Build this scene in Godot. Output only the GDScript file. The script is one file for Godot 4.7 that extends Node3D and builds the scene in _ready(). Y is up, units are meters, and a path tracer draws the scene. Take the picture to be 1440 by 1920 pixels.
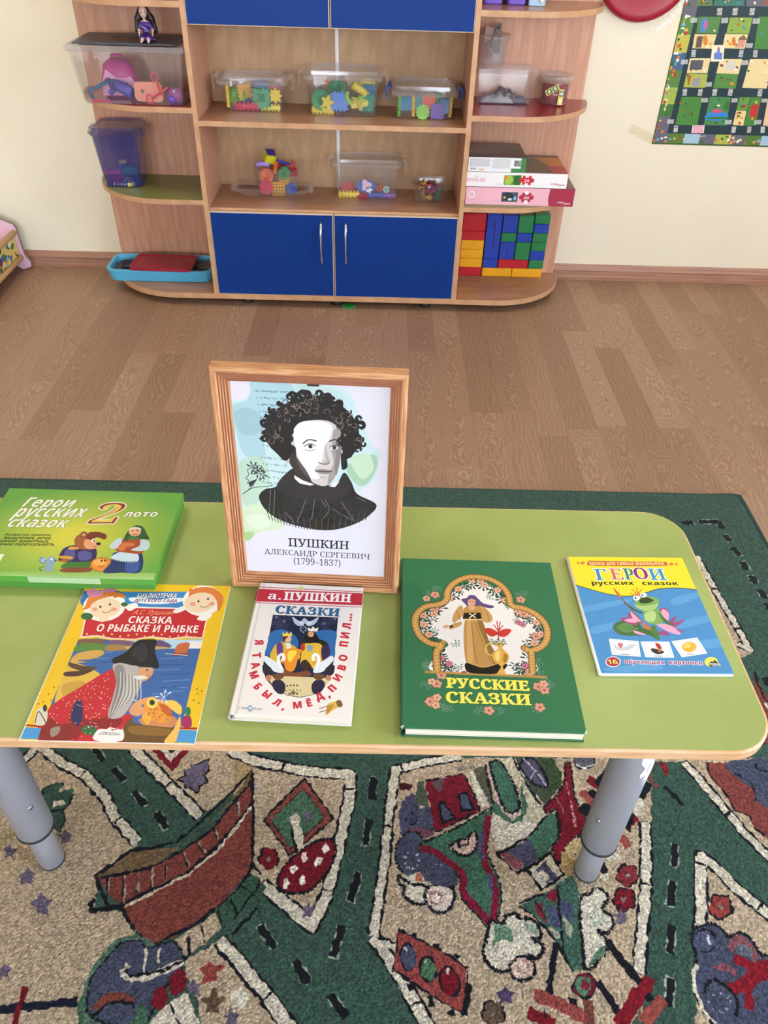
extends Node3D
# A playroom corner: a low green table with picture books and a framed print, a patterned rug, and a wall unit of toys.

var mats := {}
var taken := {}
var box_cache := {}

# ------------------------------------------------------------------ scene tree helpers
func numbered(called: String) -> String:
	if not taken.has(called):
		taken[called] = 0
		return called
	taken[called] += 1
	return "%s_%03d" % [called, taken[called]]

func tag(o: Node3D, label: String, category: String, group := "") -> Node3D:
	o.set_meta("label", label)
	o.set_meta("category", category)
	if group != "":
		o.set_meta("group", group)
	return o

func thing(called: String, label: String, category: String, at := Vector3.ZERO, turn := 0.0, group := "") -> Node3D:
	var o := Node3D.new()
	o.name = numbered(called)
	add_child(o)
	o.position = at
	o.rotation_degrees.y = turn
	tag(o, label, category, group)
	return o

func part(parent: Node3D, called: String, mesh: Mesh, m: Material, at := Vector3.ZERO, turn := Vector3.ZERO) -> MeshInstance3D:
	var o := MeshInstance3D.new()
	o.name = called
	o.mesh = mesh
	o.material_override = m
	o.position = at
	o.rotation_degrees = turn
	parent.add_child(o, true)
	return o

func single(called: String, mesh: Mesh, m: Material, label: String, category: String, at := Vector3.ZERO, turn := Vector3.ZERO, group := "") -> MeshInstance3D:
	var o := MeshInstance3D.new()
	o.name = numbered(called)
	o.mesh = mesh
	o.material_override = m
	add_child(o)
	o.position = at
	o.rotation_degrees = turn
	tag(o, label, category, group)
	return o

func struct(called: String, mesh: Mesh, m: Material, at := Vector3.ZERO) -> MeshInstance3D:
	var o := MeshInstance3D.new()
	o.name = called
	o.mesh = mesh
	o.material_override = m
	add_child(o)
	o.position = at
	o.set_meta("kind", "structure")
	return o

func struct_node(called: String) -> Node3D:
	var o := Node3D.new()
	o.name = called
	add_child(o)
	o.set_meta("kind", "structure")
	return o

# ------------------------------------------------------------------ materials
func col(hex: String) -> Color:
	return Color.html(hex)

func mat(hex: String, rough := 0.5, metal := 0.0, spec := 0.5) -> StandardMaterial3D:
	var key := "%s/%s/%s/%s" % [hex, rough, metal, spec]
	if not mats.has(key):
		var m := StandardMaterial3D.new()
		m.albedo_color = col(hex)
		m.roughness = rough
		m.metallic = metal
		m.metallic_specular = spec
		mats[key] = m
	return mats[key]

func clear(hex: String, alpha: float, rough := 0.08) -> StandardMaterial3D:
	var key := "clear %s %s %s" % [hex, alpha, rough]
	if not mats.has(key):
		var m := StandardMaterial3D.new()
		var c := col(hex)
		c.a = alpha
		m.albedo_color = c
		m.transparency = BaseMaterial3D.TRANSPARENCY_ALPHA
		m.roughness = rough
		m.cull_mode = BaseMaterial3D.CULL_DISABLED
		mats[key] = m
	return mats[key]

func noise_tex(freq: float, colors: Array, offs: Array, size := 256, sd := 1, kind := FastNoiseLite.TYPE_SIMPLEX_SMOOTH, oct := 4) -> NoiseTexture2D:
	var n := FastNoiseLite.new()
	n.noise_type = kind
	n.frequency = freq
	n.seed = sd
	n.fractal_octaves = oct
	var g := Gradient.new()
	var cs := PackedColorArray()
	for c in colors:
		cs.append(col(c))
	g.colors = cs
	g.offsets = PackedFloat32Array(offs)
	var t := NoiseTexture2D.new()
	t.width = size
	t.height = size
	t.seamless = true
	t.noise = n
	t.color_ramp = g
	return t

func wood(colors: Array, scale: Vector3, rough := 0.45, sd := 1, spec := 0.5) -> StandardMaterial3D:
	var m := StandardMaterial3D.new()
	m.albedo_texture = noise_tex(0.02, colors, [0.25, 0.5, 0.75], 256, sd)
	m.uv1_triplanar = true
	m.uv1_scale = scale
	m.roughness = rough
	m.metallic_specular = spec
	return m

func printed(im: Image, rough := 0.4, spec := 0.5) -> StandardMaterial3D:
	var m := StandardMaterial3D.new()
	m.albedo_texture = ImageTexture.create_from_image(im)
	m.texture_repeat = false
	m.roughness = rough
	m.metallic_specular = spec
	return m

# ------------------------------------------------------------------ mesh helpers
func commit(st: SurfaceTool) -> ArrayMesh:
	st.generate_normals()
	return st.commit()

func begin(smooth: bool) -> SurfaceTool:
	var st := SurfaceTool.new()
	st.begin(Mesh.PRIMITIVE_TRIANGLES)
	st.set_smooth_group(0 if smooth else -1)
	return st

func tri(st: SurfaceTool, a: Vector3, b: Vector3, c: Vector3) -> void:
	st.add_vertex(a)
	st.add_vertex(b)
	st.add_vertex(c)

func quad(st: SurfaceTool, a: Vector3, b: Vector3, c: Vector3, d: Vector3) -> void:
	tri(st, a, b, c)
	tri(st, a, c, d)

# closed rings (counter-clockwise seen from above, going up) joined one to the next
func loft_into(st: SurfaceTool, rings: Array, cap0 := true, cap1 := true) -> void:
	for k in rings.size() - 1:
		var a: PackedVector3Array = rings[k]
		var b: PackedVector3Array = rings[k + 1]
		var n := a.size()
		for i in n:
			var j := (i + 1) % n
			quad(st, a[i], b[i], b[j], a[j])
	if cap0:
		fan(st, rings[0], true)
	if cap1:
		fan(st, rings[rings.size() - 1], false)

func fan(st: SurfaceTool, ring: PackedVector3Array, down: bool) -> void:
	var c := Vector3.ZERO
	for p in ring:
		c += p
	c /= ring.size()
	for i in ring.size():
		var j := (i + 1) % ring.size()
		if down:
			tri(st, c, ring[i], ring[j])
		else:
			tri(st, c, ring[j], ring[i])

func loft(rings: Array, cap0 := true, cap1 := true, smooth := false) -> ArrayMesh:
	var st := begin(smooth)
	loft_into(st, rings, cap0, cap1)
	return commit(st)

func rring(w: float, d: float, r: float, y: float, n := 4, at := Vector3.ZERO) -> PackedVector3Array:
	var out := PackedVector3Array()
	r = minf(r, minf(w, d) / 2.0 - 0.0001)
	for q in 4:
		var cx := (w / 2 - r) * (1 if q in [0, 3] else -1)
		var cz := (d / 2 - r) * (-1 if q in [0, 1] else 1)
		for k in n + 1:
			var a := PI / 2 * (q + float(k) / n)
			out.append(at + Vector3(cx + r * cos(a), y, cz - r * sin(a)))
	return out

func circ(r: float, y: float, n := 24, at := Vector3.ZERO) -> PackedVector3Array:
	var out := PackedVector3Array()
	for k in n:
		var a := TAU * k / n
		out.append(at + Vector3(r * cos(a), y, -r * sin(a)))
	return out

# box with chamfered edges, centred
func cbox(s: Vector3, b := 0.002) -> ArrayMesh:
	var key := "%s %s" % [s, b]
	if box_cache.has(key):
		return box_cache[key]
	b = minf(b, minf(s.x, minf(s.y, s.z)) * 0.3)
	var h := s.y / 2
	var m := loft([rring(s.x - 2 * b, s.z - 2 * b, b * 0.5, -h, 1), rring(s.x, s.z, b, -h + b, 1), rring(s.x, s.z, b, h - b, 1), rring(s.x - 2 * b, s.z - 2 * b, b * 0.5, h, 1)])
	box_cache[key] = m
	return m

# plain box with its print on the top face: u along x, v along z
func sheet_box(s: Vector3, b := 0.0008) -> ArrayMesh:
	var src := cbox(s, b)
	var arr := src.surface_get_arrays(0)
	var uv := PackedVector2Array()
	for v in arr[Mesh.ARRAY_VERTEX]:
		uv.append(Vector2(v.x / s.x + 0.5, v.z / s.z + 0.5))
	arr[Mesh.ARRAY_TEX_UV] = uv
	var m := ArrayMesh.new()
	m.add_surface_from_arrays(Mesh.PRIMITIVE_TRIANGLES, arr)
	return m

# outline in x,z (any winding) extruded up by h with a small top and bottom chamfer
func prism(outline: PackedVector2Array, h: float, b := 0.001, smooth := false) -> ArrayMesh:
	var st := begin(smooth)
	prism_into(st, outline, h, b)
	return commit(st)

func prism_into(st: SurfaceTool, outline: PackedVector2Array, h: float, b := 0.0, at := Transform3D()) -> void:
	var pts := outline.duplicate()
	if Geometry2D.is_polygon_clockwise(pts):
		pts.reverse()
	var small := pts
	if b > 0.0:
		var o := Geometry2D.offset_polygon(pts, -b)
		if o.size() == 1 and o[0].size() == pts.size():
			small = align(o[0], pts)
		else:
			b = 0.0
	var rings := []
	var lv := [[small, 0.0], [pts, b], [pts, h - b], [small, h]] if b > 0.0 else [[pts, 0.0], [pts, h]]
	for l in lv:
		var r := PackedVector3Array()
		for p in l[0]:
			r.append(at * Vector3(p.x, l[1], p.y))
		rings.append(r)
	for k in rings.size() - 1:
		var n: int = rings[k].size()
		for i in n:
			var j := (i + 1) % n
			quad(st, rings[k][i], rings[k][j], rings[k + 1][j], rings[k + 1][i])
	var t := Geometry2D.triangulate_polygon(small)
	var top: PackedVector3Array = rings[rings.size() - 1]
	for i in range(0, t.size(), 3):
		var a := t[i]
		var q := t[i + 1]
		var c := t[i + 2]
		if (small[q] - small[a]).cross(small[c] - small[a]) < 0:
			var x := q
			q = c
			c = x
		tri(st, top[a], top[q], top[c])
		tri(st, rings[0][a], rings[0][c], rings[0][q])

func align(o: PackedVector2Array, ref: PackedVector2Array) -> PackedVector2Array:
	if Geometry2D.is_polygon_clockwise(o):
		o.reverse()
	var best := 0
	for i in o.size():
		if o[i].distance_squared_to(ref[0]) < o[best].distance_squared_to(ref[0]):
			best = i
	var out := PackedVector2Array()
	for i in o.size():
		out.append(o[(best + i) % o.size()])
	return out

func lathe(profile: Array, n := 24, smooth := true) -> ArrayMesh:
	var st := begin(smooth)
	var rings := []
	for p in profile:
		rings.append(circ(maxf(p[0], 0.0001), p[1], n))
	loft_into(st, rings, true, true)
	return commit(st)

func tube_into(st: SurfaceTool, path: Array, r: float, n := 8, flat := 1.0) -> void:
	var rings := []
	var up := Vector3(0.12, 1, 0.07).normalized()
	for i in path.size():
		var d: Vector3 = (path[mini(i + 1, path.size() - 1)] - path[maxi(i - 1, 0)]).normalized()
		var x := up.cross(d).normalized()
		var y := d.cross(x)
		var ring := PackedVector3Array()
		for k in n:
			var a := TAU * k / n
			ring.append(path[i] + x * r * cos(a) + y * r * flat * sin(a))
		rings.append(ring)
	loft_into(st, rings)

func tube(path: Array, r: float, n := 8, flat := 1.0) -> ArrayMesh:
	var st := begin(true)
	tube_into(st, path, r, n, flat)
	return commit(st)

func ball(rx: float, ry: float, rz: float, n := 14) -> ArrayMesh:
	var rings := []
	for i in range(1, 9):
		var t := -PI / 2 + PI * i / 9.0
		var ring := PackedVector3Array()
		for k in n:
			var a := TAU * k / n
			ring.append(Vector3(rx * cos(t) * cos(a), ry * sin(t), -rz * cos(t) * sin(a)))
		rings.append(ring)
	return loft(rings, true, true, true)

# open tub: outer wall, rim, inner wall and floor in one skin
func tub(w: float, d: float, h: float, taper: float, r: float, t := 0.0018, lip := 0.006) -> ArrayMesh:
	var rg := []
	rg.append(rring(w - 2 * taper - 0.006, d - 2 * taper - 0.006, r, 0, 4))
	rg.append(rring(w - 2 * taper, d - 2 * taper, r, 0.004, 4))
	rg.append(rring(w, d, r, h - 0.008, 4))
	rg.append(rring(w + 2 * lip, d + 2 * lip, r + lip, h - 0.007, 4))
	rg.append(rring(w + 2 * lip, d + 2 * lip, r + lip, h, 4))
	rg.append(rring(w - 2 * t, d - 2 * t, r, h, 4))
	rg.append(rring(w - 2 * taper - 2 * t, d - 2 * taper - 2 * t, r, t, 4))
	return loft(rg)

func lid_mesh(w: float, d: float, h: float, r: float, inset := 0.012) -> ArrayMesh:
	return loft([rring(w, d, r, 0), rring(w, d, r, h * 0.45), rring(w - 0.004, d - 0.004, r, h * 0.5), rring(w - inset, d - inset, r, h * 0.55), rring(w - inset - 0.004, d - inset - 0.004, r, h), rring(w - inset - 0.016, d - inset - 0.016, r, h), rring(w - inset - 0.02, d - inset - 0.02, r, h * 0.7)], true, true)

# joins tapered capsules with a smooth minimum and meshes them as surface nets
func flesh(bones: Array, cell: float, k: float) -> ArrayMesh:
	var lo := Vector3.ONE * 1e9
	var hi := -lo
	for b in bones:
		var m: float = maxf(b[2], b[3]) + cell * 3
		for e in 2:
			lo = lo.min(b[e] - Vector3.ONE * m)
			hi = hi.max(b[e] + Vector3.ONE * m)
	var nx := int((hi.x - lo.x) / cell) + 2
	var ny := int((hi.y - lo.y) / cell) + 2
	var nz := int((hi.z - lo.z) / cell) + 2
	var f := PackedFloat32Array()
	f.resize(nx * ny * nz)
	for z in nz:
		for y in ny:
			for x in nx:
				var p := lo + Vector3(x, y, z) * cell
				var v := 1e9
				for b in bones:
					var ab: Vector3 = b[1] - b[0]
					var t := clampf((p - b[0]).dot(ab) / maxf(ab.length_squared(), 1e-9), 0, 1)
					var d: float = p.distance_to(b[0] + ab * t) - lerpf(b[2], b[3], t)
					var hh := clampf(0.5 + 0.5 * (v - d) / k, 0, 1)
					v = lerpf(v, d, hh) - k * hh * (1 - hh) if v < 1e8 else d
				f[x + nx * (y + ny * z)] = v
	var idx := {}
	var verts := PackedVector3Array()
	var st := begin(true)
	for z in nz - 1:
		for y in ny - 1:
			for x in nx - 1:
				var s := Vector3.ZERO
				var c := 0
				for e in [[0, 1], [2, 3], [4, 5], [6, 7], [0, 2], [1, 3], [4, 6], [5, 7], [0, 4], [1, 5], [2, 6], [3, 7]]:
					var pa := Vector3(e[0] & 1, (e[0] >> 1) & 1, e[0] >> 2)
					var pb := Vector3(e[1] & 1, (e[1] >> 1) & 1, e[1] >> 2)
					var va := f[x + int(pa.x) + nx * (y + int(pa.y) + ny * (z + int(pa.z)))]
					var vb := f[x + int(pb.x) + nx * (y + int(pb.y) + ny * (z + int(pb.z)))]
					if (va < 0) != (vb < 0):
						s += pa.lerp(pb, va / (va - vb))
						c += 1
				if c:
					idx[x + nx * (y + ny * z)] = verts.size()
					verts.append(lo + (Vector3(x, y, z) + s / c) * cell)
	var step := [1, nx, nx * ny]
	for key in idx:
		for ax in 3:
			var u: int = step[(ax + 1) % 3]
			var w: int = step[(ax + 2) % 3]
			if key + step[ax] >= f.size() or not (idx.has(key - u) and idx.has(key - w) and idx.has(key - u - w)):
				continue
			var a := f[key] < 0
			if a == (f[key + step[ax]] < 0):
				continue
			var q := [verts[idx[key]], verts[idx[key - u]], verts[idx[key - u - w]], verts[idx[key - w]]]
			if a:
				quad(st, q[0], q[3], q[2], q[1])
			else:
				quad(st, q[0], q[1], q[2], q[3])
	return commit(st)

# ------------------------------------------------------------------ painting flat print and dye
class Paint:
	var im: Image
	var w: int
	var h: int
	var jit := 0.0
	var rg := RandomNumberGenerator.new()
	var host: Node3D
	var xf := Transform2D()

	func _init(ww: int, hh: int, hex: String, sd := 1) -> void:
		w = ww
		h = hh
		rg.seed = sd
		im = Image.create(w, h, false, Image.FORMAT_RGB8)
		im.fill(Color.html(hex))

	func poly(p: PackedVector2Array, c: Color) -> void:
		if jit > 0.0:
			var q := PackedVector2Array()
			for i in p.size():
				var a := p[i]
				var b := p[(i + 1) % p.size()]
				var n := maxi(1, int(a.distance_to(b) / 5.0))
				for k in n:
					q.append(a.lerp(b, float(k) / n) + Vector2(rg.randf_range(-jit, jit), rg.randf_range(-jit, jit)))
			p = q
		var y0 := h
		var y1 := -1
		for v in p:
			y0 = mini(y0, int(floor(v.y)))
			y1 = maxi(y1, int(ceil(v.y)))
		y0 = maxi(0, y0)
		y1 = mini(h - 1, y1)
		if y1 < y0:
			return
		var rows: Array[PackedFloat32Array] = []
		rows.resize(y1 - y0 + 1)
		for i in p.size():
			var a := p[i]
			var b := p[(i + 1) % p.size()]
			if a.y > b.y:
				var t := a
				a = b
				b = t
			var ya := maxi(y0, int(ceil(a.y - 0.5)))
			var yb := mini(y1, int(ceil(b.y - 0.5)) - 1)
			var sl := (b.x - a.x) / maxf(b.y - a.y, 1e-6)
			for y in range(ya, yb + 1):
				rows[y - y0].append(a.x + (y + 0.5 - a.y) * sl)
		for r in rows.size():
			var xs := rows[r]
			xs.sort()
			for k in range(0, xs.size() - 1, 2):
				var xa := maxi(0, int(round(xs[k])))
				var xb := mini(w, int(round(xs[k + 1])))
				if xb > xa:
					im.fill_rect(Rect2i(xa, y0 + r, xb - xa, 1), c)

	func pts(v: Array) -> PackedVector2Array:
		var o := PackedVector2Array()
		for i in range(0, v.size(), 2):
			o.append(xf * Vector2(v[i], v[i + 1]))
		return o

	func smooth(p: PackedVector2Array, closed: bool) -> PackedVector2Array:
		var n := p.size()
		if n < 3:
			return p
		var o := PackedVector2Array()
		for i in (n if closed else n - 1):
			var a := p[(i - 1 + n) % n] if closed or i > 0 else p[0]
			var d := p[(i + 2) % n] if closed or i < n - 2 else p[n - 1]
			for k in 6:
				o.append(p[i].cubic_interpolate(p[(i + 1) % n], a, d, k / 6.0))
		if not closed:
			o.append(p[n - 1])
		return o

	func line(p: PackedVector2Array, wd: float, c: Color) -> void:
		for i in p.size() - 1:
			var d := (p[i + 1] - p[i]).normalized().orthogonal() * wd * 0.5
			poly(PackedVector2Array([p[i] + d, p[i + 1] + d, p[i + 1] - d, p[i] - d]), c)
		if wd > 3.0:
			for i in range(1, p.size() - 1):
				ell(p[i].x, p[i].y, wd * 0.5, wd * 0.5, 0, c, 8)

	func ell(x: float, y: float, rx: float, ry: float, rot: float, c: Color, n := 20) -> void:
		var o := PackedVector2Array()
		var t := Transform2D(deg_to_rad(rot), Vector2(x, y))
		for k in n:
			o.append(t * Vector2(rx * cos(TAU * k / n), ry * sin(TAU * k / n)))
		poly(o, c)

	func glyphs(s: String, font: String) -> PackedVector2Array:
		var key := font + s
		if host.box_cache.has(key):
			return host.box_cache[key]
		var tm := TextMesh.new()
		var f := SystemFont.new()
		f.font_names = PackedStringArray(["Droid Serif" if font[0] == "r" else "Droid Sans"])
		f.font_weight = 700 if font.length() > 1 else 400
		tm.font = f
		tm.text = s
		tm.font_size = 64
		tm.pixel_size = 0.01
		tm.depth = 0.0
		tm.curve_step = 2.0
		var a := tm.get_mesh_arrays()
		var v: PackedVector3Array = a[Mesh.ARRAY_VERTEX]
		var ix: PackedInt32Array = a[Mesh.ARRAY_INDEX] if a[Mesh.ARRAY_INDEX] != null else PackedInt32Array(range(v.size()))
		var o := PackedVector2Array()
		for i in ix:
			o.append(Vector2(v[i].x, v[i].y))
		host.box_cache[key] = o
		return o

	func bounds(g: PackedVector2Array) -> Rect2:
		var lo := Vector2(1e9, 1e9)
		var hi := -lo
		for p in g:
			lo = lo.min(p)
			hi = hi.max(p)
		return Rect2(lo, hi - lo)

	func tris(g: PackedVector2Array, t: Transform2D, c: Color) -> void:
		for i in range(0, g.size() - 2, 3):
			poly(PackedVector2Array([t * g[i], t * g[i + 1], t * g[i + 2]]), c)

	func text(s: String, c: Color, a: Vector2, b: Vector2, cap: float, font: String, slant: float, ow: float, oc: String, sh: String) -> void:
		var g := glyphs(s, font)
		if g.is_empty():
			return
		var bb := bounds(g)
		var ref := bounds(glyphs("Н" if s.to_lower() != s or s.is_valid_int() else "о", font))
		var ux := (b - a) / bb.size.x
		var uy := (b - a).normalized().orthogonal()
		if uy.y > 0:
			uy = -uy
		uy = uy * cap / ref.size.y + (b - a).normalized() * slant * cap / ref.size.y
		var t := Transform2D(ux, uy, a - ux * bb.position.x - uy * ref.position.y)
		if sh != "":
			tris(g, Transform2D(t.x, t.y, t.origin + Vector2(cap, cap) * 0.07), Color.html(sh))
		if ow > 0:
			for k in 10:
				tris(g, Transform2D(t.x, t.y, t.origin + Vector2.from_angle(TAU * k / 10) * ow * 0.6), Color.html(oc))
		tris(g, t, c)

	func glyph(s: String, c: Color, at: Vector2, cap: float, ang: float, font: String) -> void:
		var g := glyphs(s, font)
		var bb := bounds(g)
		var ref := bounds(glyphs("Н", font))
		var k := cap / ref.size.y
		var cen := bb.get_center()
		var t := Transform2D(deg_to_rad(ang), at) * Transform2D(Vector2(k, 0), Vector2(0, -k), Vector2(-cen.x * k, cen.y * k))
		for e in 8:
			tris(g, Transform2D(0.0, Vector2.from_angle(TAU * e / 8) * cap * 0.045) * t, c)

	func run(ops: Array) -> void:
		for o in ops:
			var kind: String = o[0]
			match kind:
				"P": poly(pts(o[2]), Color.html(o[1]))
				"C": poly(smooth(pts(o[2]), true), Color.html(o[1]))
				"L": line(pts(o[3]), o[2], Color.html(o[1]))
				"S": line(smooth(pts(o[3]), false), o[2], Color.html(o[1]))
				"E": ell(xf.origin.x + xf.x.x * o[2], xf.origin.y + o[3], o[4], o[5], o[6], Color.html(o[1]))
				"T": text(o[1], Color.html(o[2]), Vector2(o[3], o[4]), Vector2(o[5], o[6]), o[7], o[8], o[9], o[10], o[11], o[12])
				"G": glyph(o[1], Color.html(o[2]), Vector2(o[3], o[4]), o[5], o[6], o[7])
				"D":
					var p := pts(o[4])
					var bb := bounds(p)
					for k in o[3]:
						var q := bb.position + Vector2(rg.randf(), rg.randf()) * bb.size
						if Geometry2D.is_point_in_polygon(q, p):
							ell(q.x, q.y, o[2], o[2], 0, Color.html(o[1]), 7)
				"K":
					for k in o[6]:
						var t := rg.randf_range(o[7], o[8])
						var q := rg.randf_range(o[9], o[10])
						var c := Vector2(o[1] + o[3] * q * cos(t), o[2] + (o[4] if sin(t) < 0 else o[5]) * q * sin(t))
						if o[6] > 100 and absf(c.x - o[1] - 15) < o[3] * 0.5 and c.y > o[2] - o[4] * 0.3:
							continue
						var wd: float = o[11] * rg.randf_range(0.6, 1.3)
						var d := rg.randf() * TAU
						var p := PackedVector2Array()
						for e in 5:
							p.append(c + Vector2.from_angle(d + e * 1.05) * wd)
						var dark: bool = o[6] < 100 or q > 0.98 or k % 3 == 0
						line(smooth(p, false), wd * (1.0 if dark else 0.32), Color.html("171311") if dark else Color.html(["4a3d36", "6b5c51", "857469", "2a2320"][k % 4]))
				"R":
					for k in o[7]:
						var t: float = k / (o[7] - 1.0)
						ell(o[3], o[4], o[5] * (1 - t * 0.86), o[6] * (1 - t * 0.84), 0, Color.html(o[1]).lerp(Color.html(o[2]), t), 40)
				"N", "Z":
					# bands from the first edge to the opposite one: blended, or every second half left out
					var p := pts(o[3])
					var n: int = 12 if kind == "N" else o[2]
					for k in n:
						var t0 := float(k) / n
						var t1 := (k + (1.0 if kind == "N" else 0.55)) / n
						poly(PackedVector2Array([p[0].lerp(p[3], t0), p[1].lerp(p[2], t0), p[1].lerp(p[2], t1), p[0].lerp(p[3], t1)]), Color.html(o[1]).lerp(Color.html(o[2]), t0) if kind == "N" else Color.html(o[1]))
				"B":
					var p := smooth(pts(o[4]), false)
					var left := 0.0
					for i in p.size() - 1:
						var l := p[i].distance_to(p[i + 1])
						while left < l:
							var q := p[i].lerp(p[i + 1], left / l)
							ell(q.x, q.y, o[2], o[2] * 0.7, rad_to_deg((p[i + 1] - p[i]).angle()) + 55, Color.html(o[1]), 10)
							left += o[3]
						left -= l
				"F":
					for p in pts(o[3]):
						var a0 := rg.randf() * TAU
						for k in 5:
							var d: Vector2 = Vector2.from_angle(a0 + k * TAU / 5) * o[2] * 0.55
							ell(p.x + d.x, p.y + d.y, o[2] * 0.46, o[2] * 0.46, 0, Color.html(o[1]).darkened(0.45), 10)
						for k in 5:
							var d: Vector2 = Vector2.from_angle(a0 + k * TAU / 5) * o[2] * 0.55
							ell(p.x + d.x, p.y + d.y, o[2] * 0.38, o[2] * 0.38, 0, Color.html(o[1]), 10)
						ell(p.x, p.y, o[2] * 0.24, o[2] * 0.24, 0, Color.html(o[1]).darkened(0.4), 8)
				"V":
					for p in pts(o[3]):
						var a0 := rg.randf() * TAU
						for k in 7:
							var an := a0 + (k - 3) * 0.75
							var d: Vector2 = Vector2.from_angle(an) * o[2] * rg.randf_range(0.55, 1.0)
							line(PackedVector2Array([p, p + d]), maxf(1.5, o[2] * 0.08), Color.html(o[1]))
							ell(p.x + d.x, p.y + d.y, o[2] * 0.34, o[2] * 0.14, rad_to_deg(an), Color.html(o[1]), 8)
				"W":
					var p := pts(o[3])
					var q := PackedVector2Array()
					var n := int(p[0].distance_to(p[1]) / (o[2] * 2.2))
					for k in n:
						var gap := rg.randf() < 0.16
						if gap and q.size() > 1:
							line(q, o[2] * 0.8, Color.html(o[1]))
							q = PackedVector2Array()
							continue
						q.append(p[0].lerp(p[1], float(k) / n) + Vector2(rg.randf_range(-0.5, 1.5), (-1 if k % 2 else 1) * rg.randf_range(0.8, 3.2)) * o[2])
					if q.size() > 1:
						line(q, o[2] * 0.8, Color.html(o[1]))

# under: what the same pattern shows further along, drawn first: [ops, transform]
func paint(w: int, h: int, bg: String, ops: Array, sd := 1, jit := 0.0, under := []) -> Image:
	var p := Paint.new(w, h, bg, sd)
	p.host = self
	p.jit = jit
	for u in under:
		p.xf = u[1]
		p.run(u[0])
	p.xf = Transform2D()
	p.run(ops)
	return p.im

# ------------------------------------------------------------------ the place
const TY := 0.5        # height of the table top
const WZ := -3.05      # back wall
const ROOM_END := 4.6   # inner face of the wall behind the camera
const SIDE_WINDOW := 0.0
const FZ := -2.70      # front of the wall unit
const BZ := -2.975     # back panels of the wall unit

func _ready() -> void:
	set_camera_and_light()
	make_materials()
	make_room()
	make_rug()
	make_wall_unit()
	make_table()
	make_table_things()
	make_wall_things()
	make_left_unit_things()
	make_centre_things()
	make_right_unit_things()
	make_floor_things()

func set_camera_and_light() -> void:
	var cam := Camera3D.new()
	cam.name = "camera"
	add_child(cam)
	cam.position = Vector3(0, 1.27, 0)
	cam.rotation_order = EULER_ORDER_YXZ
	cam.rotation_degrees = Vector3(-39.88, -0.844, 1.80)
	cam.fov = rad_to_deg(2.0 * atan(960.0 / 1442.0))
	cam.near = 0.05
	cam.current = true
	var env := Environment.new()
	env.background_mode = Environment.BG_SKY
	var sky := Sky.new()
	var sm := ProceduralSkyMaterial.new()
	sm.sky_top_color = Color(0.80, 0.86, 0.95)
	sm.sky_horizon_color = Color(0.90, 0.93, 0.96)
	sm.ground_bottom_color = Color(0.36, 0.36, 0.33)
	sm.ground_horizon_color = Color(0.55, 0.55, 0.52)
	sm.sky_energy_multiplier = 3.6
	sm.ground_energy_multiplier = 1.0
	sky.sky_material = sm
	env.sky = sky
	env.tonemap_mode = Environment.TONE_MAPPER_LINEAR
	env.tonemap_exposure = 1.1
	env.sdfgi_enabled = true
	env.ssao_enabled = true
	env.ssil_enabled = true
	var we := WorldEnvironment.new()
	we.name = "surroundings"
	we.environment = env
	add_child(we)
	# ceiling panels of the playroom, four of them, out of the picture
	for p in [Vector3(-1.2, 0, -1.95), Vector3(1.2, 0, -1.95), Vector3(-1.2, 0, 1.8), Vector3(1.2, 0, 1.8)]:
		ceiling_lamp(p)

func ceiling_lamp(p: Vector3) -> void:
	var where := "above the wall unit" if p.z < 0 else "above the windows"
	var side := "left" if p.x < 0 else "right"
	var t := thing("ceiling_lamp", "square white ceiling light panel, the %s one %s" % [side, where], "lamp", Vector3(p.x, 2.895, p.z), 0, "ceiling light panels")
	part(t, "housing", cbox(Vector3(0.62, 0.05, 0.62), 0.004), mat("f0f0ee", 0.5), Vector3(0, -0.025, 0))
	var glow := StandardMaterial3D.new()
	glow.albedo_color = Color(0.95, 0.95, 0.93)
	glow.emission_enabled = true
	glow.emission = Color(1, 0.97, 0.91)
	glow.emission_energy_multiplier = 2.0
	part(t, "light_diffuser", cbox(Vector3(0.57, 0.006, 0.57), 0.002), glow, Vector3(0, -0.053, 0))
	var l := AreaLight3D.new()
	l.name = "lamp_light"
	l.area_size = Vector2(0.56, 0.56)
	l.light_color = Color(1, 0.965, 0.91)
	l.light_energy = LAMP_ENERGY if p.z < 0 else LAMP_ENERGY * 0.4
	l.area_range = 12.0
	l.area_attenuation = 2.0
	l.shadow_enabled = true
	l.position = Vector3(0, -0.06, 0)
	l.rotation_degrees = Vector3(-90, 0, 0)
	t.add_child(l)

const LAMP_ENERGY := 1.5

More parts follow.
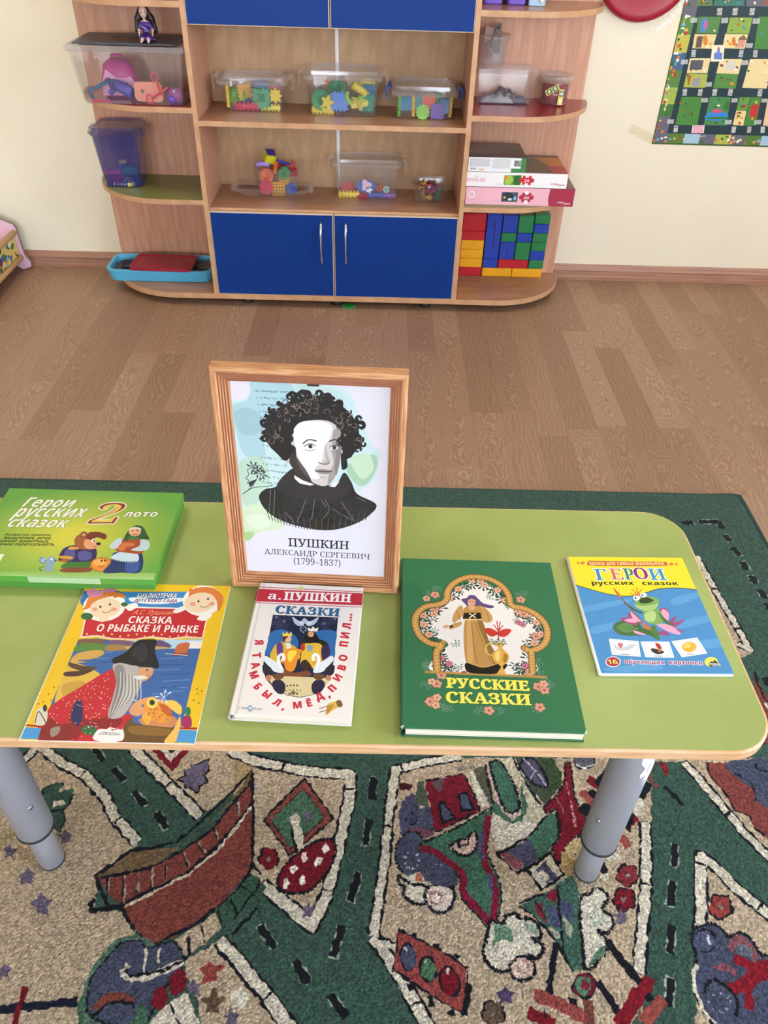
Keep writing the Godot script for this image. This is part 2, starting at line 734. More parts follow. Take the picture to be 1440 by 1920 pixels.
func make_materials() -> void:
	mats["wood"] = wood(["c99376", "d09b7e", "d7a386"], Vector3(9, 0.7, 9), 0.38, 2)
	mats["shelfwood"] = wood(["9e7052", "a6785a", "ae8062"], Vector3(0.8, 9, 9), 0.3, 3)
	mats["edge"] = wood(["c0926a", "c99b73", "d0a37c"], Vector3(2, 2, 14), 0.42, 4)
	mats["hardboard"] = wood(["b6926b", "bc9670", "c29e78"], Vector3(5, 1.2, 5), 0.6, 5)
	mats["redtop"] = mat("8e2a33", 0.22)
	mats["greentop"] = mat("747a38", 0.28)
	mats["blue"] = mat("0f3782", 0.36, 0.0, 0.28)
	mats["beech"] = wood(["d8a878", "e0b286", "e6bc92"], Vector3(2.2, 16, 16), 0.35, 6)
	mats["pine_h"] = wood(["b87a50", "cd9566", "dcab7c"], Vector3(3, 60, 60), 0.5, 7)
	mats["pine_v"] = wood(["b87a50", "cd9566", "dcab7c"], Vector3(60, 3, 60), 0.5, 8)
	mats["pine_dark"] = mat("94583c", 0.5)
	mats["steel"] = mat("c8ccd2", 0.25, 0.9)
	mats["clear"] = clear("c4c4c8", 0.045, 0.06)
	mats["clearlid"] = clear("dcdade", 0.13, 0.07)
	mats["bluebox"] = clear("26368c", 0.3, 0.08)

# ------------------------------------------------------------------ room
func make_room() -> void:
	var wallm := StandardMaterial3D.new()
	wallm.albedo_texture = noise_tex(0.006, ["f0e5cb", "f2e8cf", "f4ebd4"], [0.3, 0.5, 0.7], 256, 11)
	wallm.uv1_triplanar = true
	wallm.uv1_world_triplanar = true
	wallm.uv1_scale = Vector3(0.6, 0.6, 0.6)
	wallm.roughness = 0.75
	var mid := (WZ + ROOM_END) / 2
	var deep := ROOM_END - WZ
	struct("wall_back", cbox(Vector3(5.6, 3.0, 0.12), 0.001), wallm, Vector3(0, 1.45, WZ - 0.06))
	struct("wall_left", cbox(Vector3(0.12, 3.0, deep), 0.001), wallm, Vector3(-2.76, 1.45, mid))
	struct("ceiling", cbox(Vector3(5.6, 0.12, deep + 0.2), 0.001), mat("f2f0ea", 0.9), Vector3(0, 2.955, mid))
	# front wall behind the camera with two window openings, right wall with one
	var st := begin(false)
	for b in [[-2.76, 0.0, 5.52, 0.85], [-2.76, 2.4, 5.52, 0.55], [-2.76, 0.85, 0.46, 1.55], [-0.4, 0.85, 0.8, 1.55], [2.3, 0.85, 0.46, 1.55]]:
		st.append_from(cbox(Vector3(b[2], b[3], 0.2), 0.001), 0, Transform3D(Basis(), Vector3(b[0] + b[2] / 2, b[1] + b[3] / 2, ROOM_END + 0.1)))
	struct("wall_front", st.commit(), wallm)
	st = begin(false)
	var wz0 := SIDE_WINDOW - 0.95
	var wz1 := SIDE_WINDOW + 0.95
	for b in [[WZ, ROOM_END, 0.0, 0.85], [WZ, ROOM_END, 2.4, 2.95], [WZ, wz0, 0.85, 2.4], [wz1, ROOM_END, 0.85, 2.4]]:
		st.append_from(cbox(Vector3(0.2, b[3] - b[2], b[1] - b[0]), 0.001), 0, Transform3D(Basis(), Vector3(2.8, (b[2] + b[3]) / 2, (b[0] + b[1]) / 2)))
	struct("wall_right", st.commit(), wallm)
	for n in 3:
		var w := struct_node("window_%d" % (n + 1))
		w.position = [Vector3(-1.35, 0.85, ROOM_END + 0.1), Vector3(1.35, 0.85, ROOM_END + 0.1), Vector3(2.8, 0.85, SIDE_WINDOW)][n]
		w.rotation_degrees.y = 90 if n == 2 else 0
		var f := begin(false)
		for b in [[0.0, 0.03, 1.9, 0.06], [0.0, 1.52, 1.9, 0.06], [-0.92, 0.775, 0.06, 1.55], [0.92, 0.775, 0.06, 1.55], [0.0, 0.775, 0.07, 1.55]]:
			f.append_from(cbox(Vector3(b[2], b[3], 0.07), 0.004), 0, Transform3D(Basis(), Vector3(b[0], b[1], 0)))
		part(w, "window_frame", f.commit(), mat("f4f4f2", 0.35))
		for s in [-1, 1]:
			part(w, "pane", cbox(Vector3(0.86, 1.44, 0.006), 0.0005), clear("f4f8f8", 0.03, 0.02), Vector3(s * 0.46, 0.775, 0))
		part(w, "window_sill", cbox(Vector3(1.96, 0.03, 0.26), 0.006), mat("f0f0ee", 0.35), Vector3(0, -0.0, -0.2))
	# plank floor
	var fl := struct("floor", cbox(Vector3(5.6, 0.1, deep + 0.2), 0.001), mat("8f7662", 0.5), Vector3(0, -0.054, mid))
	planks(fl)
	# skirting board with its moulded profile, in two lengths either side of the wall unit
	var prof := [Vector2(0, 0), Vector2(0.022, 0), Vector2(0.022, 0.012), Vector2(0.017, 0.016), Vector2(0.016, 0.034), Vector2(0.019, 0.038), Vector2(0.016, 0.044), Vector2(0.008, 0.052), Vector2(0.005, 0.058), Vector2(0, 0.058)]
	var bm := wood(["a0735f", "a97c68", "b28672"], Vector3(0.8, 20, 20), 0.4, 9)
	for s in [["baseboard_back", -2.7, 2.7, 0], ["baseboard_left", -2.98, 4.5, 1], ["baseboard_right", -2.98, 4.5, 2]]:
		var b := begin(false)
		var pl := PackedVector2Array(prof)
		var len: float = s[2] - s[1]
		# the outline is drawn in x (out from the wall) and z (height), run along y, then laid down
		var tr: Transform3D
		if s[3] == 0:
			tr = Transform3D(Basis(Vector3(0, 0, 1), Vector3(1, 0, 0), Vector3(0, 1, 0)), Vector3(s[1], 0, WZ))
		elif s[3] == 1:
			tr = Transform3D(Basis(Vector3(1, 0, 0), Vector3(0, 0, 1), Vector3(0, 1, 0)), Vector3(-2.7, 0, s[1]))
		else:
			tr = Transform3D(Basis(Vector3(-1, 0, 0), Vector3(0, 0, 1), Vector3(0, 1, 0)), Vector3(2.7, 0, s[1]))
		prism_into(b, pl, len, 0.0, tr)
		struct(s[0], commit(b), bm)

func grain(sd: int, kind: int) -> Image:
	var w := 192
	var h := 1024
	var n := FastNoiseLite.new()
	n.seed = sd
	n.frequency = 1.0
	n.fractal_octaves = 3
	var data := PackedByteArray()
	data.resize(w * h * 3)
	var base := Vector3(163, 130, 106)
	var light := Vector3(206, 180, 156)
	var dark := Vector3(132, 102, 82)
	for y in h:
		var v := float(y) / h
		var c := 0.5 + 0.28 * n.get_noise_2d(v * 2.2, 7.0)
		for x in w:
			var u := float(x) / w
			var wob := n.get_noise_2d(u * 1.5 + 20, v * 4.5) * 0.6 + n.get_noise_2d(u * 5 + 40, v * 12.0) * 0.07
			var f: float
			if kind == 0:
				f = (u - c) * (u - c) * 7.5 + v * 3.2 + wob
			elif kind == 1:
				f = u * 2.6 + 0.7 * wob + 0.25 * v
			else:
				f = (u - c) * (u - c) * 5.0 - v * 2.2 + wob * 1.3
			var ring := f * (3.0 if kind != 1 else 2.6)
			ring -= floor(ring)
			var streak := 0.5 + 0.5 * n.get_noise_2d(u * 38 + 3, v * 7 + 11)
			var lit := pow(maxf(0.0, 1.0 - absf(ring - 0.5) * 3.4), 1.6) * (0.35 + 0.65 * streak)
			if kind == 1:
				lit *= 0.5
			var dk := smoothstep(0.75, 1.0, ring) * 0.55 + 0.25 * (1.0 - streak)
			var p := base.lerp(light, lit * 0.85).lerp(dark, dk * 0.5)
			var i := (y * w + x) * 3
			data[i] = int(p.x)
			data[i + 1] = int(p.y)
			data[i + 2] = int(p.z)
	return Image.create_from_data(w, h, false, Image.FORMAT_RGB8, data)

func planks(fl: Node3D) -> void:
	var rg := RandomNumberGenerator.new()
	rg.seed = 21
	var ms := []
	for k in 6:
		var tex := ImageTexture.create_from_image(grain(30 + k, [0, 1, 2][k % 3]))
		for t in ["fbf9f8", "f2ede9", "e6dfda"]:
			var m := StandardMaterial3D.new()
			m.albedo_texture = tex
			m.albedo_color = col(t)
			m.roughness = 0.42
			m.metallic_specular = 0.45
			ms.append(m)
	var lens := {}
	var wd := 0.0933
	for c in range(-22, 30):
		var x := -0.925 + wd * (c + 9.5) - wd * 9
		if x < -2.66 or x > 2.66:
			continue
		var z := WZ + 0.004
		var first := true
		while z < (-0.95 if x < 0.9 else 0.2):
			var l: float = [0.78, 0.62, 0.7, 0.86][rg.randi() % 4]
			if first:
				l *= rg.randf_range(0.25, 1.0)
				l = snappedf(l, 0.06)
				first = false
			if not lens.has(l):
				lens[l] = sheet_box(Vector3(wd - 0.0002, 0.004, l - 0.0002), 0.0001)
			var o := part(fl, "plank", lens[l], ms[rg.randi() % ms.size()], Vector3(x, 0.052, z + l / 2 - fl.position.z))
			if rg.randf() < 0.5:
				o.rotation_degrees.y = 180
			z += l

# ------------------------------------------------------------------ rug
func make_rug() -> void:
	var t := thing("rug", "dark green play rug with roads, ship and toy motifs under the table", "rug", Vector3(-0.23, 0, -0.81))
	var im := paint(2048, 1365, "375145", ART_RUG, 5, 1.9, [[ART_RUG, Transform2D(Vector2(-1, 0), Vector2(0, 1), Vector2(2180, 410))], [ART_RUG, Transform2D(0.0, Vector2(-1010, 130))], [[["P", "375145", [303, 7, 2239, -64, 1741, 1083, 758, 1094]]], Transform2D()]])
	# single tufts differ in tone
	var data := im.get_data()
	var n := FastNoiseLite.new()
	n.seed = 3
	n.frequency = 0.36
	n.fractal_type = FastNoiseLite.FRACTAL_NONE
	n.noise_type = FastNoiseLite.TYPE_CELLULAR
	n.cellular_jitter = 1.0
	n.cellular_return_type = FastNoiseLite.RETURN_DISTANCE
	var tone: FastNoiseLite = n.duplicate()
	tone.cellular_return_type = FastNoiseLite.RETURN_CELL_VALUE
	var hd := PackedByteArray()
	hd.resize(2048 * 1365)
	for y in 1365:
		for x in 2048:
			var q := clampf(n.get_noise_2d(x, y) + 1.0, 0, 1)
			var i := y * 2048 + x
			hd[i] = int(255 * (1.0 - q))
			var k := 1.0 + 0.2 * tone.get_noise_2d(x, y)
			data[i * 3] = clampi(int(data[i * 3] * k), 0, 255)
			data[i * 3 + 1] = clampi(int(data[i * 3 + 1] * k), 0, 255)
			data[i * 3 + 2] = clampi(int(data[i * 3 + 2] * k), 0, 255)
	im = Image.create_from_data(2048, 1365, false, Image.FORMAT_RGB8, data)
	var m := printed(im, 0.95, 0.2)
	m.heightmap_enabled = true
	m.heightmap_texture = ImageTexture.create_from_image(Image.create_from_data(2048, 1365, false, Image.FORMAT_L8, hd))
	m.heightmap_scale = 0.2
	m.rim_enabled = true
	m.rim = 0.25
	m.rim_tint = 0.6
	part(t, "pile", sheet_box(Vector3(2.4, 0.010, 1.6), 0.004), m, Vector3(0, 0.005, 0))
	# bound edge, turned up a little at the far right corner
	var b := begin(true)
	tube_into(b, [Vector3(-1.2, 0.006, -0.8), Vector3(0, 0.006, -0.8), Vector3(1.1, 0.006, -0.8), Vector3(1.185, 0.007, -0.803), Vector3(1.2, 0.01, -0.795), Vector3(1.203, 0.007, -0.77), Vector3(1.2, 0.006, 0), Vector3(1.2, 0.006, 0.8), Vector3(-1.2, 0.006, 0.8), Vector3(-1.2, 0.006, -0.8)], 0.0055, 8)
	part(t, "bound_edge", commit(b), mat("2f463c", 0.9))

# ------------------------------------------------------------------ wall unit
func shelf_outline(side: int) -> PackedVector2Array:
	# side -1: left end unit, +1: right end unit; quarter ellipse to the outer back corner
	var o := PackedVector2Array()
	var inner := -0.613 if side < 0 else 0.282
	var outer := -1.026 if side < 0 else 0.70
	var cx := outer - side * 0.268
	o.append(Vector2(inner, BZ))
	o.append(Vector2(inner, FZ))
	for k in 17:
		var a := PI / 2 * k / 16.0
		o.append(Vector2(cx + side * 0.268 * sin(a), BZ + (FZ - BZ) * cos(a)))
	return o

func end_unit(side: int, label: String) -> void:
	var t := thing("corner_shelf_unit", label, "shelf")
	var xo := -1.022 if side < 0 else 0.688
	var xi := -0.613 if side < 0 else 0.282
	part(t, "back_panel", cbox(Vector3(absf(xo - xi), 1.87, 0.016), 0.001), mats["wood"], Vector3((xo + xi) / 2, 0.965, BZ - 0.008))
	var ol := shelf_outline(side)
	part(t, "base", prism(ol, 0.019, 0.001), mats["edge"], Vector3(0, 0.030, 0))
	part(t, "base_top", prism(inset(ol, 0.0022), 0.0008, 0.0), mats["shelfwood"], Vector3(0, 0.0485, 0))
	for x in [xi + side * 0.06, xo - side * 0.12]:
		part(t, "foot", lathe([[0.02, 0], [0.022, 0.004], [0.018, 0.030]], 12), mat("2a2a2a", 0.5), Vector3(x, 0, BZ + 0.08))
	var tops := ["greentop", "redtop", "shelfwood", "shelfwood"]
	var ys := [0.385, 0.672, 0.957, 1.25]
	for k in 4:
		var s := part(t, "shelf", prism(ol, 0.016, 0.001), mats["edge"], Vector3(0, ys[k] - 0.016, 0))
		part(s, "laminate", prism(inset(ol, 0.0022), 0.0008, 0.0), mats[tops[k]], Vector3(0, 0.0156, 0))

func inset(o: PackedVector2Array, d: float) -> PackedVector2Array:
	var p := o.duplicate()
	if Geometry2D.is_polygon_clockwise(p):
		p.reverse()
	var r := Geometry2D.offset_polygon(p, -d)
	return r[0]

func door(t: Node3D, x0: float, x1: float, y0: float, y1: float, hx: float) -> void:
	var d := part(t, "door", cbox(Vector3(x1 - x0, y1 - y0, 0.016), 0.001), mat("d9c3a8", 0.45), Vector3((x0 + x1) / 2, (y0 + y1) / 2, FZ - 0.008))
	part(d, "door_face", cbox(Vector3(x1 - x0 - 0.005, y1 - y0 - 0.005, 0.001), 0.0002), mats["blue"], Vector3(0, 0, 0.0082))
	if hx != 0.0:
		var cy := 0.247 - (y0 + y1) / 2
		var cx := hx - (x0 + x1) / 2
		var path := []
		for k in 15:
			var a := -1.0 + 2.0 * k / 14.0
			path.append(Vector3(cx, cy + a * 0.076, 0.010 + 0.022 * (1.0 - a * a * a * a)))
		part(d, "handle", tube(path, 0.0045, 8, 0.6), mats["steel"])

func make_wall_unit() -> void:
	var t := thing("cabinet", "wooden wall unit with open middle shelves and blue doors below and above", "cabinet")
	for x in [-0.605, 0.274]:
		part(t, "side_panel", cbox(Vector3(0.016, 1.85, FZ - BZ), 0.0015), mats["wood"], Vector3(x, 0.974, (FZ + BZ) / 2))
		part(t, "edge_band", cbox(Vector3(0.0158, 1.85, 0.0012), 0.0004), mats["edge"], Vector3(x, 0.974, FZ + 0.0005))
	part(t, "base", cbox(Vector3(0.895, 0.019, FZ - BZ + 0.001), 0.001), mats["edge"], Vector3(-0.1655, 0.0395, (FZ + BZ) / 2))
	for x in [-0.5, -0.1655, 0.17]:
		part(t, "foot", lathe([[0.02, 0], [0.022, 0.004], [0.018, 0.030]], 12), mat("2a2a2a", 0.5), Vector3(x, 0, FZ - 0.05))
	part(t, "back_panel", cbox(Vector3(0.87, 1.8, 0.004), 0.0005), mats["hardboard"], Vector3(-0.1655, 0.96, BZ - 0.002))
	part(t, "joint_strip", cbox(Vector3(0.012, 1.8, 0.004), 0.001), mat("f2f0f0", 0.3), Vector3(-0.163, 0.96, BZ + 0.002))
	for y in [0.3565, 0.635, 0.925]:
		var s := part(t, "shelf", cbox(Vector3(0.863, 0.016, FZ - BZ - 0.002), 0.001), mats["shelfwood"], Vector3(-0.1655, y - 0.008, (FZ + BZ) / 2 - 0.0005 - (0.017 if y > 0.9 or y < 0.4 else 0.0)))
		if y < 0.9:
			part(s, "edge_band", cbox(Vector3(0.863, 0.0078 if y < 0.4 else 0.0158, 0.0012), 0.0003), mats["edge"], Vector3(0, 0.004 if y < 0.4 else 0.0, (FZ - BZ) / 2 - (0.0 if y > 0.4 else 0.0)))
	part(t, "partition", cbox(Vector3(0.016, 0.29, 0.25), 0.001), mats["wood"], Vector3(-0.168, 0.195, -2.85))
	door(t, -0.5965, -0.1695, 0.0500, 0.3480, -0.2115)
	door(t, -0.1665, 0.2655, 0.0500, 0.3480, -0.1245)
	door(t, -0.5965, -0.1695, 0.8985, 1.40, 0.0)
	door(t, -0.1665, 0.2655, 0.8985, 1.40, 0.0)
	part(t, "top_panel", cbox(Vector3(0.895, 0.016, 0.28), 0.001), mats["edge"], Vector3(-0.1655, 1.907, (FZ + BZ) / 2))
	end_unit(-1, "wooden shelf end with rounded shelves left of the blue doors")
	end_unit(1, "wooden shelf end with rounded shelves right of the blue doors")

# ------------------------------------------------------------------ table
func make_table() -> void:
	var t := thing("table", "low rectangular table with green laminate top and grey tube legs", "table", Vector3(-0.0945, 0, -0.7205))
	var w := 1.143
	var d := 0.435
	var rings := []
	for r in [[-0.003, 0.0], [0.0, 0.003], [0.0, 0.0155], [-0.0016, 0.0174]]:
		rings.append(rring(w + 2 * r[0], d + 2 * r[0], 0.058, TY - 0.018 + r[1], 10))
	part(t, "table_top", loft(rings, true, true), mats["beech"])
	var lam := StandardMaterial3D.new()
	lam.albedo_texture = noise_tex(0.01, ["98a657", "9caa5b", "a0ae5f"], [0.3, 0.5, 0.7], 256, 14)
	lam.uv1_triplanar = true
	lam.uv1_scale = Vector3(2, 2, 2)
	lam.roughness = 0.42
	part(t, "laminate", loft([rring(w - 0.007, d - 0.007, 0.055, TY - 0.0012, 10), rring(w - 0.007, d - 0.007, 0.055, TY, 10)], true, true), lam)
	part(t, "frame", frame_rails(), mat("8d8f96", 0.4, 0.2))
	var grey := mat("9a9ca3", 0.36, 0.15)
	for p in [[0.360, -0.595, 1], [-0.517, -0.600, 1], [0.360, -0.846, -1], [-0.517, -0.846, -1]]:
		var l := part(t, "leg", lathe([[0.0265, 0.118], [0.0275, 0.12], [0.0275, 0.484]], 28), grey, Vector3(p[0] + 0.0945, 0, p[1] + 0.7205))
		part(l, "inner_tube", lathe([[0.017, 0.0106], [0.0195, 0.0126], [0.0195, 0.2]], 28), mat("a3a5ac", 0.34, 0.15))
		part(l, "ring", lathe([[0.0275, 0.114], [0.0288, 0.1155], [0.0288, 0.119], [0.0275, 0.1205]], 28), mat("202226", 0.5))
		part(l, "foot_cap", lathe([[0.0185, 0.0104], [0.0202, 0.011], [0.0202, 0.0145], [0.019, 0.016]], 28), mat("3a3c42", 0.5))
		var s := -1.0 if p[0] > 0 else 1.0
		part(l, "screw", lathe([[0.0045, 0], [0.0045, 0.002], [0.003, 0.0032]], 12), mats["steel"], Vector3(s * 0.0215, 0.205, p[2] * 0.0165), Vector3(90, 0, 0) + Vector3(0, s * 52.0 if p[2] > 0 else 180 - s * 52, 0))
		if p[0] > 0 and p[2] > 0:
			var st := begin(true)
			for poly in [[-0.1, 0.395, 0.35, 0.4, 0.75, 0.385, 0.62, 0.375, 0.85, 0.36, 0.9, 0.335, 0.7, 0.318, 0.5, 0.312, 0.62, 0.33, 0.35, 0.325, 0.45, 0.342, 0.2, 0.335, 0.1, 0.345, 0.25, 0.36, -0.05, 0.372]]:
				var pp := PackedVector2Array()
				for i in range(0, poly.size(), 2):
					pp.append(Vector2(poly[i], poly[i + 1]))
				var ti := Geometry2D.triangulate_polygon(pp)
				for i in range(0, ti.size(), 3):
					var v := []
					for q in 3:
						var a: float = pp[ti[i + q]].x
						v.append(Vector3(0.0279 * sin(a), pp[ti[i + q]].y, 0.0279 * cos(a)))
					tri(st, v[0], v[2], v[1])
			part(l, "torn_sticker", commit(st), mat("eeeef0", 0.5))

func frame_rails() -> ArrayMesh:
	var st := begin(false)
	for b in [[0.0285, 0.126, 0.82, 0.02], [0.0285, -0.126, 0.82, 0.02], [0.4545, 0.0, 0.02, 0.2], [-0.4225, 0.0, 0.02, 0.2]]:
		st.append_from(cbox(Vector3(b[2], 0.03, b[3]), 0.002), 0, Transform3D(Basis(), Vector3(b[0], 0.466, b[1])))
	return st.commit()

# ------------------------------------------------------------------ books, box and frame on the table
func hardback(called: String, label: String, im: Image, at: Vector3, turn: float, w: float, h: float, th: float, cover_hex: String) -> Node3D:
	var t := thing(called, label, "book", at, turn)
	var cm := printed(im, 0.5, 0.32)
	var bd := mat(cover_hex, 0.45)
	part(t, "back_cover", cbox(Vector3(w, 0.0025, h), 0.0006), bd, Vector3(0, 0.00125, 0))
	var n := 7
	var page := mat("e9e2d2", 0.8)
	for k in n:
		var ph := (th - 0.005) / n
		part(t, "page_block", cbox(Vector3(w - 0.006 - 0.0008 * (k % 2), ph * 0.97, h - 0.0035 - 0.001 * ((k * 3) % 4) * 0.4), 0.0002), page, Vector3(0.0015, 0.0025 + ph * (k + 0.5), 0))
	part(t, "front_cover", sheet_box(Vector3(w, 0.0025, h), 0.0006), cm, Vector3(0, th - 0.00125, 0))
	# rounded spine
	var st := begin(true)
	var rings := []
	for z in [-h / 2, h / 2]:
		var r := PackedVector3Array()
		for k in 9:
			var a := PI / 2 + PI * k / 8.0
			r.append(Vector3(-w / 2 + 0.003 + 0.0055 * cos(a), th / 2 + th / 2 * sin(a), z))
		for k in 9:
			var a := PI * 1.5 - PI * k / 8.0
			r.append(Vector3(-w / 2 + 0.003 + 0.0035 * cos(a), th / 2 + (th / 2 - 0.002) * sin(a), z))
		rings.append(r)
	loft_into(st, rings, false, false)
	for i in 2:
		for k in 8:
			var r: PackedVector3Array = rings[i]
			quad(st, r[k], r[k + 1], r[16 - k], r[17 - k])
	part(t, "spine", commit(st), bd)
	return t

func booklet(called: String, label: String, im: Image, at: Vector3, turn: float, w: float, h: float, th: float, page_hex: String) -> Node3D:
	var t := thing(called, label, "book", at, turn)
	part(t, "back_cover", cbox(Vector3(w, 0.0006, h), 0.0002), mat("e8e4dc", 0.5), Vector3(0, 0.0003, 0))
	var n := 3
	for k in n:
		var ph := (th - 0.0016) / n
		part(t, "pages", cbox(Vector3(w - 0.0012 * (k % 2), ph, h - 0.0008 * k), 0.0003), mat(page_hex, 0.7), Vector3(0.0004, 0.0006 + ph * (k + 0.5), 0))
	part(t, "front_cover", sheet_box(Vector3(w, 0.001, h), 0.0003), printed(im, 0.42, 0.35), Vector3(0, th - 0.0005, 0))
	part(t, "fold", tube([Vector3(-w / 2, th / 2, -h / 2), Vector3(-w / 2, th / 2, h / 2)], th * 0.5, 8, 1.0), mat("eceae4", 0.5))
	return t

func make_table_things() -> void:
	var g := hardback("fairy_tale_book", "large green hardback with a woman under a flower arch on its cover", paint(1000, 1336, "33714a", ART_GREEN, 3), Vector3(0.1435, TY, -0.6562), -0.8, 0.2115, 0.2825, 0.018, "2f6643")
	for c in [Vector3(-0.1050, 0.0172, 0.1395), Vector3(0.1045, 0.0172, 0.1398)]:
		part(g, "worn_corner", cbox(Vector3(0.0040, 0.0016, 0.0030), 0.0006), mat("d8dcd0", 0.8), c, Vector3(0, 35, 8))
	var wb := hardback("story_book", "white hardback with red title band and arched picture in front of the frame", paint(1000, 1518, "ece6e0", ART_WHITE, 3), Vector3(-0.0891, TY, -0.6388), -2.3, 0.1420, 0.2150, 0.013, "e6e0da")
	part(wb, "spine_band", cbox(Vector3(0.0012, 0.0085, 0.0165), 0.0003), mat("b82c3a", 0.45), Vector3(-0.0733, 0.0066, -0.0865))
	booklet("picture_book", "yellow paperback with an old fisherman and goldfish at the table's front left", paint(1000, 1270, "eec21e", ART_YELLOW, 3), Vector3(-0.298, TY, -0.6263), -0.3, 0.1975, 0.2505, 0.003, "f0ece4")
	booklet("card_booklet", "blue and yellow booklet with a crowned frog, rightmost on the table", paint(1000, 1262, "4a8fc6", ART_BLUE, 3), Vector3(0.3688, TY, -0.7173), 1.0, 0.1685, 0.2120, 0.0062, "f6f4ee")
	# lotto box: lid over tray
	var lb := thing("lotto_box", "flat green cardboard lotto box with a bear and a grandmother on the lid", "game box", Vector3(-0.4310, TY, -0.8335), -0.6)
	part(lb, "tray", cbox(Vector3(0.264, 0.020, 0.184), 0.0008), mat("4f8f3a", 0.5), Vector3(0, 0.010, 0))
	part(lb, "lid", sheet_box(Vector3(0.268, 0.0012, 0.188), 0.0004), printed(paint(1400, 980, "6aa844", ART_LOTTO, 3), 0.45, 0.35), Vector3(0, 0.0248, 0))
	for s in [-1, 1]:
		part(lb, "lid_side", cbox(Vector3(0.268, 0.0105, 0.0012), 0.0003), mat("5aa23e", 0.4), Vector3(0, 0.0190, s * 0.0934))
		part(lb, "lid_end", cbox(Vector3(0.0012, 0.0105, 0.1856), 0.0003), mat("5aa23e", 0.4), Vector3(s * 0.1334, 0.0190, 0))
	part(lb, "side_label", cbox(Vector3(0.098, 0.0102, 0.0008), 0.0002), mat("b4d0a4", 0.45), Vector3(0.012, 0.0190, 0.0943))
	# framed print leaning back on its strut
	var f := thing("framed_portrait", "pine picture frame standing on the table with a black and white portrait print", "picture frame", Vector3(-0.0809, TY, -0.7563), -2.13)
	var tilt := Node3D.new()
	tilt.name = "moulding"
	f.add_child(tilt)
	var W := 0.230
	var H := 0.329
	var prof := [Vector2(0, 0), Vector2(0, 0.016), Vector2(0.002, 0.018), Vector2(0.006, 0.018), Vector2(0.008, 0.0155), Vector2(0.010, 0.0155), Vector2(0.011, 0.0145), Vector2(0.013, 0.0145), Vector2(0.014, 0.013), Vector2(0.016, 0.013), Vector2(0.017, 0.0115), Vector2(0.0195, 0.0112), Vector2(0.0205, 0.0085), Vector2(0.0205, 0)]
	var cs := [Vector2(-W / 2, 0), Vector2(W / 2, 0), Vector2(W / 2, H), Vector2(-W / 2, H)]
	var basis := Basis(Vector3(1, 0, 0), deg_to_rad(-5.0))
	for k in 4:
		var a: Vector2 = cs[k]
		var b: Vector2 = cs[(k + 1) % 4]
		var inn := Vector2(1, 1) if k == 0 else Vector2(-1, 1) if k == 1 else Vector2(-1, -1) if k == 2 else Vector2(1, -1)
		var inb := Vector2(-1, 1) if k == 0 else Vector2(-1, -1) if k == 1 else Vector2(1, -1) if k == 2 else Vector2(1, 1)
		var st := begin(false)
		for i in prof.size() - 1:
			var p: Vector2 = prof[i]
			var q: Vector2 = prof[i + 1]
			var v := []
			for e in [[a + inn * p.x, p.y], [a + inn * q.x, q.y], [b + inb * q.x, q.y], [b + inb * p.x, p.y]]:
				v.append(basis * Vector3(e[0].x, e[0].y, e[1] - 0.009))
			quad(st, v[0], v[1], v[2], v[3])
		var bk := []
		for e in [a, b, b + inb * 0.0205, a + inn * 0.0205]:
			bk.append(basis * Vector3(e.x, e.y, -0.009))
		quad(st, bk[0], bk[1], bk[2], bk[3])
		part(tilt, "rail", commit(st), mats["pine_h"] if k % 2 == 0 else mats["pine_v"])
		# the darker resin bands of the stepped inner mouldings
		for bd in [[0.0082, 0.0100, 0.0157], [0.0112, 0.0130, 0.0147], [0.0142, 0.0160, 0.0132], [0.0172, 0.0192, 0.0117]]:
			var s2 := begin(false)
			var v := []
			for e in [a + inn * bd[0], a + inn * bd[1], b + inb * bd[1], b + inb * bd[0]]:
				v.append(basis * Vector3(e.x, e.y, bd[2] - 0.009 + 0.0001))
			quad(s2, v[0], v[1], v[2], v[3])
			part(tilt, "stained_band", commit(s2), mats["pine_dark"])
	var pr := part(f, "print", sheet_box(Vector3(0.1895, 0.0006, 0.2885), 0.0001), printed(paint(1000, 1414, "dedce6", ART_PORTRAIT, 3), 0.6, 0.12), basis * Vector3(0, H / 2, -0.0035))
	pr.basis = basis * Basis(Vector3(1, 0, 0), PI / 2)
	var gm: StandardMaterial3D = clear("f6f8f8", 0.012, 0.02).duplicate()
	gm.metallic_specular = 0.22
	var gl := part(f, "glass", cbox(Vector3(0.1895, 0.2885, 0.0015), 0.0002), gm, basis * Vector3(0, H / 2, -0.0018))
	gl.basis = basis
	var bkp := part(f, "backing_board", cbox(Vector3(0.215, 0.314, 0.003), 0.0005), mat("7a5a3c", 0.8), basis * Vector3(0, H / 2, -0.0095))
	bkp.basis = basis
	part(f, "strut", tube([basis * Vector3(0, 0.21, -0.011), Vector3(0, 0.003, -0.105)], 0.003, 8), mat("6a4a30", 0.7))
	var cl := part(f, "clip", cbox(Vector3(0.014, 0.0035, 0.0012), 0.0003), mat("202022", 0.5), basis * Vector3(0.004, H - 0.0215, -0.0005))
	cl.basis = basis

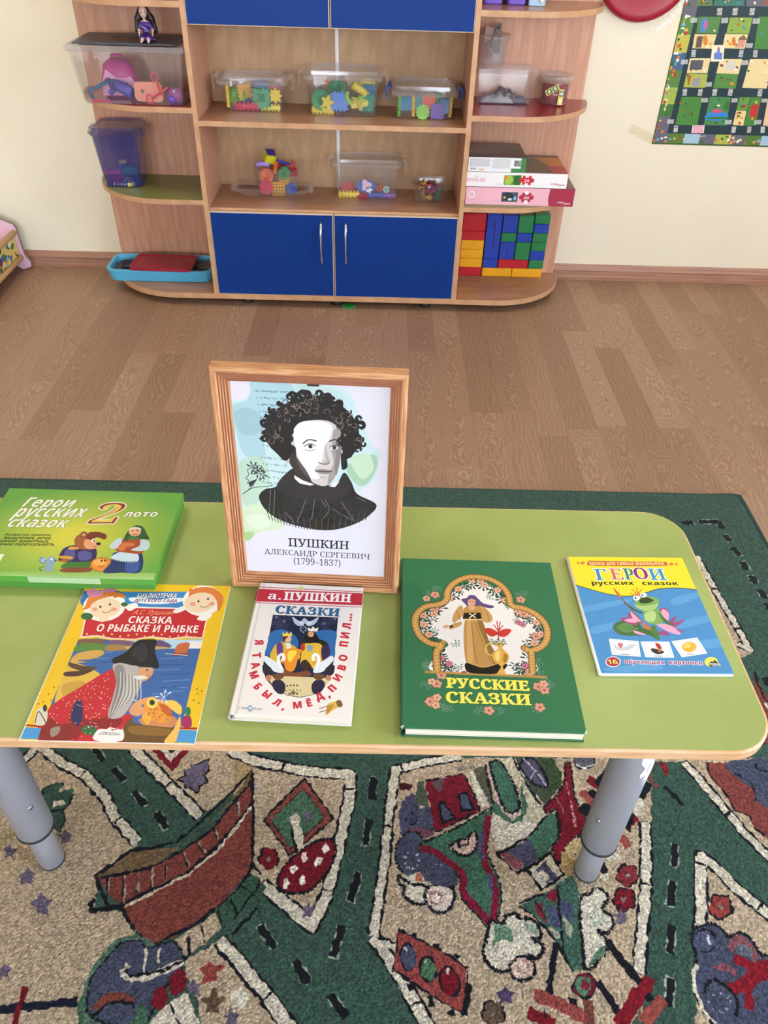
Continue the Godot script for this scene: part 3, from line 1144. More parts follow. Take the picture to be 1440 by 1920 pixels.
# ------------------------------------------------------------------ on the walls
func make_wall_things() -> void:
	var p := thing("poster", "laminated street map play poster taped to the right wall", "poster", Vector3(0.988, 0.517, WZ))
	var sh := part(p, "sheet", sheet_box(Vector3(0.9, 0.0012, 0.6133), 0.0003), printed(paint(1350, 920, "2a4048", ART_POSTER, 2, 0.0, [[ART_POSTER.slice(ART_POSTER_BLOCKS), Transform2D(0.0, Vector2(545, 0))], [ART_POSTER.slice(ART_POSTER_BLOCKS), Transform2D(0.0, Vector2(545, -590))], [ART_POSTER.slice(ART_POSTER_BLOCKS), Transform2D(0.0, Vector2(0, -590))]]), 0.18), Vector3(0.45, 0.3067, 0.0012), Vector3(90, 0, 0))
	sh.name = "sheet"
	part(p, "tape", cbox(Vector3(0.105, 0.03, 0.0004), 0.0001), clear("efe6c0", 0.12, 0.12), Vector3(-0.042, 0.032, 0.0008), Vector3(0, 0, -22))
	var d := thing("wall_disc", "round red dish shaped disc hung on the wall left of the map poster", "wall decoration", Vector3(0.840, 1.056, WZ))
	part(d, "dish", lathe([[0.150, 0.0], [0.160, 0.006], [0.1605, 0.014], [0.155, 0.021], [0.146, 0.024], [0.136, 0.022], [0.10, 0.0205], [0.0, 0.020]], 48), mat("a3172f", 0.3), Vector3.ZERO, Vector3(90, 0, 0))
	# white lace cut-out beside the disc
	var st := begin(false)
	var rg := RandomNumberGenerator.new()
	rg.seed = 9
	for k in 44:
		var t := rg.randf()
		var at := Vector3(0.897 + 0.10 * t, 0.879 + 0.095 * t * t + rg.randf_range(-0.012, 0.014), 0)
		var ring := PackedVector3Array()
		var r := rg.randf_range(0.0025, 0.0055)
		for e in 7:
			ring.append(at + Vector3(r * cos(TAU * e / 7), r * sin(TAU * e / 7), 0.0016 + 0.0002 * (k % 5)))
		var low := PackedVector3Array()
		for v in ring:
			low.append(Vector3(v.x, v.y, 0))
		loft_into(st, [low, ring])
	single("paper_lace", commit(st), mat("f6f4ee", 0.7), "white lacy paper cut-out between the red disc and the map poster", "wall decoration", Vector3(0, 0, WZ))

# ------------------------------------------------------------------ toy pieces
func toothed(s: float, n: int, depth: float) -> PackedVector2Array:
	var o := PackedVector2Array()
	for side in 4:
		var d := Vector2.from_angle(PI / 2 * side)
		var p := d.orthogonal()
		for k in n * 2:
			var a := -s / 2 + s * k / (n * 2.0)
			var b := -s / 2 + s * (k + 1) / (n * 2.0)
			var r := s / 2 + (depth if k % 2 else 0.0)
			o.append(d * r - p * a)
			o.append(d * r - p * b)
	return o

func petal(r: float, n: int, amp: float) -> PackedVector2Array:
	var o := PackedVector2Array()
	for k in n * 6:
		var a := TAU * k / (n * 6.0)
		o.append(Vector2.from_angle(a) * r * (1.0 + amp * cos(a * n)))
	return o

func piece_mesh(kind: String, s: float) -> ArrayMesh:
	var key := "piece %s %s" % [kind, s]
	if box_cache.has(key):
		return box_cache[key]
	var m: ArrayMesh
	match kind:
		"plate":
			m = prism(toothed(s * 0.84, 4, s * 0.08), s * 0.14, 0.0)
		"window":
			var st := begin(false)
			prism_into(st, toothed(s * 0.84, 4, s * 0.08), s * 0.1, 0.0)
			for k in 3:
				st.append_from(cbox(Vector3(s * 0.36, s * 0.05, s * 0.07), 0.0002), 0, Transform3D(Basis(), Vector3(0, s * 0.115, (k - 1) * s * 0.14)))
				st.append_from(cbox(Vector3(s * 0.07, s * 0.05, s * 0.36), 0.0002), 0, Transform3D(Basis(), Vector3((k - 1) * s * 0.14, s * 0.115, 0)))
			m = commit(st)
		"flower":
			m = prism(petal(s * 0.42, 8, 0.2), s * 0.16, 0.0)
		"gear":
			m = prism(petal(s * 0.45, 12, 0.09), s * 0.12, 0.0)
		"disc":
			m = lathe([[s * 0.46, 0], [s * 0.5, s * 0.03], [s * 0.5, s * 0.12], [s * 0.46, s * 0.15], [s * 0.15, s * 0.15], [s * 0.13, s * 0.1]], 20)
		"bar":
			var st := begin(false)
			st.append_from(cbox(Vector3(s, s * 0.16, s * 0.2), 0.001), 0, Transform3D())
			for k in 6:
				for q in [-1, 1]:
					st.append_from(cbox(Vector3(s * 0.08, s * 0.16, s * 0.1), 0.0004), 0, Transform3D(Basis(), Vector3(s * (-0.42 + k * 0.168), 0, q * s * 0.13)))
			m = commit(st)
		"lattice":
			var st := begin(false)
			for k in 5:
				var l := s * (0.95 if k in [1, 2, 3] else 0.8)
				st.append_from(cbox(Vector3(l, s * 0.1, s * 0.09), 0.0005), 0, Transform3D(Basis(), Vector3(0, 0, s * (k - 2) * 0.2)))
				st.append_from(cbox(Vector3(s * 0.09, s * 0.1, s * 0.8), 0.0005), 0, Transform3D(Basis(), Vector3(s * (k - 2) * 0.21, 0, 0)))
			m = commit(st)
		"brick":
			var st := begin(false)
			st.append_from(cbox(Vector3(s, s * 0.45, s * 0.5), 0.001), 0, Transform3D())
			for k in 4:
				st.append_from(lathe([[s * 0.08, 0], [s * 0.08, s * 0.08], [s * 0.07, s * 0.09]], 10), 0, Transform3D(Basis(), Vector3(s * (-0.25 + 0.5 * (k % 2)), s * 0.22, s * (-0.12 + 0.24 * (k / 2)))))
			m = commit(st)
		"bend":
			var path := []
			for k in 12:
				var a := PI * 1.15 * k / 11.0
				path.append(Vector3(cos(a), 0, sin(a)) * s * 0.36)
			m = tube(path, s * 0.13, 10)
		"tube":
			m = tube([Vector3(-s / 2, 0, 0), Vector3(-s / 6, s * 0.05, 0), Vector3(s / 6, s * 0.05, 0), Vector3(s / 2, 0, 0)], s * 0.2, 10)
		"arch":
			var o := PackedVector2Array()
			for k in 11:
				o.append(Vector2.from_angle(PI * k / 10.0) * s * 0.5)
			for k in 11:
				o.append(Vector2.from_angle(PI - PI * k / 10.0) * s * 0.2)
			m = prism(o, s * 0.4, 0.0)
		"peg":
			m = lathe([[s * 0.5, 0], [s * 0.55, s * 0.1], [s * 0.5, s * 0.28], [s * 0.2, s * 0.34], [s * 0.17, s * 0.9]], 8)
		"crown":
			m = prism(petal(s * 0.45, 5, 0.3), s * 0.3, 0.0)
		_:
			m = ball(s * 0.5, s * 0.5, s * 0.5)
	box_cache[key] = m
	return m

# rows: [kind, colour, size, x, y, z, turn x, turn y, turn z, label]
func pieces(called: String, category: String, group: String, rows: Array, big := 1.0, floor_y := 0.0, back := 0.0) -> void:
	for r in rows:
		r[2] *= big
		r[4] = floor_y + (r[4] - floor_y) * big
		r[5] -= back
		single(called, piece_mesh(r[0], r[2]), mat(r[1], 0.35), r[9], category, Vector3(r[3], r[4], r[5]), Vector3(r[6], r[7], r[8]), group)

# ------------------------------------------------------------------ lidded tubs
func storage_box(label: String, at: Vector3, w: float, d: float, h: float, lid_h: float, clip_hex := "", turn := 0.0, body_mat := "clear", lid_mat := "clearlid") -> Node3D:
	var t := thing("storage_box", label, "storage box", at, turn)
	part(t, "body", tub(w, d, h, w * 0.045, 0.016), mats[body_mat])
	if lid_h > 0.0:
		part(t, "lid", lid_mesh(w + 0.018, d + 0.018, lid_h, 0.016, 0.022), mats[lid_mat], Vector3(0, h + 0.0005, 0))
		var cm: Material = mats["clearlid"] if clip_hex in ["", "none"] else mat(clip_hex, 0.3)
		for s in [-1, 1] if clip_hex != "none" else []:
			# hooked clip: out, up over the rim and down
			var o := PackedVector2Array([Vector2(0, 0.012), Vector2(0.010, 0.016), Vector2(0.019, 0.010), Vector2(0.0205, -0.008), Vector2(0.0165, -0.024), Vector2(0.0125, -0.024), Vector2(0.0150, -0.008), Vector2(0.0130, 0.005), Vector2(0.008, 0.008), Vector2(0, 0.006)])
			var st := begin(false)
			var dd := d * 0.5
			var tr := Transform3D(Basis(Vector3(s, 0, 0), Vector3(0, 0, 1), Vector3(0, 1, 0)), Vector3(s * (w / 2 + 0.009), h + 0.004, -dd / 2))
			prism_into(st, o, dd, 0.0, tr)
			part(t, "clip", commit(st), cm)
	return t

# ------------------------------------------------------------------ left end shelves
func make_left_unit_things() -> void:
	# big clear box of dressing-up toys
	var t := thing("storage_box", "largest clear plastic box with pink toys, under the doll", "storage box", Vector3(-0.800, 0.6728, -2.812))
	part(t, "body", tub(0.350, 0.225, 0.150, 0.016, 0.018, 0.002, 0.004), mats["clear"])
	part(t, "lid", loft([rring(0.366, 0.242, 0.02, 0.150), rring(0.368, 0.244, 0.02, 0.152), rring(0.368, 0.244, 0.02, 0.163), rring(0.360, 0.236, 0.02, 0.165), rring(0.350, 0.226, 0.02, 0.165), rring(0.340, 0.216, 0.02, 0.160)]), clear("d0ccce", 0.25, 0.1))
	# items inside
	var case_t := thing("toy_case", "magenta toy vanity case with pale pink star cut-outs inside the largest clear box", "toy", Vector3(-0.865, 0.676, -2.835), 6)
	part(case_t, "shell", loft([rring(0.10, 0.07, 0.02, 0), rring(0.115, 0.08, 0.025, 0.05), rring(0.09, 0.07, 0.025, 0.092), rring(0.05, 0.05, 0.02, 0.105)], true, true, true), mat("c02a86", 0.4))
	var plate := PackedVector2Array([Vector2(-0.055, 0.0), Vector2(0.05, 0.0), Vector2(0.058, 0.03), Vector2(0.04, 0.055), Vector2(0.015, 0.05), Vector2(-0.005, 0.052), Vector2(-0.035, 0.075), Vector2(-0.05, 0.04)])
	var pst := begin(false)
	prism_into(pst, plate, 0.004, 0.0, Transform3D(Basis(Vector3(1, 0, 0), Vector3(0, 0, 1), Vector3(0, 1, 0)), Vector3(0, 0.006, 0.036)))
	part(case_t, "front_plate", commit(pst), mat("f0a8d2", 0.4))
	for k in [Vector3(0.025, 0.036, 0.041), Vector3(-0.034, 0.05, 0.041), Vector3(0.038, 0.012, 0.041)]:
		part(case_t, "star", prism(petal(0.007, 5, 0.35), 0.0015, 0.0), mat("b8307a", 0.45), k, Vector3(90, 0, 0))
	part(case_t, "grip", tube([Vector3(-0.02, 0.10, 0), Vector3(-0.015, 0.115, 0), Vector3(0.015, 0.115, 0), Vector3(0.02, 0.10, 0)], 0.005), mat("c02a86", 0.4))
	var dry := thing("toy_hair_dryer", "violet toy hair dryer lying in the largest clear box", "toy", Vector3(-0.852, 0.693, -2.768), -25)
	part(dry, "barrel", tube([Vector3(-0.022, 0.024, 0), Vector3(0.0, 0.022, 0), Vector3(0.03, 0.012, 0), Vector3(0.045, 0.006, 0)], 0.017, 12), mat("5a50b8", 0.35))
	part(dry, "vent", lathe([[0.014, 0], [0.014, 0.002], [0.011, 0.003]], 16), mat("3f3790", 0.4), Vector3(-0.014, 0.028, 0.015), Vector3(80, 0, 0))
	part(dry, "handle", tube([Vector3(-0.01, 0.018, 0.0), Vector3(-0.03, 0.004, 0.006), Vector3(-0.036, -0.002, 0.008)], 0.008, 10), mat("5a50b8", 0.35))
	var mir := thing("toy_mirror", "salmon pink square toy mirror leaning in the largest clear box", "toy", Vector3(-0.752, 0.679, -2.742), -4)
	var mst := begin(false)
	prism_into(mst, PackedVector2Array([Vector2(-0.036, 0), Vector2(0.036, 0), Vector2(0.045, 0.008), Vector2(0.045, 0.046), Vector2(0.036, 0.056), Vector2(-0.036, 0.056), Vector2(-0.045, 0.048), Vector2(-0.045, 0.008)]), 0.008, 0.0, Transform3D(Basis(Vector3(1, 0, 0), Vector3(0, 0, 1), Vector3(0, 1, 0)), Vector3(0, 0, 0)))
	part(mir, "plate", commit(mst), mat("f5a08c", 0.4))
	part(mir, "print_mark", prism(petal(0.006, 4, 0.3), 0.0008), mat("7a6a50", 0.6), Vector3(-0.018, 0.03, 0.0082), Vector3(90, 0, 0))
	var sc := thing("toy_scissors", "red toy scissors propped before the salmon mirror in the clear box", "toy", Vector3(-0.735, 0.690, -2.724), 0)
	for r in [[Vector3(-0.004, 0.0, 0), Vector3(0.048, 0.034, 0)], [Vector3(0.018, 0.046, 0.003), Vector3(0.026, 0.012, 0.003)]]:
		part(sc, "blade", tube([r[0], r[1]], 0.0035, 8), mat("e2405a", 0.4))
	for r in [Vector3(-0.014, -0.001, 0), Vector3(0.012, 0.062, 0.003)]:
		var lp := []
		for k in 13:
			lp.append(r + Vector3(cos(TAU * k / 12.0) * 0.010, sin(TAU * k / 12.0) * 0.0125, 0))
		part(sc, "finger_ring", tube(lp, 0.0025, 8), mat("e2405a", 0.4))
	var bag := thing("toy_strap", "teal plastic toy handle at the left end of the largest clear box", "toy", Vector3(-0.915, 0.676, -2.76), 0)
	part(bag, "strap", tube([Vector3(-0.02, 0.006, 0.02), Vector3(-0.026, 0.03, 0.02), Vector3(-0.008, 0.036, 0.012), Vector3(0.02, 0.048, 0.0), Vector3(0.03, 0.056, -0.02)], 0.010, 8, 0.5), mat("1f5a8a", 0.4))
	var comb := thing("toy_comb", "pink toy comb lying in the left front of the clear box", "toy", Vector3(-0.905, 0.681, -2.728), 8)
	part(comb, "back", cbox(Vector3(0.055, 0.006, 0.008), 0.002), mat("d8487a", 0.4))
	for k in 11:
		part(comb, "tooth", cbox(Vector3(0.0022, 0.004, 0.014), 0.0004), mat("d8487a", 0.4), Vector3(-0.025 + k * 0.005, 0, 0.010))
	var pg := thing("toy_bag", "purple and pink see-through toy purse in the right end of the clear box", "toy", Vector3(-0.672, 0.676, -2.755), 0)
	part(pg, "pouch", loft([rring(0.046, 0.03, 0.012, 0), rring(0.056, 0.04, 0.016, 0.02), rring(0.036, 0.024, 0.01, 0.04)], true, true, true), mat("a8489a", 0.35))
	part(pg, "clasp", ball(0.005, 0.005, 0.005, 8), mat("d8c0e0", 0.3), Vector3(0, 0.034, 0.016))
	single("toy_ball", ball(0.012, 0.012, 0.012), mat("6a4ab8", 0.3), "small violet bead ball at the right end of the largest clear box", "toy", Vector3(-0.678, 0.690, -2.722))
	# board on the lid
	var bd := thing("picture_board", "dark blue picture board with brown pattern on the largest box lid", "board", Vector3(-0.806, 0.8382, -2.812), 1)
	part(bd, "board", cbox(Vector3(0.31, 0.004, 0.19), 0.001), mat("3a4252", 0.4), Vector3(0, 0.002, 0))
	for k in 9:
		part(bd, "leaf_print", prism(petal(0.016 + 0.003 * (k % 3), 4, 0.3), 0.0006), mat(["6a4a30", "7a5a38", "54402c"][k % 3], 0.5), Vector3(-0.09 + 0.022 * k, 0.004, 0.04 - 0.024 * (k % 3)))
	doll()
	# blue box with blocks
	var bb := thing("storage_box", "translucent dark blue lidded box on the olive green rounded shelf", "storage box", Vector3(-0.918, 0.3855, -2.878), 3)
	part(bb, "body", tub(0.150, 0.148, 0.176, 0.013, 0.012, 0.002, 0.004), mats["bluebox"])
	part(bb, "lid", lid_mesh(0.168, 0.166, 0.018, 0.014, 0.02), clear("1c2c80", 0.3, 0.08), Vector3(0, 0.1765, 0))
	for s in [-1, 1]:
		part(bb, "clip", cbox(Vector3(0.012, 0.03, 0.05), 0.003), clear("28388c", 0.35, 0.08), Vector3(s * 0.086, 0.172, 0))
	pieces("toy_block", "toy block", "blocks in the blue box", [
		["brick", "e0709a", 0.030, -0.962, 0.430, -2.835, 10, 4, 0, "left of two pink blocks side by side in the blue box"],
		["brick", "e0709a", 0.030, -0.932, 0.431, -2.835, 8, -4, 6, "right of two pink blocks side by side in the blue box"],
		["brick", "1f8a8a", 0.060, -0.905, 0.428, -2.87, 0, 20, 0, "teal block behind the pink ones in the blue box"],
		["brick", "d8c84a", 0.026, -0.912, 0.462, -2.85, 0, 10, 10, "dull yellow block topmost in the blue box"],
		["brick", "9a2a7a", 0.046, -0.938, 0.409, -2.835, 0, 0, -8, "purple block under the pink ones in the blue box"],
		["arch", "8a8ab0", 0.036, -0.898, 0.398, -2.822, -90, 0, 10, "grey arch block at the front of the blue box"],
		["brick", "e0d070", 0.026, -0.888, 0.394, -2.825, 0, 20, 0, "pale yellow block on the floor of the blue box"],
	])
	for k in 4:
		single("bead", ball(0.0055, 0.0055, 0.0055, 10), mat("e8e6ee", 0.3), ["leftmost", "second", "third", "rightmost"][k] + " of four white beads at the bottom of the blue box", "bead", Vector3(-0.946 + k * 0.0125, 0.3935, -2.8235), Vector3.ZERO, "white beads in the blue box")
	# trays at the bottom
	var tr := thing("tray", "light blue shallow plastic tray on the bottom shelf", "tray", Vector3(-0.834, 0.0497, -2.865), 0.5)
	part(tr, "rim", tub(0.392, 0.160, 0.046, 0.006, 0.03, 0.008, 0.003), mat("58b4dc", 0.32))
	part(tr, "sand_mat", prism(inset(ring2(0.37, 0.138, 0.025), 0.0), 0.004), mat("4a4c5a", 0.6), Vector3(0, 0.022, 0))
	for k in 3:
		var cr := thing("toy_plate", ["dark blue toy dish at the left end of the blue tray", "grey toy dish at the right end of the blue tray", "charcoal toy dish under the red tray's right edge"][k], "toy", Vector3([-0.965, -0.668, -0.70][k], 0.0765, [-2.865, -2.865, -2.83][k]))
		part(cr, "dish", lathe([[0.014, 0], [0.03, 0.004], [0.034, 0.014], [0.031, 0.015], [0.024, 0.006]], 20), mat(["2c3048", "5a5e66", "3e4248"][k], 0.45))
	var rt := thing("tray", "dark red tray lying on top of the light blue tray", "tray", Vector3(-0.822, 0.0965, -2.842), -1)
	part(rt, "base", loft([rring(0.222, 0.130, 0.014, 0.0), rring(0.232, 0.140, 0.016, 0.004), rring(0.232, 0.140, 0.016, 0.012), rring(0.224, 0.132, 0.014, 0.0125), rring(0.212, 0.120, 0.012, 0.008)]), mat("9a1c38", 0.38))

func ring2(w: float, d: float, r: float) -> PackedVector2Array:
	var o := PackedVector2Array()
	for v in rring(w, d, r, 0):
		o.append(Vector2(v.x, v.z))
	return o

func doll() -> void:
	var t := thing("doll", "dark haired fashion doll in a purple dress sitting on the clear box", "doll", Vector3(-0.742, 0.8425, -2.775), 8)
	var sk := mat("e6bfae", 0.5)
	part(t, "body", flesh([
		[Vector3(0, 0.008, 0), Vector3(0, 0.032, -0.002), 0.0105, 0.0085],
		[Vector3(0, 0.032, -0.002), Vector3(0, 0.046, -0.001), 0.0085, 0.010],
		[Vector3(-0.011, 0.047, -0.001), Vector3(0.011, 0.047, -0.001), 0.0048, 0.0048],
		[Vector3(0, 0.047, 0), Vector3(0, 0.062, 0.002), 0.0038, 0.0034],
		[Vector3(0, 0.071, 0.004), Vector3(0, 0.080, 0.003), 0.0105, 0.0128],
		[Vector3(0, 0.066, 0.007), Vector3(0, 0.072, 0.005), 0.0052, 0.009],
		[Vector3(-0.013, 0.046, 0), Vector3(-0.021, 0.028, 0.005), 0.0042, 0.0032],
		[Vector3(-0.021, 0.028, 0.005), Vector3(-0.018, 0.012, 0.018), 0.0032, 0.0026],
		[Vector3(0.013, 0.046, 0), Vector3(0.022, 0.028, 0.005), 0.0042, 0.0032],
		[Vector3(0.022, 0.028, 0.005), Vector3(0.019, 0.012, 0.018), 0.0032, 0.0026],
		[Vector3(-0.006, 0.009, 0.002), Vector3(-0.009, 0.010, 0.040), 0.0075, 0.0055],
		[Vector3(-0.009, 0.010, 0.040), Vector3(-0.010, 0.006, 0.066), 0.0052, 0.0034],
		[Vector3(0.006, 0.009, 0.002), Vector3(0.009, 0.010, 0.040), 0.0075, 0.0055],
		[Vector3(0.009, 0.010, 0.040), Vector3(0.011, 0.006, 0.066), 0.0052, 0.0034],
	], 0.0026, 0.004), sk)
	part(t, "dress_top", flesh([[Vector3(0, 0.012, 0), Vector3(0, 0.032, -0.002), 0.0125, 0.010], [Vector3(0, 0.032, -0.002), Vector3(0, 0.043, -0.001), 0.010, 0.0118], [Vector3(-0.013, 0.045, 0), Vector3(-0.018, 0.034, 0.003), 0.0062, 0.005], [Vector3(0.013, 0.045, 0), Vector3(0.018, 0.034, 0.003), 0.0062, 0.005]], 0.0028, 0.004), mat("4a2a86", 0.28))
	part(t, "skirt", flesh([[Vector3(0, 0.012, 0.002), Vector3(-0.010, 0.011, 0.036), 0.0125, 0.0095], [Vector3(0, 0.012, 0.002), Vector3(0.012, 0.011, 0.036), 0.0125, 0.0095], [Vector3(0.012, 0.010, 0.01), Vector3(0.026, 0.006, 0.02), 0.009, 0.005]], 0.003, 0.006), mat("40227a", 0.3))
	part(t, "sash", tube([Vector3(-0.012, 0.040, 0.008), Vector3(0.0, 0.034, 0.0115), Vector3(0.010, 0.026, 0.010)], 0.0016, 6), mat("c8b8e0", 0.3))
	part(t, "necklace", tube([Vector3(-0.008, 0.049, 0.004), Vector3(0, 0.045, 0.0088), Vector3(0.008, 0.049, 0.004)], 0.0013, 6), mat("d8d0e8", 0.25))
	part(t, "hair", flesh([
		[Vector3(0, 0.082, -0.003), Vector3(0, 0.074, -0.006), 0.0142, 0.0150],
		[Vector3(-0.012, 0.080, 0.0), Vector3(-0.020, 0.058, -0.002), 0.0058, 0.0085],
		[Vector3(-0.020, 0.058, -0.002), Vector3(-0.026, 0.028, 0.002), 0.0085, 0.0062],
		[Vector3(0.012, 0.080, 0.0), Vector3(0.021, 0.058, -0.003), 0.0058, 0.0095],
		[Vector3(0.021, 0.058, -0.003), Vector3(0.029, 0.026, -0.002), 0.0095, 0.0075],
		[Vector3(0, 0.07, -0.01), Vector3(0, 0.03, -0.014), 0.013, 0.011],
	], 0.003, 0.005), mat("1c1216", 0.35))
	for s in [-1, 1]:
		part(t, "eye", ball(0.0028, 0.0022, 0.0012, 10), mat("f4f0f0", 0.3), Vector3(s * 0.0048, 0.0755, 0.0142))
		part(t, "iris", ball(0.0015, 0.0017, 0.0008, 8), mat("3a2430", 0.2), Vector3(s * 0.0048, 0.0755, 0.0152))
		part(t, "eyebrow", tube([Vector3(s * 0.0025, 0.0798, 0.0150), Vector3(s * 0.0055, 0.0808, 0.0142), Vector3(s * 0.0082, 0.0795, 0.0124)], 0.0005, 5), mat("2a1a1c", 0.5))
	part(t, "mouth", ball(0.0022, 0.0011, 0.0009, 8), mat("b03a4a", 0.4), Vector3(0, 0.0672, 0.0134))

# ------------------------------------------------------------------ middle shelves
func make_centre_things() -> void:
	var S1 := 0.6355
	storage_box("clear lidded box of building pieces with a yellow flower, upper middle shelf left", Vector3(-0.437, S1, -2.895), 0.212, 0.130, 0.082, 0.020)
	pieces("building_piece", "toy piece", "pieces in the upper left middle box", [
		["plate", "e8c820", 0.062, -0.520, 0.673, -2.862, 90, 0, 84, "yellow toothed strip upright at the far left of the upper left box"],
		["disc", "6aa832", 0.058, -0.493, 0.668, -2.868, 70, -15, 0, "leaf green disc near the left end of the upper left box"],
		["plate", "e2a828", 0.046, -0.470, 0.684, -2.868, 75, 40, 20, "amber toothed plate standing on its corner in the upper left box"],
		["gear", "24508e", 0.052, -0.478, 0.657, -2.862, 25, 0, 12, "dark blue gear lying in the upper left box"],
		["bar", "d8305a", 0.075, -0.463, 0.646, -2.842, 90, 0, 0, "crimson toothed bar at the bottom of the upper left box"],
		["window", "2f9a6a", 0.060, -0.411, 0.671, -2.845, 84, 0, 3, "green plate with a dark window grid in the upper left box"],
		["plate", "2a5aa0", 0.050, -0.413, 0.692, -2.875, 85, 0, 0, "blue toothed plate behind the green window plate in the upper left box"],
		["plate", "b8483a", 0.045, -0.372, 0.680, -2.880, 80, 20, 10, "brick red plate behind the yellow flower in the upper left box"],
		["flower", "f0d030", 0.044, -0.363, 0.678, -2.848, 80, 0, 8, "yellow flower-shaped piece at the right of the upper left box"],
		["bar", "f0e058", 0.062, -0.382, 0.645, -2.842, 90, 0, 3, "pale yellow toothed bar below the yellow flower in the upper left box"],
	], 1.06, S1, 0.015)
	storage_box("tallest clear lidded box of pieces in the centre of the upper middle shelf", Vector3(-0.137, S1, -2.876), 0.238, 0.154, 0.108, 0.024)
	pieces("building_piece", "toy piece", "pieces in the tallest middle box", [
		["disc", "3a9a62", 0.062, -0.212, 0.668, -2.845, 60, 20, 0, "green disc at the left of the tallest box"],
		["bar", "f0d84a", 0.070, -0.205, 0.645, -2.828, 90, 0, 6, "yellow toothed bar on the floor of the tallest box, left"],
		["crown", "f0dc50", 0.036, -0.186, 0.668, -2.824, 80, 0, 20, "small yellow star piece left of the blue plate in the tallest box"],
		["plate", "3a7ad0", 0.055, -0.149, 0.671, -2.826, 84, 0, 0, "bright blue toothed plate at the front of the tallest box"],
		["disc", "2f8a5a", 0.056, -0.160, 0.700, -2.865, 50, 0, 10, "dark green disc behind the bright blue plate in the tallest box"],
		["plate", "d8603a", 0.050, -0.172, 0.700, -2.880, 70, 30, 30, "orange plate high up behind the dark green disc in the tallest box"],
		["bend", "8ac83a", 0.062, -0.103, 0.686, -2.834, 80, 0, -20, "lime green bent tube in the tallest box"],
		["tube", "e8d040", 0.060, -0.082, 0.697, -2.850, 0, 20, -35, "yellow tube above the lime bend in the tallest box"],
		["disc", "d8c848", 0.060, -0.058, 0.698, -2.880, 60, 0, 0, "mustard disc at the upper right of the tallest box"],
		["crown", "f0e070", 0.050, -0.085, 0.660, -2.834, 20, 0, 0, "pale yellow star piece at the bottom of the tallest box"],
		["plate", "3aa090", 0.050, -0.056, 0.664, -2.842, 70, -20, 10, "sea green plate at the right of the tallest box"],
		["plate", "2a6aa0", 0.046, -0.052, 0.690, -2.864, 75, -10, 0, "steel blue plate behind the sea green one in the tallest box"],
	], 1.08, S1, 0.014)
	storage_box("flat clear lidded box with blue clips on the upper middle shelf, right", Vector3(0.1315, S1, -2.873), 0.200, 0.164, 0.070, 0.026, "24489a")
	pieces("building_piece", "toy piece", "pieces in the blue-clipped box", [
		["bar", "58b838", 0.052, 0.050, 0.666, -2.800, 0, 0, 88, "green upright toothed bar at the left end of the blue-clipped box"],
		["plate", "1f7aa8", 0.038, 0.074, 0.672, -2.806, 86, 0, 0, "teal plate beside the green bar in the blue-clipped box"],
		["bar", "e8b020", 0.055, 0.096, 0.667, -2.800, 0, 0, 92, "amber upright bar left of centre in the blue-clipped box"],
		["plate", "20808a", 0.040, 0.119, 0.675, -2.808, 86, 0, 0, "blue green plate left of the orange gear in the blue-clipped box"],
		["gear", "80c83a", 0.042, 0.128, 0.652, -2.796, 76, 0, 0, "lime gear at the bottom of the blue-clipped box"],
		["plate", "e0603a", 0.042, 0.147, 0.676, -2.806, 86, 0, 6, "orange red toothed plate in the middle of the blue-clipped box"],
		["plate", "6a4ab0", 0.042, 0.177, 0.656, -2.796, 84, 0, 0, "violet toothed plate at the front of the blue-clipped box"],
		["gear", "3a9a4a", 0.036, 0.180, 0.683, -2.812, 70, 0, 0, "green gear above the violet plate in the blue-clipped box"],
		["plate", "2a7ab0", 0.040, 0.203, 0.668, -2.806, 86, 0, 0, "azure plate right of the violet one in the blue-clipped box"],
		["bar", "e8b838", 0.050, 0.220, 0.665, -2.800, 0, 0, 88, "golden upright bar at the right end of the blue-clipped box"],
	], 1.16, S1, 0.013)
	# lower shelf
	var S2 := 0.3570
	var lt := thing("clear_tray", "upturned clear box lid used as a tray on the lower middle shelf", "tray", Vector3(-0.398, S2, -2.893))
	part(lt, "rim", tub(0.270, 0.125, 0.026, 0.016, 0.03, 0.002, 0.004), mats["clear"])
	for s in [-1, 1]:
		part(lt, "clip", cbox(Vector3(0.014, 0.020, 0.05), 0.003), mats["clearlid"], Vector3(s * 0.141, 0.018, 0))
	var ob := thing("storage_box", "open clear tub heaped with pieces standing in the upturned lid", "storage box", Vector3(-0.378, S2 + 0.0035, -2.893))
	part(ob, "body", tub(0.160, 0.100, 0.088, 0.010, 0.022, 0.0018, 0.003), mats["clear"])
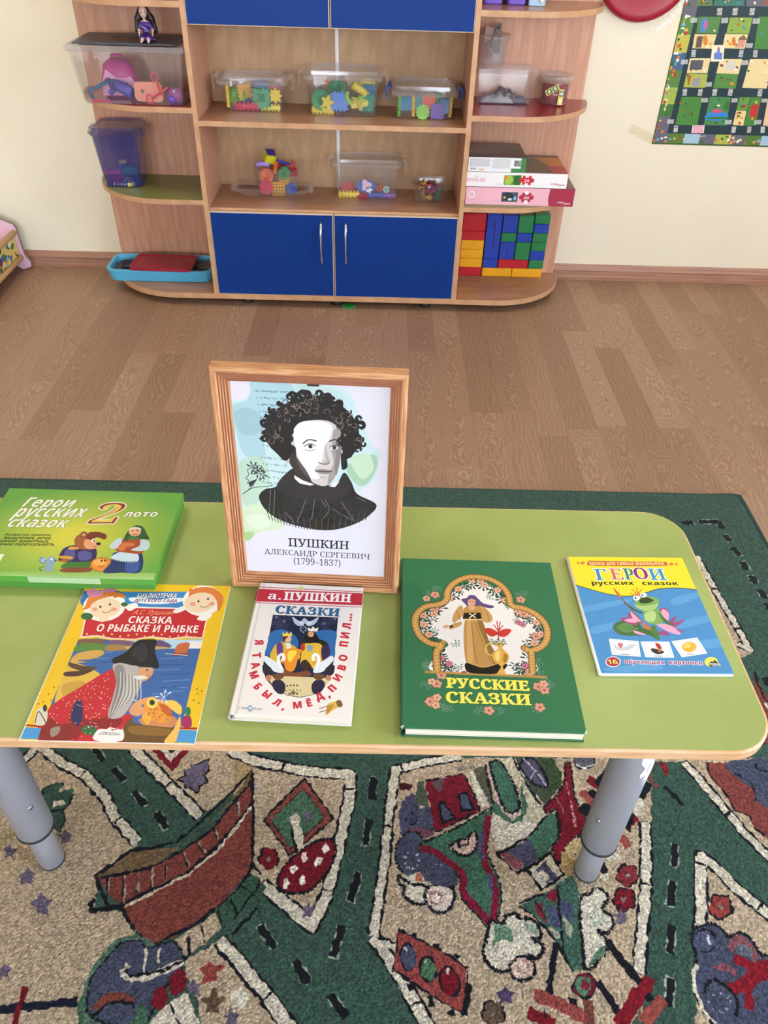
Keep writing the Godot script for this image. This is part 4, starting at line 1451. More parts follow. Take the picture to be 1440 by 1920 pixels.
	pieces("building_piece", "toy piece", "pieces in the open heaped tub", [
		["disc", "e06030", 0.050, -0.415, 0.415, -2.880, 70, 0, 0, "orange disc in the upper left of the open heaped tub"],
		["gear", "d83a5a", 0.052, -0.416, 0.382, -2.868, 84, 0, 10, "raspberry gear at the front left of the open heaped tub"],
		["lattice", "f0b030", 0.048, -0.374, 0.380, -2.862, 88, 0, 2, "golden lattice plate at the front of the open heaped tub"],
		["disc", "2a4aa0", 0.038, -0.326, 0.382, -2.866, 84, 0, 0, "blue disc at the front right of the open heaped tub"],
		["plate", "d8a040", 0.040, -0.352, 0.404, -2.878, 60, 20, 30, "ochre plate above the golden lattice in the open heaped tub"],
		["disc", "3a8a50", 0.044, -0.352, 0.425, -2.885, 65, 0, 0, "green disc in the upper right of the open heaped tub"],
		["plate", "c03040", 0.045, -0.330, 0.422, -2.905, 20, 20, 0, "red plate at the right of the open heaped tub"],
		["plate", "a02838", 0.050, -0.372, 0.441, -2.910, 10, 0, 0, "dark red plate topping the open heaped tub"],
		["tube", "a88ad0", 0.045, -0.428, 0.450, -2.890, 0, 10, 0, "lilac tube at the top left of the open heaped tub"],
		["bar", "3a3aa0", 0.050, -0.357, 0.455, -2.905, 0, 30, -20, "indigo toothed bar beside the purple and yellow cube"],
		["tube", "c82a30", 0.026, -0.322, 0.447, -2.905, 0, 60, 60, "short red tube at the top right of the open heaped tub"],
		["bar", "e87030", 0.040, -0.380, 0.446, -2.872, 0, 70, 60, "orange toothed bar below the purple and yellow cube"],
	], 1.05, S2, -0.004)
	var cu := thing("toy_cube", "toothed cube with purple top and yellow sides crowning the open tub", "toy", Vector3(-0.403, 0.478, -2.90))
	var rot := Basis.from_euler(Vector3(0.42, 0.35, -0.22))
	for k in 6:
		var n: Vector3 = [Vector3.UP, Vector3.DOWN, Vector3.RIGHT, Vector3.LEFT, Vector3.BACK, Vector3.FORWARD][k]
		var face := part(cu, "face", piece_mesh("plate", 0.036), mat("432a8a" if k < 2 else "d8d82a", 0.35))
		var up := Vector3.RIGHT if absf(n.y) > 0.5 else Vector3.UP
		var b := Basis(up.cross(n), n, up).orthonormalized()
		face.basis = rot * b
		face.position = rot * (n * 0.0135)
	storage_box("clear lidded box with few pieces and a round label, lower middle shelf", Vector3(-0.056, S2, -2.899), 0.222, 0.116, 0.112, 0.020)
	pieces("building_piece", "toy piece", "pieces in the nearly empty clear box", [
		["bar", "f0d040", 0.075, -0.120, 0.368, -2.862, 90, 0, 0, "yellow toothed bar on the floor of the nearly empty box"],
		["plate", "c84a50", 0.045, -0.125, 0.378, -2.885, 60, 0, 0, "red plate behind the yellow bar in the nearly empty box"],
		["plate", "a83a48", 0.040, -0.070, 0.368, -2.866, 40, 0, 0, "small dark red plate on the floor of the nearly empty box"],
		["bar", "4a5ab0", 0.070, -0.028, 0.366, -2.868, 90, 0, 0, "slate blue bar on the floor of the nearly empty box"],
		["bar", "8a5ab0", 0.055, 0.022, 0.366, -2.870, 90, 0, 0, "violet bar at the right of the nearly empty box"],
		["plate", "c87050", 0.030, -0.010, 0.384, -2.880, 80, 0, 30, "terracotta plate leaning in the nearly empty box"],
	], 1.0)
	var lab := thing("box_label", "blue and pink oval paper label inside the nearly empty box", "label", Vector3(-0.058, 0.399, -2.8575))
	part(lab, "oval", lathe([[0.033, 0], [0.033, 0.0008]], 28, false), mat("2a6ac0", 0.5), Vector3.ZERO, Vector3(90, 0, 0))
	lab.get_child(0).scale = Vector3(1, 1, 0.66)
	part(lab, "picture", prism(petal(0.017, 3, 0.25), 0.0006), mat("ecc8da", 0.5), Vector3(0.0, 0.004, 0.0009), Vector3(90, 0, 0))
	part(lab, "border", prism(petal(0.010, 5, 0.3), 0.0006), mat("f0eef0", 0.5), Vector3(0.010, -0.012, 0.0009), Vector3(90, 0, 0))
	var seal := thing("round_sticker", "small round green and white sticker inside the nearly empty box", "sticker", Vector3(0.014, 0.389, -2.8575))
	part(seal, "paper", lathe([[0.011, 0], [0.011, 0.0006]], 20, false), mat("eef2ee", 0.5), Vector3.ZERO, Vector3(90, 0, 0))
	part(seal, "disc", lathe([[0.0085, 0], [0.0085, 0.0006]], 20, false), mat("3a9a7a", 0.5), Vector3(0, 0, 0.0006), Vector3(90, 0, 0))
	part(seal, "mark", cbox(Vector3(0.0022, 0.010, 0.0006), 0.0001), mat("f0f4f0", 0.5), Vector3(0, 0, 0.0015))
	var mb := thing("storage_box", "small open clear tub full of mosaic pegs, lower middle shelf right", "storage box", Vector3(0.172, S2, -2.875))
	part(mb, "body", tub(0.130, 0.120, 0.060, 0.010, 0.026, 0.0018, 0.003), mats["clear"])
	var rg := RandomNumberGenerator.new()
	rg.seed = 77
	var cols := ["e8c040", "d8a838", "c03a4a", "8a3a8a", "e07030", "2f7a4a", "3a2a6a", "d85a8a", "f0ece4", "a82a5a"]
	var names := ["yellow", "amber", "red", "purple", "orange", "green", "indigo", "pink", "white", "wine red"]
	for k in 70:
		var a := rg.randf() * TAU
		var q := sqrt(rg.randf())
		var ly := k / 70.0
		var yy := S2 + 0.006 + 0.042 * ly
		var ci := (0 + rg.randi() % 2) if ly < 0.35 and cos(a) < 0.3 else (5 if cos(a) > 0.5 and ly < 0.6 else rg.randi() % 10)
		var at := Vector3(0.172 + 0.040 * q * cos(a) * (0.85 + 0.15 * ly), yy, -2.875 + 0.036 * q * sin(a))
		single("mosaic_peg", piece_mesh("peg", 0.014), mat(cols[ci], 0.35), names[ci] + " mosaic peg in the small open tub", "mosaic peg", at, Vector3(rg.randf_range(0, 360), rg.randf_range(0, 360), 0), names[ci] + " mosaic pegs in the small tub")

# ------------------------------------------------------------------ right end shelves
func make_right_unit_things() -> void:
	# top shelf
	for k in 2:
		var b := thing("basket", ["left", "right"][k] + " of two purple plastic baskets on the top right shelf", "basket", Vector3([0.328, 0.401][k], 0.9578, -2.865), 0, "purple baskets on the top right shelf")
		part(b, "body", tub(0.066, 0.09, 0.11, 0.004, 0.01, 0.003, 0.003), mat("7a5ac8", 0.4))
	var lb := thing("game_box", "pale blue cardboard box beside the purple baskets on the top right shelf", "box", Vector3(0.462, 0.9578, -2.87), 0)
	part(lb, "carton", cbox(Vector3(0.05, 0.14, 0.11), 0.002), mat("a8c8e0", 0.5), Vector3(0, 0.07, 0))
	part(lb, "button", lathe([[0.006, 0], [0.006, 0.002], [0.004, 0.003]], 14), mat("e8e8ee", 0.3), Vector3(0.014, 0.014, 0.055), Vector3(90, 0, 0))
	# clear box with dark cloths
	storage_box("clear lidded box of grey cloth on the red shelf, under the bucket", Vector3(0.3995, 0.6728, -2.906), 0.196, 0.108, 0.094, 0.012, "none")
	var rg := RandomNumberGenerator.new()
	rg.seed = 5
	for k in 4:
		var st := begin(true)
		var g := 12
		var fold := FastNoiseLite.new()
		fold.seed = 40 + k
		fold.frequency = 1.0
		var hm := []
		for j in g + 1:
			var row := []
			for i in g + 1:
				var u := float(i) / g
				var v := float(j) / g
				var rise := pow(maxf(sin(u * PI) * sin(v * PI), 0.0), 0.4)
				row.append(Vector3((u - 0.5) * 0.076, [0.022, 0.030, 0.026, 0.042][k] * rise * (0.75 + 0.6 * fold.get_noise_2d(u * 2.4, v * 1.6)), (v - 0.5) * 0.05))
			hm.append(row)
		for j in g:
			for i in g:
				quad(st, hm[j][i], hm[j][i + 1], hm[j + 1][i + 1], hm[j + 1][i])
		quad(st, hm[0][0], hm[g][0], hm[g][g], hm[0][g])
		single("folded_cloth", commit(st), mat(["9a9ea8", "b4b8c0", "5c606c", "3e424e"][k], 0.9), ["pale grey cloth at the left of the clear box on the red shelf", "light grey cloth in the middle of the clear box on the red shelf", "slate grey cloth at the right of the clear box on the red shelf", "dark grey cloth heaped at the back of the clear box on the red shelf"][k], "cloth", Vector3([0.357, 0.398, 0.440, 0.40][k], [0.676, 0.6765, 0.676, 0.678][k], [-2.898, -2.895, -2.900, -2.920][k]), Vector3(0, [4, -6, 12, 0][k], 0))
	# bucket of papers on that box
	var bk := thing("bucket", "clear bucket stuffed with grey papers on top of a clear box", "bucket", Vector3(0.352, 0.7798, -2.912))
	part(bk, "body", lathe([[0.040, 0], [0.0415, 0.003], [0.049, 0.074], [0.054, 0.075], [0.0545, 0.090], [0.052, 0.0905], [0.0465, 0.075], [0.039, 0.004]], 28), clear("dcd8da", 0.14, 0.08))
	for k in 9:
		var sh := cbox(Vector3(0.034 + 0.006 * (k % 3), 0.0012, 0.050), 0.0003)
		single("paper_scrap", sh, mat(["beb2aa", "9a8e88", "d0c4ba", "807672", "c6b8b0"][k % 5], 0.8), ["taupe card low at the front of the clear bucket", "dark taupe card at the left of the clear bucket", "pale beige card low in the middle of the clear bucket", "charcoal card standing at the right of the clear bucket", "light taupe card near the rim of the clear bucket", "taupe card leaning out of the clear bucket's left side", "brownish card just above the clear bucket's rim", "beige card bent against the clear bucket's right side", "charcoal card topmost in the clear bucket"][k], "paper", Vector3(0.352 + 0.011 * cos(k * 2.4), [0.815, 0.83, 0.822, 0.84, 0.862, 0.868, 0.858, 0.85, 0.874][k], -2.912 + 0.010 * sin(k * 2.4)), Vector3([70, 80, 60, 85, 75, 66, 82, 58, 78][k], k * 47.0, [10, -15, 20, -8, 30, -25, 12, 40, -35][k]), "cards in the clear bucket")
	# tub with red pieces and domino tiles
	var rb := thing("bucket", "small lidded clear bucket with red contents and two domino cards", "bucket", Vector3(0.575, 0.6728, -2.912))
	part(rb, "body", lathe([[0.043, 0], [0.045, 0.003], [0.050, 0.070], [0.0485, 0.070], [0.043, 0.004]], 28), clear("e6d4d4", 0.07, 0.08))
	part(rb, "lid", lathe([[0.052, 0.0655], [0.0555, 0.066], [0.056, 0.084], [0.0545, 0.087], [0.051, 0.087], [0.049, 0.083]], 28), clear("d8d0cc", 0.22, 0.1))
	single("red_felt", lathe([[0.036, 0], [0.041, 0.006], [0.044, 0.045], [0.038, 0.056], [0.015, 0.060]], 20), mat("9a1c30", 0.7), "dark red felt bundle inside the small lidded bucket", "felt", Vector3(0.575, 0.6775, -2.912))
	for k in 2:
		var dm := thing("domino_card", ["tilted picture domino on the left of the small bucket", "upright picture domino on the front of the small bucket"][k], "card", Vector3([0.557, 0.588][k], [0.721, 0.700][k], [-2.8605, -2.8600][k]), [-20, 14][k])
		var tilt: float = [-58, -4][k]
		part(dm, "card", cbox(Vector3(0.018, 0.046, 0.0012), 0.0003), mat("d8d06a", 0.5), Vector3.ZERO, Vector3(-6, 0, tilt))
		for s in [-1, 1]:
			var off := Basis(Vector3(0, 0, 1), deg_to_rad(tilt)) * Vector3(0, s * 0.0105, 0)
			part(dm, "picture", cbox(Vector3(0.0135, 0.017, 0.0006), 0.0001), mat(["3a6a4a", "5a7a5a"][(s + 1) / 2], 0.5), off + Vector3(0, 0, 0.0009), Vector3(-6, 0, tilt))
			part(dm, "drawing", prism(petal(0.0042, 5, 0.3), 0.0005), mat("dfe6da", 0.5), off + Vector3(0, 0, 0.0013), Vector3(84, 0, 0))
	puzzle_boxes()
	big_blocks()

func puzzle_front(w: int, h: int, bg: String, ops: Array) -> StandardMaterial3D:
	return printed(paint(w, h, bg, ops, 2), 0.35)

func jigsaw(x: float, y: float, s: float, c: String) -> Array:
	return [["P", c, [x - s, y - s, x + s, y - s, x + s, y + s, x - s, y + s]], ["E", c, x + s * 1.25, y, s * 0.42, s * 0.5, 0], ["E", c, x - s * 1.2, y, s * 0.42, s * 0.5, 0], ["E", "f4f2f2", x, y - s, s * 0.45, s * 0.45, 0], ["E", "f4f2f2", x, y + s, s * 0.45, s * 0.45, 0]]

func flat_box(called: String, label: String, at: Vector3, w: float, h: float, d: float, front: Material, top: Material, side_hex: String, turn := 0.0) -> Node3D:
	var t := thing(called, label, "game box", at, turn)
	part(t, "carton", cbox(Vector3(w - 0.002, h - 0.001, d - 0.002), 0.001), mat(side_hex, 0.45), Vector3(0, h / 2, -d / 2))
	part(t, "front_side", sheet_box(Vector3(w, 0.0008, h), 0.0002), front, Vector3(0, h / 2, -0.0004), Vector3(90, 0, 0))
	part(t, "lid", sheet_box(Vector3(w, 0.0008, d), 0.0002), top, Vector3(0, h - 0.0004, -d / 2))
	return t

func puzzle_boxes() -> void:
	var pk := [["P", "f2b8c6", [0, 0, 1000, 0, 1000, 160, 0, 160]], ["C", "a83048", [800, -20, 1010, -20, 1010, 180, 810, 180, 770, 130, 765, 60]], ["E", "f6eef0", 55, 70, 30, 34, 0], ["E", "d8a0b0", 55, 70, 17, 20, 0], ["E", "f6eef0", 55, 70, 8, 10, 0], ["P", "4a5a6a", [330, 40, 480, 40, 480, 128, 330, 128]], ["C", "2a3038", [340, 60, 400, 45, 440, 70, 420, 110, 350, 110]], ["E", "c8d8e8", 410, 105, 20, 12, 0], ["E", "d8b060", 360, 90, 12, 12, 0], ["E", "8ac0d8", 455, 95, 12, 18, 0]]
	pk += jigsaw(560, 84, 42, "b83048") + [["T", "260", "f4eef0", 535, 100, 585, 100, 24, "sb", 0, 0, "", ""], ["T", "степ", "f4eef0", 850, 130, 905, 130, 14, "sb", 0.2, 0, "", ""], ["T", "пазл", "f4eef0", 910, 140, 970, 140, 14, "sb", 0.2, 0, "", ""], ["L", "c890a0", 3, [10, 112, 90, 112]], ["L", "c890a0", 3, [250, 125, 315, 125]]]
	var wh := [["T", "КОРОЛЬ ЛЕВ", "d05878", 8, 92, 190, 92, 30, "s", 0, 0, "", ""], ["L", "9a9aa0", 3, [80, 44, 125, 44]], ["P", "5a9a3a", [375, 28, 545, 22, 545, 118, 375, 118]], ["C", "a8c84a", [385, 50, 430, 30, 470, 60, 440, 110, 390, 105]], ["C", "e08a3a", [378, 40, 405, 35, 412, 60, 385, 70]], ["C", "2f6a2a", [470, 40, 530, 30, 540, 100, 480, 112]]]
	wh += jigsaw(600, 70, 44, "d02838") + [["T", "24", "f4f0f0", 575, 88, 625, 88, 28, "sb", 0, 0, "", ""], ["T", "степ", "c03050", 840, 108, 905, 108, 16, "sb", 0.2, 0, "", ""], ["T", "пазл", "c03050", 908, 116, 975, 116, 16, "sb", 0.2, 0, "", ""], ["L", "b0b0b4", 3, [290, 112, 355, 112]]]
	var tp := [["P", "eeeeee", [0, 0, 400, 0, 400, 82, 0, 82]], ["P", "3f8a4a", [365, 0, 400, 0, 400, 82, 300, 82, 300, 60, 365, 60]]]
	for k in 9:
		tp.append(["L", "b4b8bc", 3, [8, 12 + k * 5, 150, 12 + k * 5]])
		tp.append(["L", "b8bcc0", 3, [165, 12 + k * 6, 290, 12 + k * 6]])
	for k in 14:
		tp.append(["P", "2a2a2e", [318 + k * 3.4, 14, 319.5 + k * 3.4 + (k % 3) * 0.6, 14, 319.5 + k * 3.4 + (k % 3) * 0.6, 48, 318 + k * 3.4, 48]])
	for k in 3:
		tp.append(["E", "6a6a70", 22 + k * 14, 66, 4, 6, 0])
	tp.append(["L", "e0a048", 5, [75, 70, 110, 70]])
	var dark := [["C", "6a5a58", [100, 60, 400, 20, 700, 90, 500, 200, 200, 180]], ["C", "54604a", [300, 120, 600, 80, 800, 160, 500, 240]], ["C", "7a6a60", [0, 200, 300, 180, 500, 260, 100, 300]], ["S", "8a8078", 12, [100, 100, 300, 160, 600, 60, 900, 140]]]
	flat_box("puzzle_box", "pink puzzle box with dark red end, lowest of the three stacked boxes", Vector3(0.474, 0.3860, -2.732), 0.374, 0.0585, 0.215, puzzle_front(1000, 160, "f2b8c6", pk), printed(paint(800, 400, "6a3a40", dark), 0.3), "c86a80")
	flat_box("puzzle_box", "white puzzle box with green picture, middle of the three stacked boxes", Vector3(0.456, 0.4450, -2.735), 0.346, 0.0480, 0.215, puzzle_front(1000, 140, "f4f2f2", wh), printed(paint(800, 400, "5a4c42", dark + [["P", "c8803a", [600, 60, 800, 40, 800, 240, 680, 240]], ["P", "a83a48", [660, 250, 800, 240, 800, 400, 690, 400]]]), 0.3), "e8e4e0")
	flat_box("puzzle_box", "smaller white and green puzzle box on top of the stacked boxes", Vector3(0.384, 0.4936, -2.735), 0.194, 0.0460, 0.180, puzzle_front(400, 82, "eeeeee", tp), printed(paint(800, 400, "564a4c", dark), 0.3), "3f8a4a")

func big_blocks() -> void:
	var u := 0.0345
	var y0 := 0.0496
	var cn := {"r": "red", "y": "yellow", "b": "blue", "g": "green"}
	var hx := {"r": "c01828", "y": "f2ae18", "b": "1a3fae", "g": "1e8048"}
	# colour, left x, right x, first row, rows, label
	var rows := [
		["r", 0.306, 0.394, 0.0, 1.0, "flat red block at the bottom left of the block stack"],
		["y", 0.3965, 0.5135, 0.0, 1.0, "left of two long yellow blocks in the bottom row of the stack"],
		["y", 0.5145, 0.6315, 0.0, 1.0, "right of two long yellow blocks in the bottom row of the stack"],
		["y", 0.306, 0.394, 1.0, 1.05, "lowest of three square yellow blocks above the flat red block"],
		["y", 0.306, 0.394, 2.05, 1.0, "middle of three square yellow blocks above the flat red block"],
		["y", 0.306, 0.394, 3.05, 1.05, "topmost of three square yellow blocks above the flat red block"],
		["r", 0.306, 0.394, 4.1, 1.0, "lower of two red blocks stacked on the yellow ones"],
		["r", 0.306, 0.394, 5.1, 1.9, "upper of two red blocks stacked on the yellow ones"],
		["b", 0.3965, 0.4545, 1.0, 1.0, "blue cube under the tall slotted blue block in the stack"],
		["b", 0.3965, 0.4545, 2.0, 5.0, "tall blue block with a dark slot in the stack"],
		["r", 0.4565, 0.5735, 1.0, 1.0, "long red block lying on the yellow bottom row of the stack"],
		["b", 0.4565, 0.5145, 2.0, 2.0, "blue slotted block resting on the left of the long red block"],
		["g", 0.4565, 0.5145, 4.0, 1.0, "green block between two blue ones right of the slotted block"],
		["b", 0.4565, 0.5145, 5.0, 1.9, "blue block topmost in the third column of the stack"],
		["g", 0.5160, 0.5740, 2.0, 2.0, "green block resting on the right of the long red block"],
		["b", 0.5160, 0.5740, 4.0, 1.0, "blue block between two green ones in the fourth column"],
		["g", 0.5160, 0.5740, 5.0, 1.9, "green block topmost in the fourth column of the stack"],
		["g", 0.5755, 0.6335, 1.0, 1.0, "lowest green block in the rightmost column of the stack"],
		["b", 0.5755, 0.6335, 2.0, 1.05, "lower blue block in the rightmost column of the stack"],
		["g", 0.5755, 0.6335, 3.05, 1.0, "lower of two adjoining green blocks in the rightmost column"],
		["g", 0.5755, 0.6335, 4.05, 1.0, "upper of two adjoining green blocks in the rightmost column"],
		["b", 0.5755, 0.6335, 5.05, 1.0, "upper blue block in the rightmost column of the stack"],
		["g", 0.5755, 0.6335, 6.05, 1.0, "green block topmost in the rightmost column of the stack"],
	]
	for r in rows:
		var w: float = r[2] - r[1]
		var h: float = r[4] * u - 0.0006
		var t := thing("building_block", r[5], "toy block", Vector3((r[1] + r[2]) / 2, y0 + r[3] * u, -2.947), 0, cn[r[0]] + " blocks in the stack")
		var m := mat(hx[r[0]], 0.35)
		part(t, "body", cbox(Vector3(w - 0.0012, h, 0.050), 0.0018), m, Vector3(0, h / 2, 0))
		var slot: float = 0.10 if r[4] == 5.0 else 0.026 if r[5].begins_with("blue slotted") else 0.0
		if slot > 0.0:
			part(t, "slot", cbox(Vector3(0.0035, slot, 0.001), 0.0003), mat("0a1a50", 0.6), Vector3(0.002, h * 0.56 if slot > 0.05 else h * 0.30, 0.0252))

# ------------------------------------------------------------------ on the floor
func make_floor_things() -> void:
	# green bit sticking out below the doors
	var t := thing("toy_brush", "small green bristly toy lying on the floor under the blue doors", "toy", Vector3(-0.118, 0.0003, -2.722))
	part(t, "back", prism(petal(0.019, 9, 0.12), 0.007), mat("2f9a3e", 0.45))
	for k in 14:
		var a := PI * k / 13.0
		part(t, "bristle", tube([Vector3(cos(a) * 0.015, 0.005, sin(a) * 0.012), Vector3(cos(a) * 0.027, 0.003, sin(a) * 0.02)], 0.0016, 5), mat("35a846", 0.45))
	# doll's bed at the left edge
	var b := thing("doll_bed", "pink doll's bed with wooden side rails at the left wall", "doll bed", Vector3(-1.435, 0, -2.99))
	var o := PackedVector2Array([Vector2(0.035, 0.012), Vector2(0.038, 0.03), Vector2(0.022, 0.06), Vector2(0.018, 0.10), Vector2(0.016, 0.165), Vector2(0.008, 0.182), Vector2(-0.02, 0.193), Vector2(-0.05, 0.207), Vector2(-0.09, 0.232), Vector2(-0.15, 0.245), Vector2(-0.21, 0.232), Vector2(-0.25, 0.207), Vector2(-0.30, 0.185), Vector2(-0.318, 0.165), Vector2(-0.32, 0.10), Vector2(-0.325, 0.06), Vector2(-0.34, 0.03), Vector2(-0.335, 0.012), Vector2(-0.30, 0.0), Vector2(-0.27, 0.02), Vector2(-0.03, 0.02), Vector2(0.0, 0.0)])
	for z in [0.0, 0.52]:
		var hb := begin(false)
		prism_into(hb, o, 0.012, 0.0, Transform3D(Basis(Vector3(1, 0, 0), Vector3(0, 0, 1), Vector3(0, 1, 0)), Vector3(0, 0, z - 0.012)))
		var e := part(b, "end_board", commit(hb), mat("8a7a72", 0.6))
		var hf := begin(false)
		prism_into(hf, inset(o, 0.002), 0.001, 0.0, Transform3D(Basis(Vector3(1, 0, 0), Vector3(0, 0, 1), Vector3(0, 1, 0)), Vector3(0, 0, z)))
		part(e, "pink_face", commit(hf), mat("ecc4dc", 0.5))
	for x in [0.004, -0.304]:
		for y in [0.150, 0.052]:
			part(b, "side_rail", tube([Vector3(x, y, 0.0), Vector3(x, y, 0.51)], 0.0115, 10), mat("c09a66", 0.5))
	var fab := [["P", "d8c470", [0, 0, 400, 0, 400, 90, 0, 90]]]
	var rg := RandomNumberGenerator.new()
	rg.seed = 12
	for k in 60:
		fab.append(["C", ["4a7a3a", "2f5a34", "7ab0c8", "d8b840", "5a2a6a", "c87a3a", "3a6ab0", "e8e0c8", "2a2a24"][k % 9], blob(rg, 400, 90)])
	var fm := printed(paint(400, 90, "d8c470", fab, 6), 0.8)
	for x in [0.0, -0.30]:
		part(b, "fabric_side", sheet_box(Vector3(0.50, 0.004, 0.095), 0.001), fm, Vector3(x, 0.101, 0.255), Vector3(90, -90, 0) if x == 0.0 else Vector3(90, -90, 0))
	part(b, "mattress", cbox(Vector3(0.29, 0.04, 0.50), 0.012), mat("e2cc7a", 0.85), Vector3(-0.15, 0.10, 0.255))

func blob(rg: RandomNumberGenerator, w: int, h: int) -> Array:
	var x := rg.randf() * w
	var y := rg.randf() * h
	var r := rg.randf_range(6, 16)
	var o := []
	for k in 6:
		o.append(x + r * rg.randf_range(0.5, 1.3) * cos(TAU * k / 6))
		o.append(y + r * rg.randf_range(0.5, 1.3) * sin(TAU * k / 6))
	return o

# ---- print and dye, in pixels of each canvas
const ART_GREEN := [
	["C","e9e4de",[186,951,229,804,278,747,236,703,149,694,111,602,130,504,199,451,273,429,325,304,414,227,491,210,583,241,632,319,659,415,746,443,821,490,859,597,837,691,761,739,733,752,752,806,754,944]],
	["V","22382c",46.1,[333,330,392,268,451,232,527,236,598,287,642,358,198,476,152,528,129,577,141,648,175,693,236,450,743,468,802,503,845,574,848,645,804,704,778,479,224,826,230,902,270,926,749,828,748,892,704,910]],
	["V","2e4a3c",35.1,[313,357,362,303,431,253,581,268,629,345,153,491,187,551,133,601,167,671,192,716,780,528,842,598,805,670,764,717,725,469,240,848,254,911,286,942,216,794,740,893,686,926,666,885]],
	["V","6b8a76",29.2,[174,323,222,281,792,300,744,315,146,894,805,848,135,1050,220,1192,165,1175,431,1212,541,1208,755,1190,824,993,844,1022,251,1200,322,734,330,908,565,335,676,421,718,531,194,646,137,916,802,922]],
	["F","d8957c",32.6,[211,335,758,354,208,451,760,480,815,658,227,975,200,1037,777,1035,810,1058,181,1146,157,1161,768,1176,482,1208,743,935]],
	["F","e0a888",27.3,[155,370,364,276,454,191,511,196,618,273,655,364,134,516,133,589,163,671,796,479,832,545,798,716,172,1023,813,1014,198,1131,188,1184,304,357,537,229,198,501,727,457,849,639]],
	["F","c8748a",23.9,[276,889,720,888,720,549,744,566,231,853]],
	["S","4a3a22",49.2,[205,945,205,805,235,754,170,739,110,684,81,591,93,505,149,440,241,414,284,371,292,305,333,230,407,175,485,158,579,179,650,238,683,317,694,407,771,430,845,483,887,561,885,655,844,731,769,773,729,750]],
	["S","b98947",40.6,[205,945,205,805,235,754,170,739,110,684,81,591,93,505,149,440,241,414,284,371,292,305,333,230,407,175,485,158,579,179,650,238,683,317,694,407,771,430,845,483,887,561,885,655,844,731,769,773,729,750]],
	["S","4a3a22",44.4,[772,773,758,944]],
	["S","b98947",36.6,[772,773,758,944]],
	["S","b98947",30.1,[235,754,255,713]],
	["B","d2a562",13.9,25.7,[205,945,205,805,235,754,170,739,110,684,81,591,93,505,149,440,241,414,284,371,292,305,333,230,407,175,485,158,579,179,650,238,683,317,694,407,771,430,845,483,887,561,885,655,844,731,769,773,729,750]],
	["B","d2a562",12.5,23.1,[772,773,758,944]],
	["P","b98947",[132,947,838,957,837,974,132,963]],
	["C","5b4a78",[377,368,415,353,445,329,480,351,514,395,581,418,556,438,493,428,435,467,402,412]],
	["C","c4985a",[383,432,355,433,314,522,321,570,367,556,356,593,292,625,298,595,359,532,379,494]],
	["C","c4985a",[480,422,528,439,563,512,545,556,501,551,483,491]],
	["C","b98a48",[396,437,493,428,494,527,385,543]],
	["C","bd9050",[390,543,493,539,523,703,575,878,471,914,377,885]],
	["C","8f6c35",[466,546,493,539,530,726,576,867,540,890,497,704]],
	["C","d0a464",[402,555,429,554,415,884,386,880]],
	["S","8f6c35",5,[428,566,430,729,440,883]],
	["S","8f6c35",4,[455,565,487,727,524,880]],
	["S","8f6c35",4.3,[335,471,352,495,358,544]],
	["S","8f6c35",4.3,[518,452,533,489,538,538]],
	["C","17130f",[375,880,471,911,575,878,617,887,559,947,451,956,378,943]],
	["S","c8a050",4.8,[378,872,472,903,580,867]],
	["P","17130f",[389,484,491,478,494,527,375,532]],
	["L","e8d8a0",6.4,[376,541,493,537]],
	["L","e8e0c0",8.6,[420,487,458,522]],
	["L","e8e0c0",8.6,[461,485,418,524]],
	["E","d9a57e",442,388,47,24,103],
	["C","5b4a78",[406,380,431,329,472,335,477,377,443,359]],
	["E","2a1a14",433,386,5,4,94],
	["E","2a1a14",453,388,5,4,96],
	["L","a03a30",4.4,[435,414,446,415]],
	["C","d9a57e",[420,430,461,426,454,454,427,458]],
	["E","d9a57e",270,602,22,14,158],
	["P","17130f",[291,595,310,585,312,604,294,612]],
	["E","b05040",360,947,18,8,176],
	["S","d8b860",8.9,[572,735,530,726,501,755,506,805,547,820]],
	["C","dba94a",[539,725,617,722,600,757,633,811,618,865,589,898,600,950,551,952,577,899,539,858,536,804,578,758]],
	["C","efd078",[558,792,585,780,569,857,550,836]],
	["C","a87a2a",[608,801,627,822,610,866,594,856]],
	["V","4a7040",30.3,[558,708,601,706]],
	["C","c8362c",[586,637,541,604,504,617,535,668,571,661]],
	["C","c8362c",[586,637,629,606,670,614,631,665,592,666]],
	["L","c8362c",6.3,[589,631,566,573]],
	["L","c8362c",6.3,[589,631,587,542]],
	["L","c8362c",6.3,[589,631,609,547]],
	["L","c8362c",6.2,[589,631,622,577]],
	["L","8a2a30",6.1,[589,631,582,701]],
	["T","РУССКИЕ","efe05a",253,1060,723,1065,67,"rb",0,5,"efe05a","1d3a28"],
	["T","СКАЗКИ","efe05a",249,1163,723,1163,72,"rb",0,4,"efe05a","1d3a28"],
]
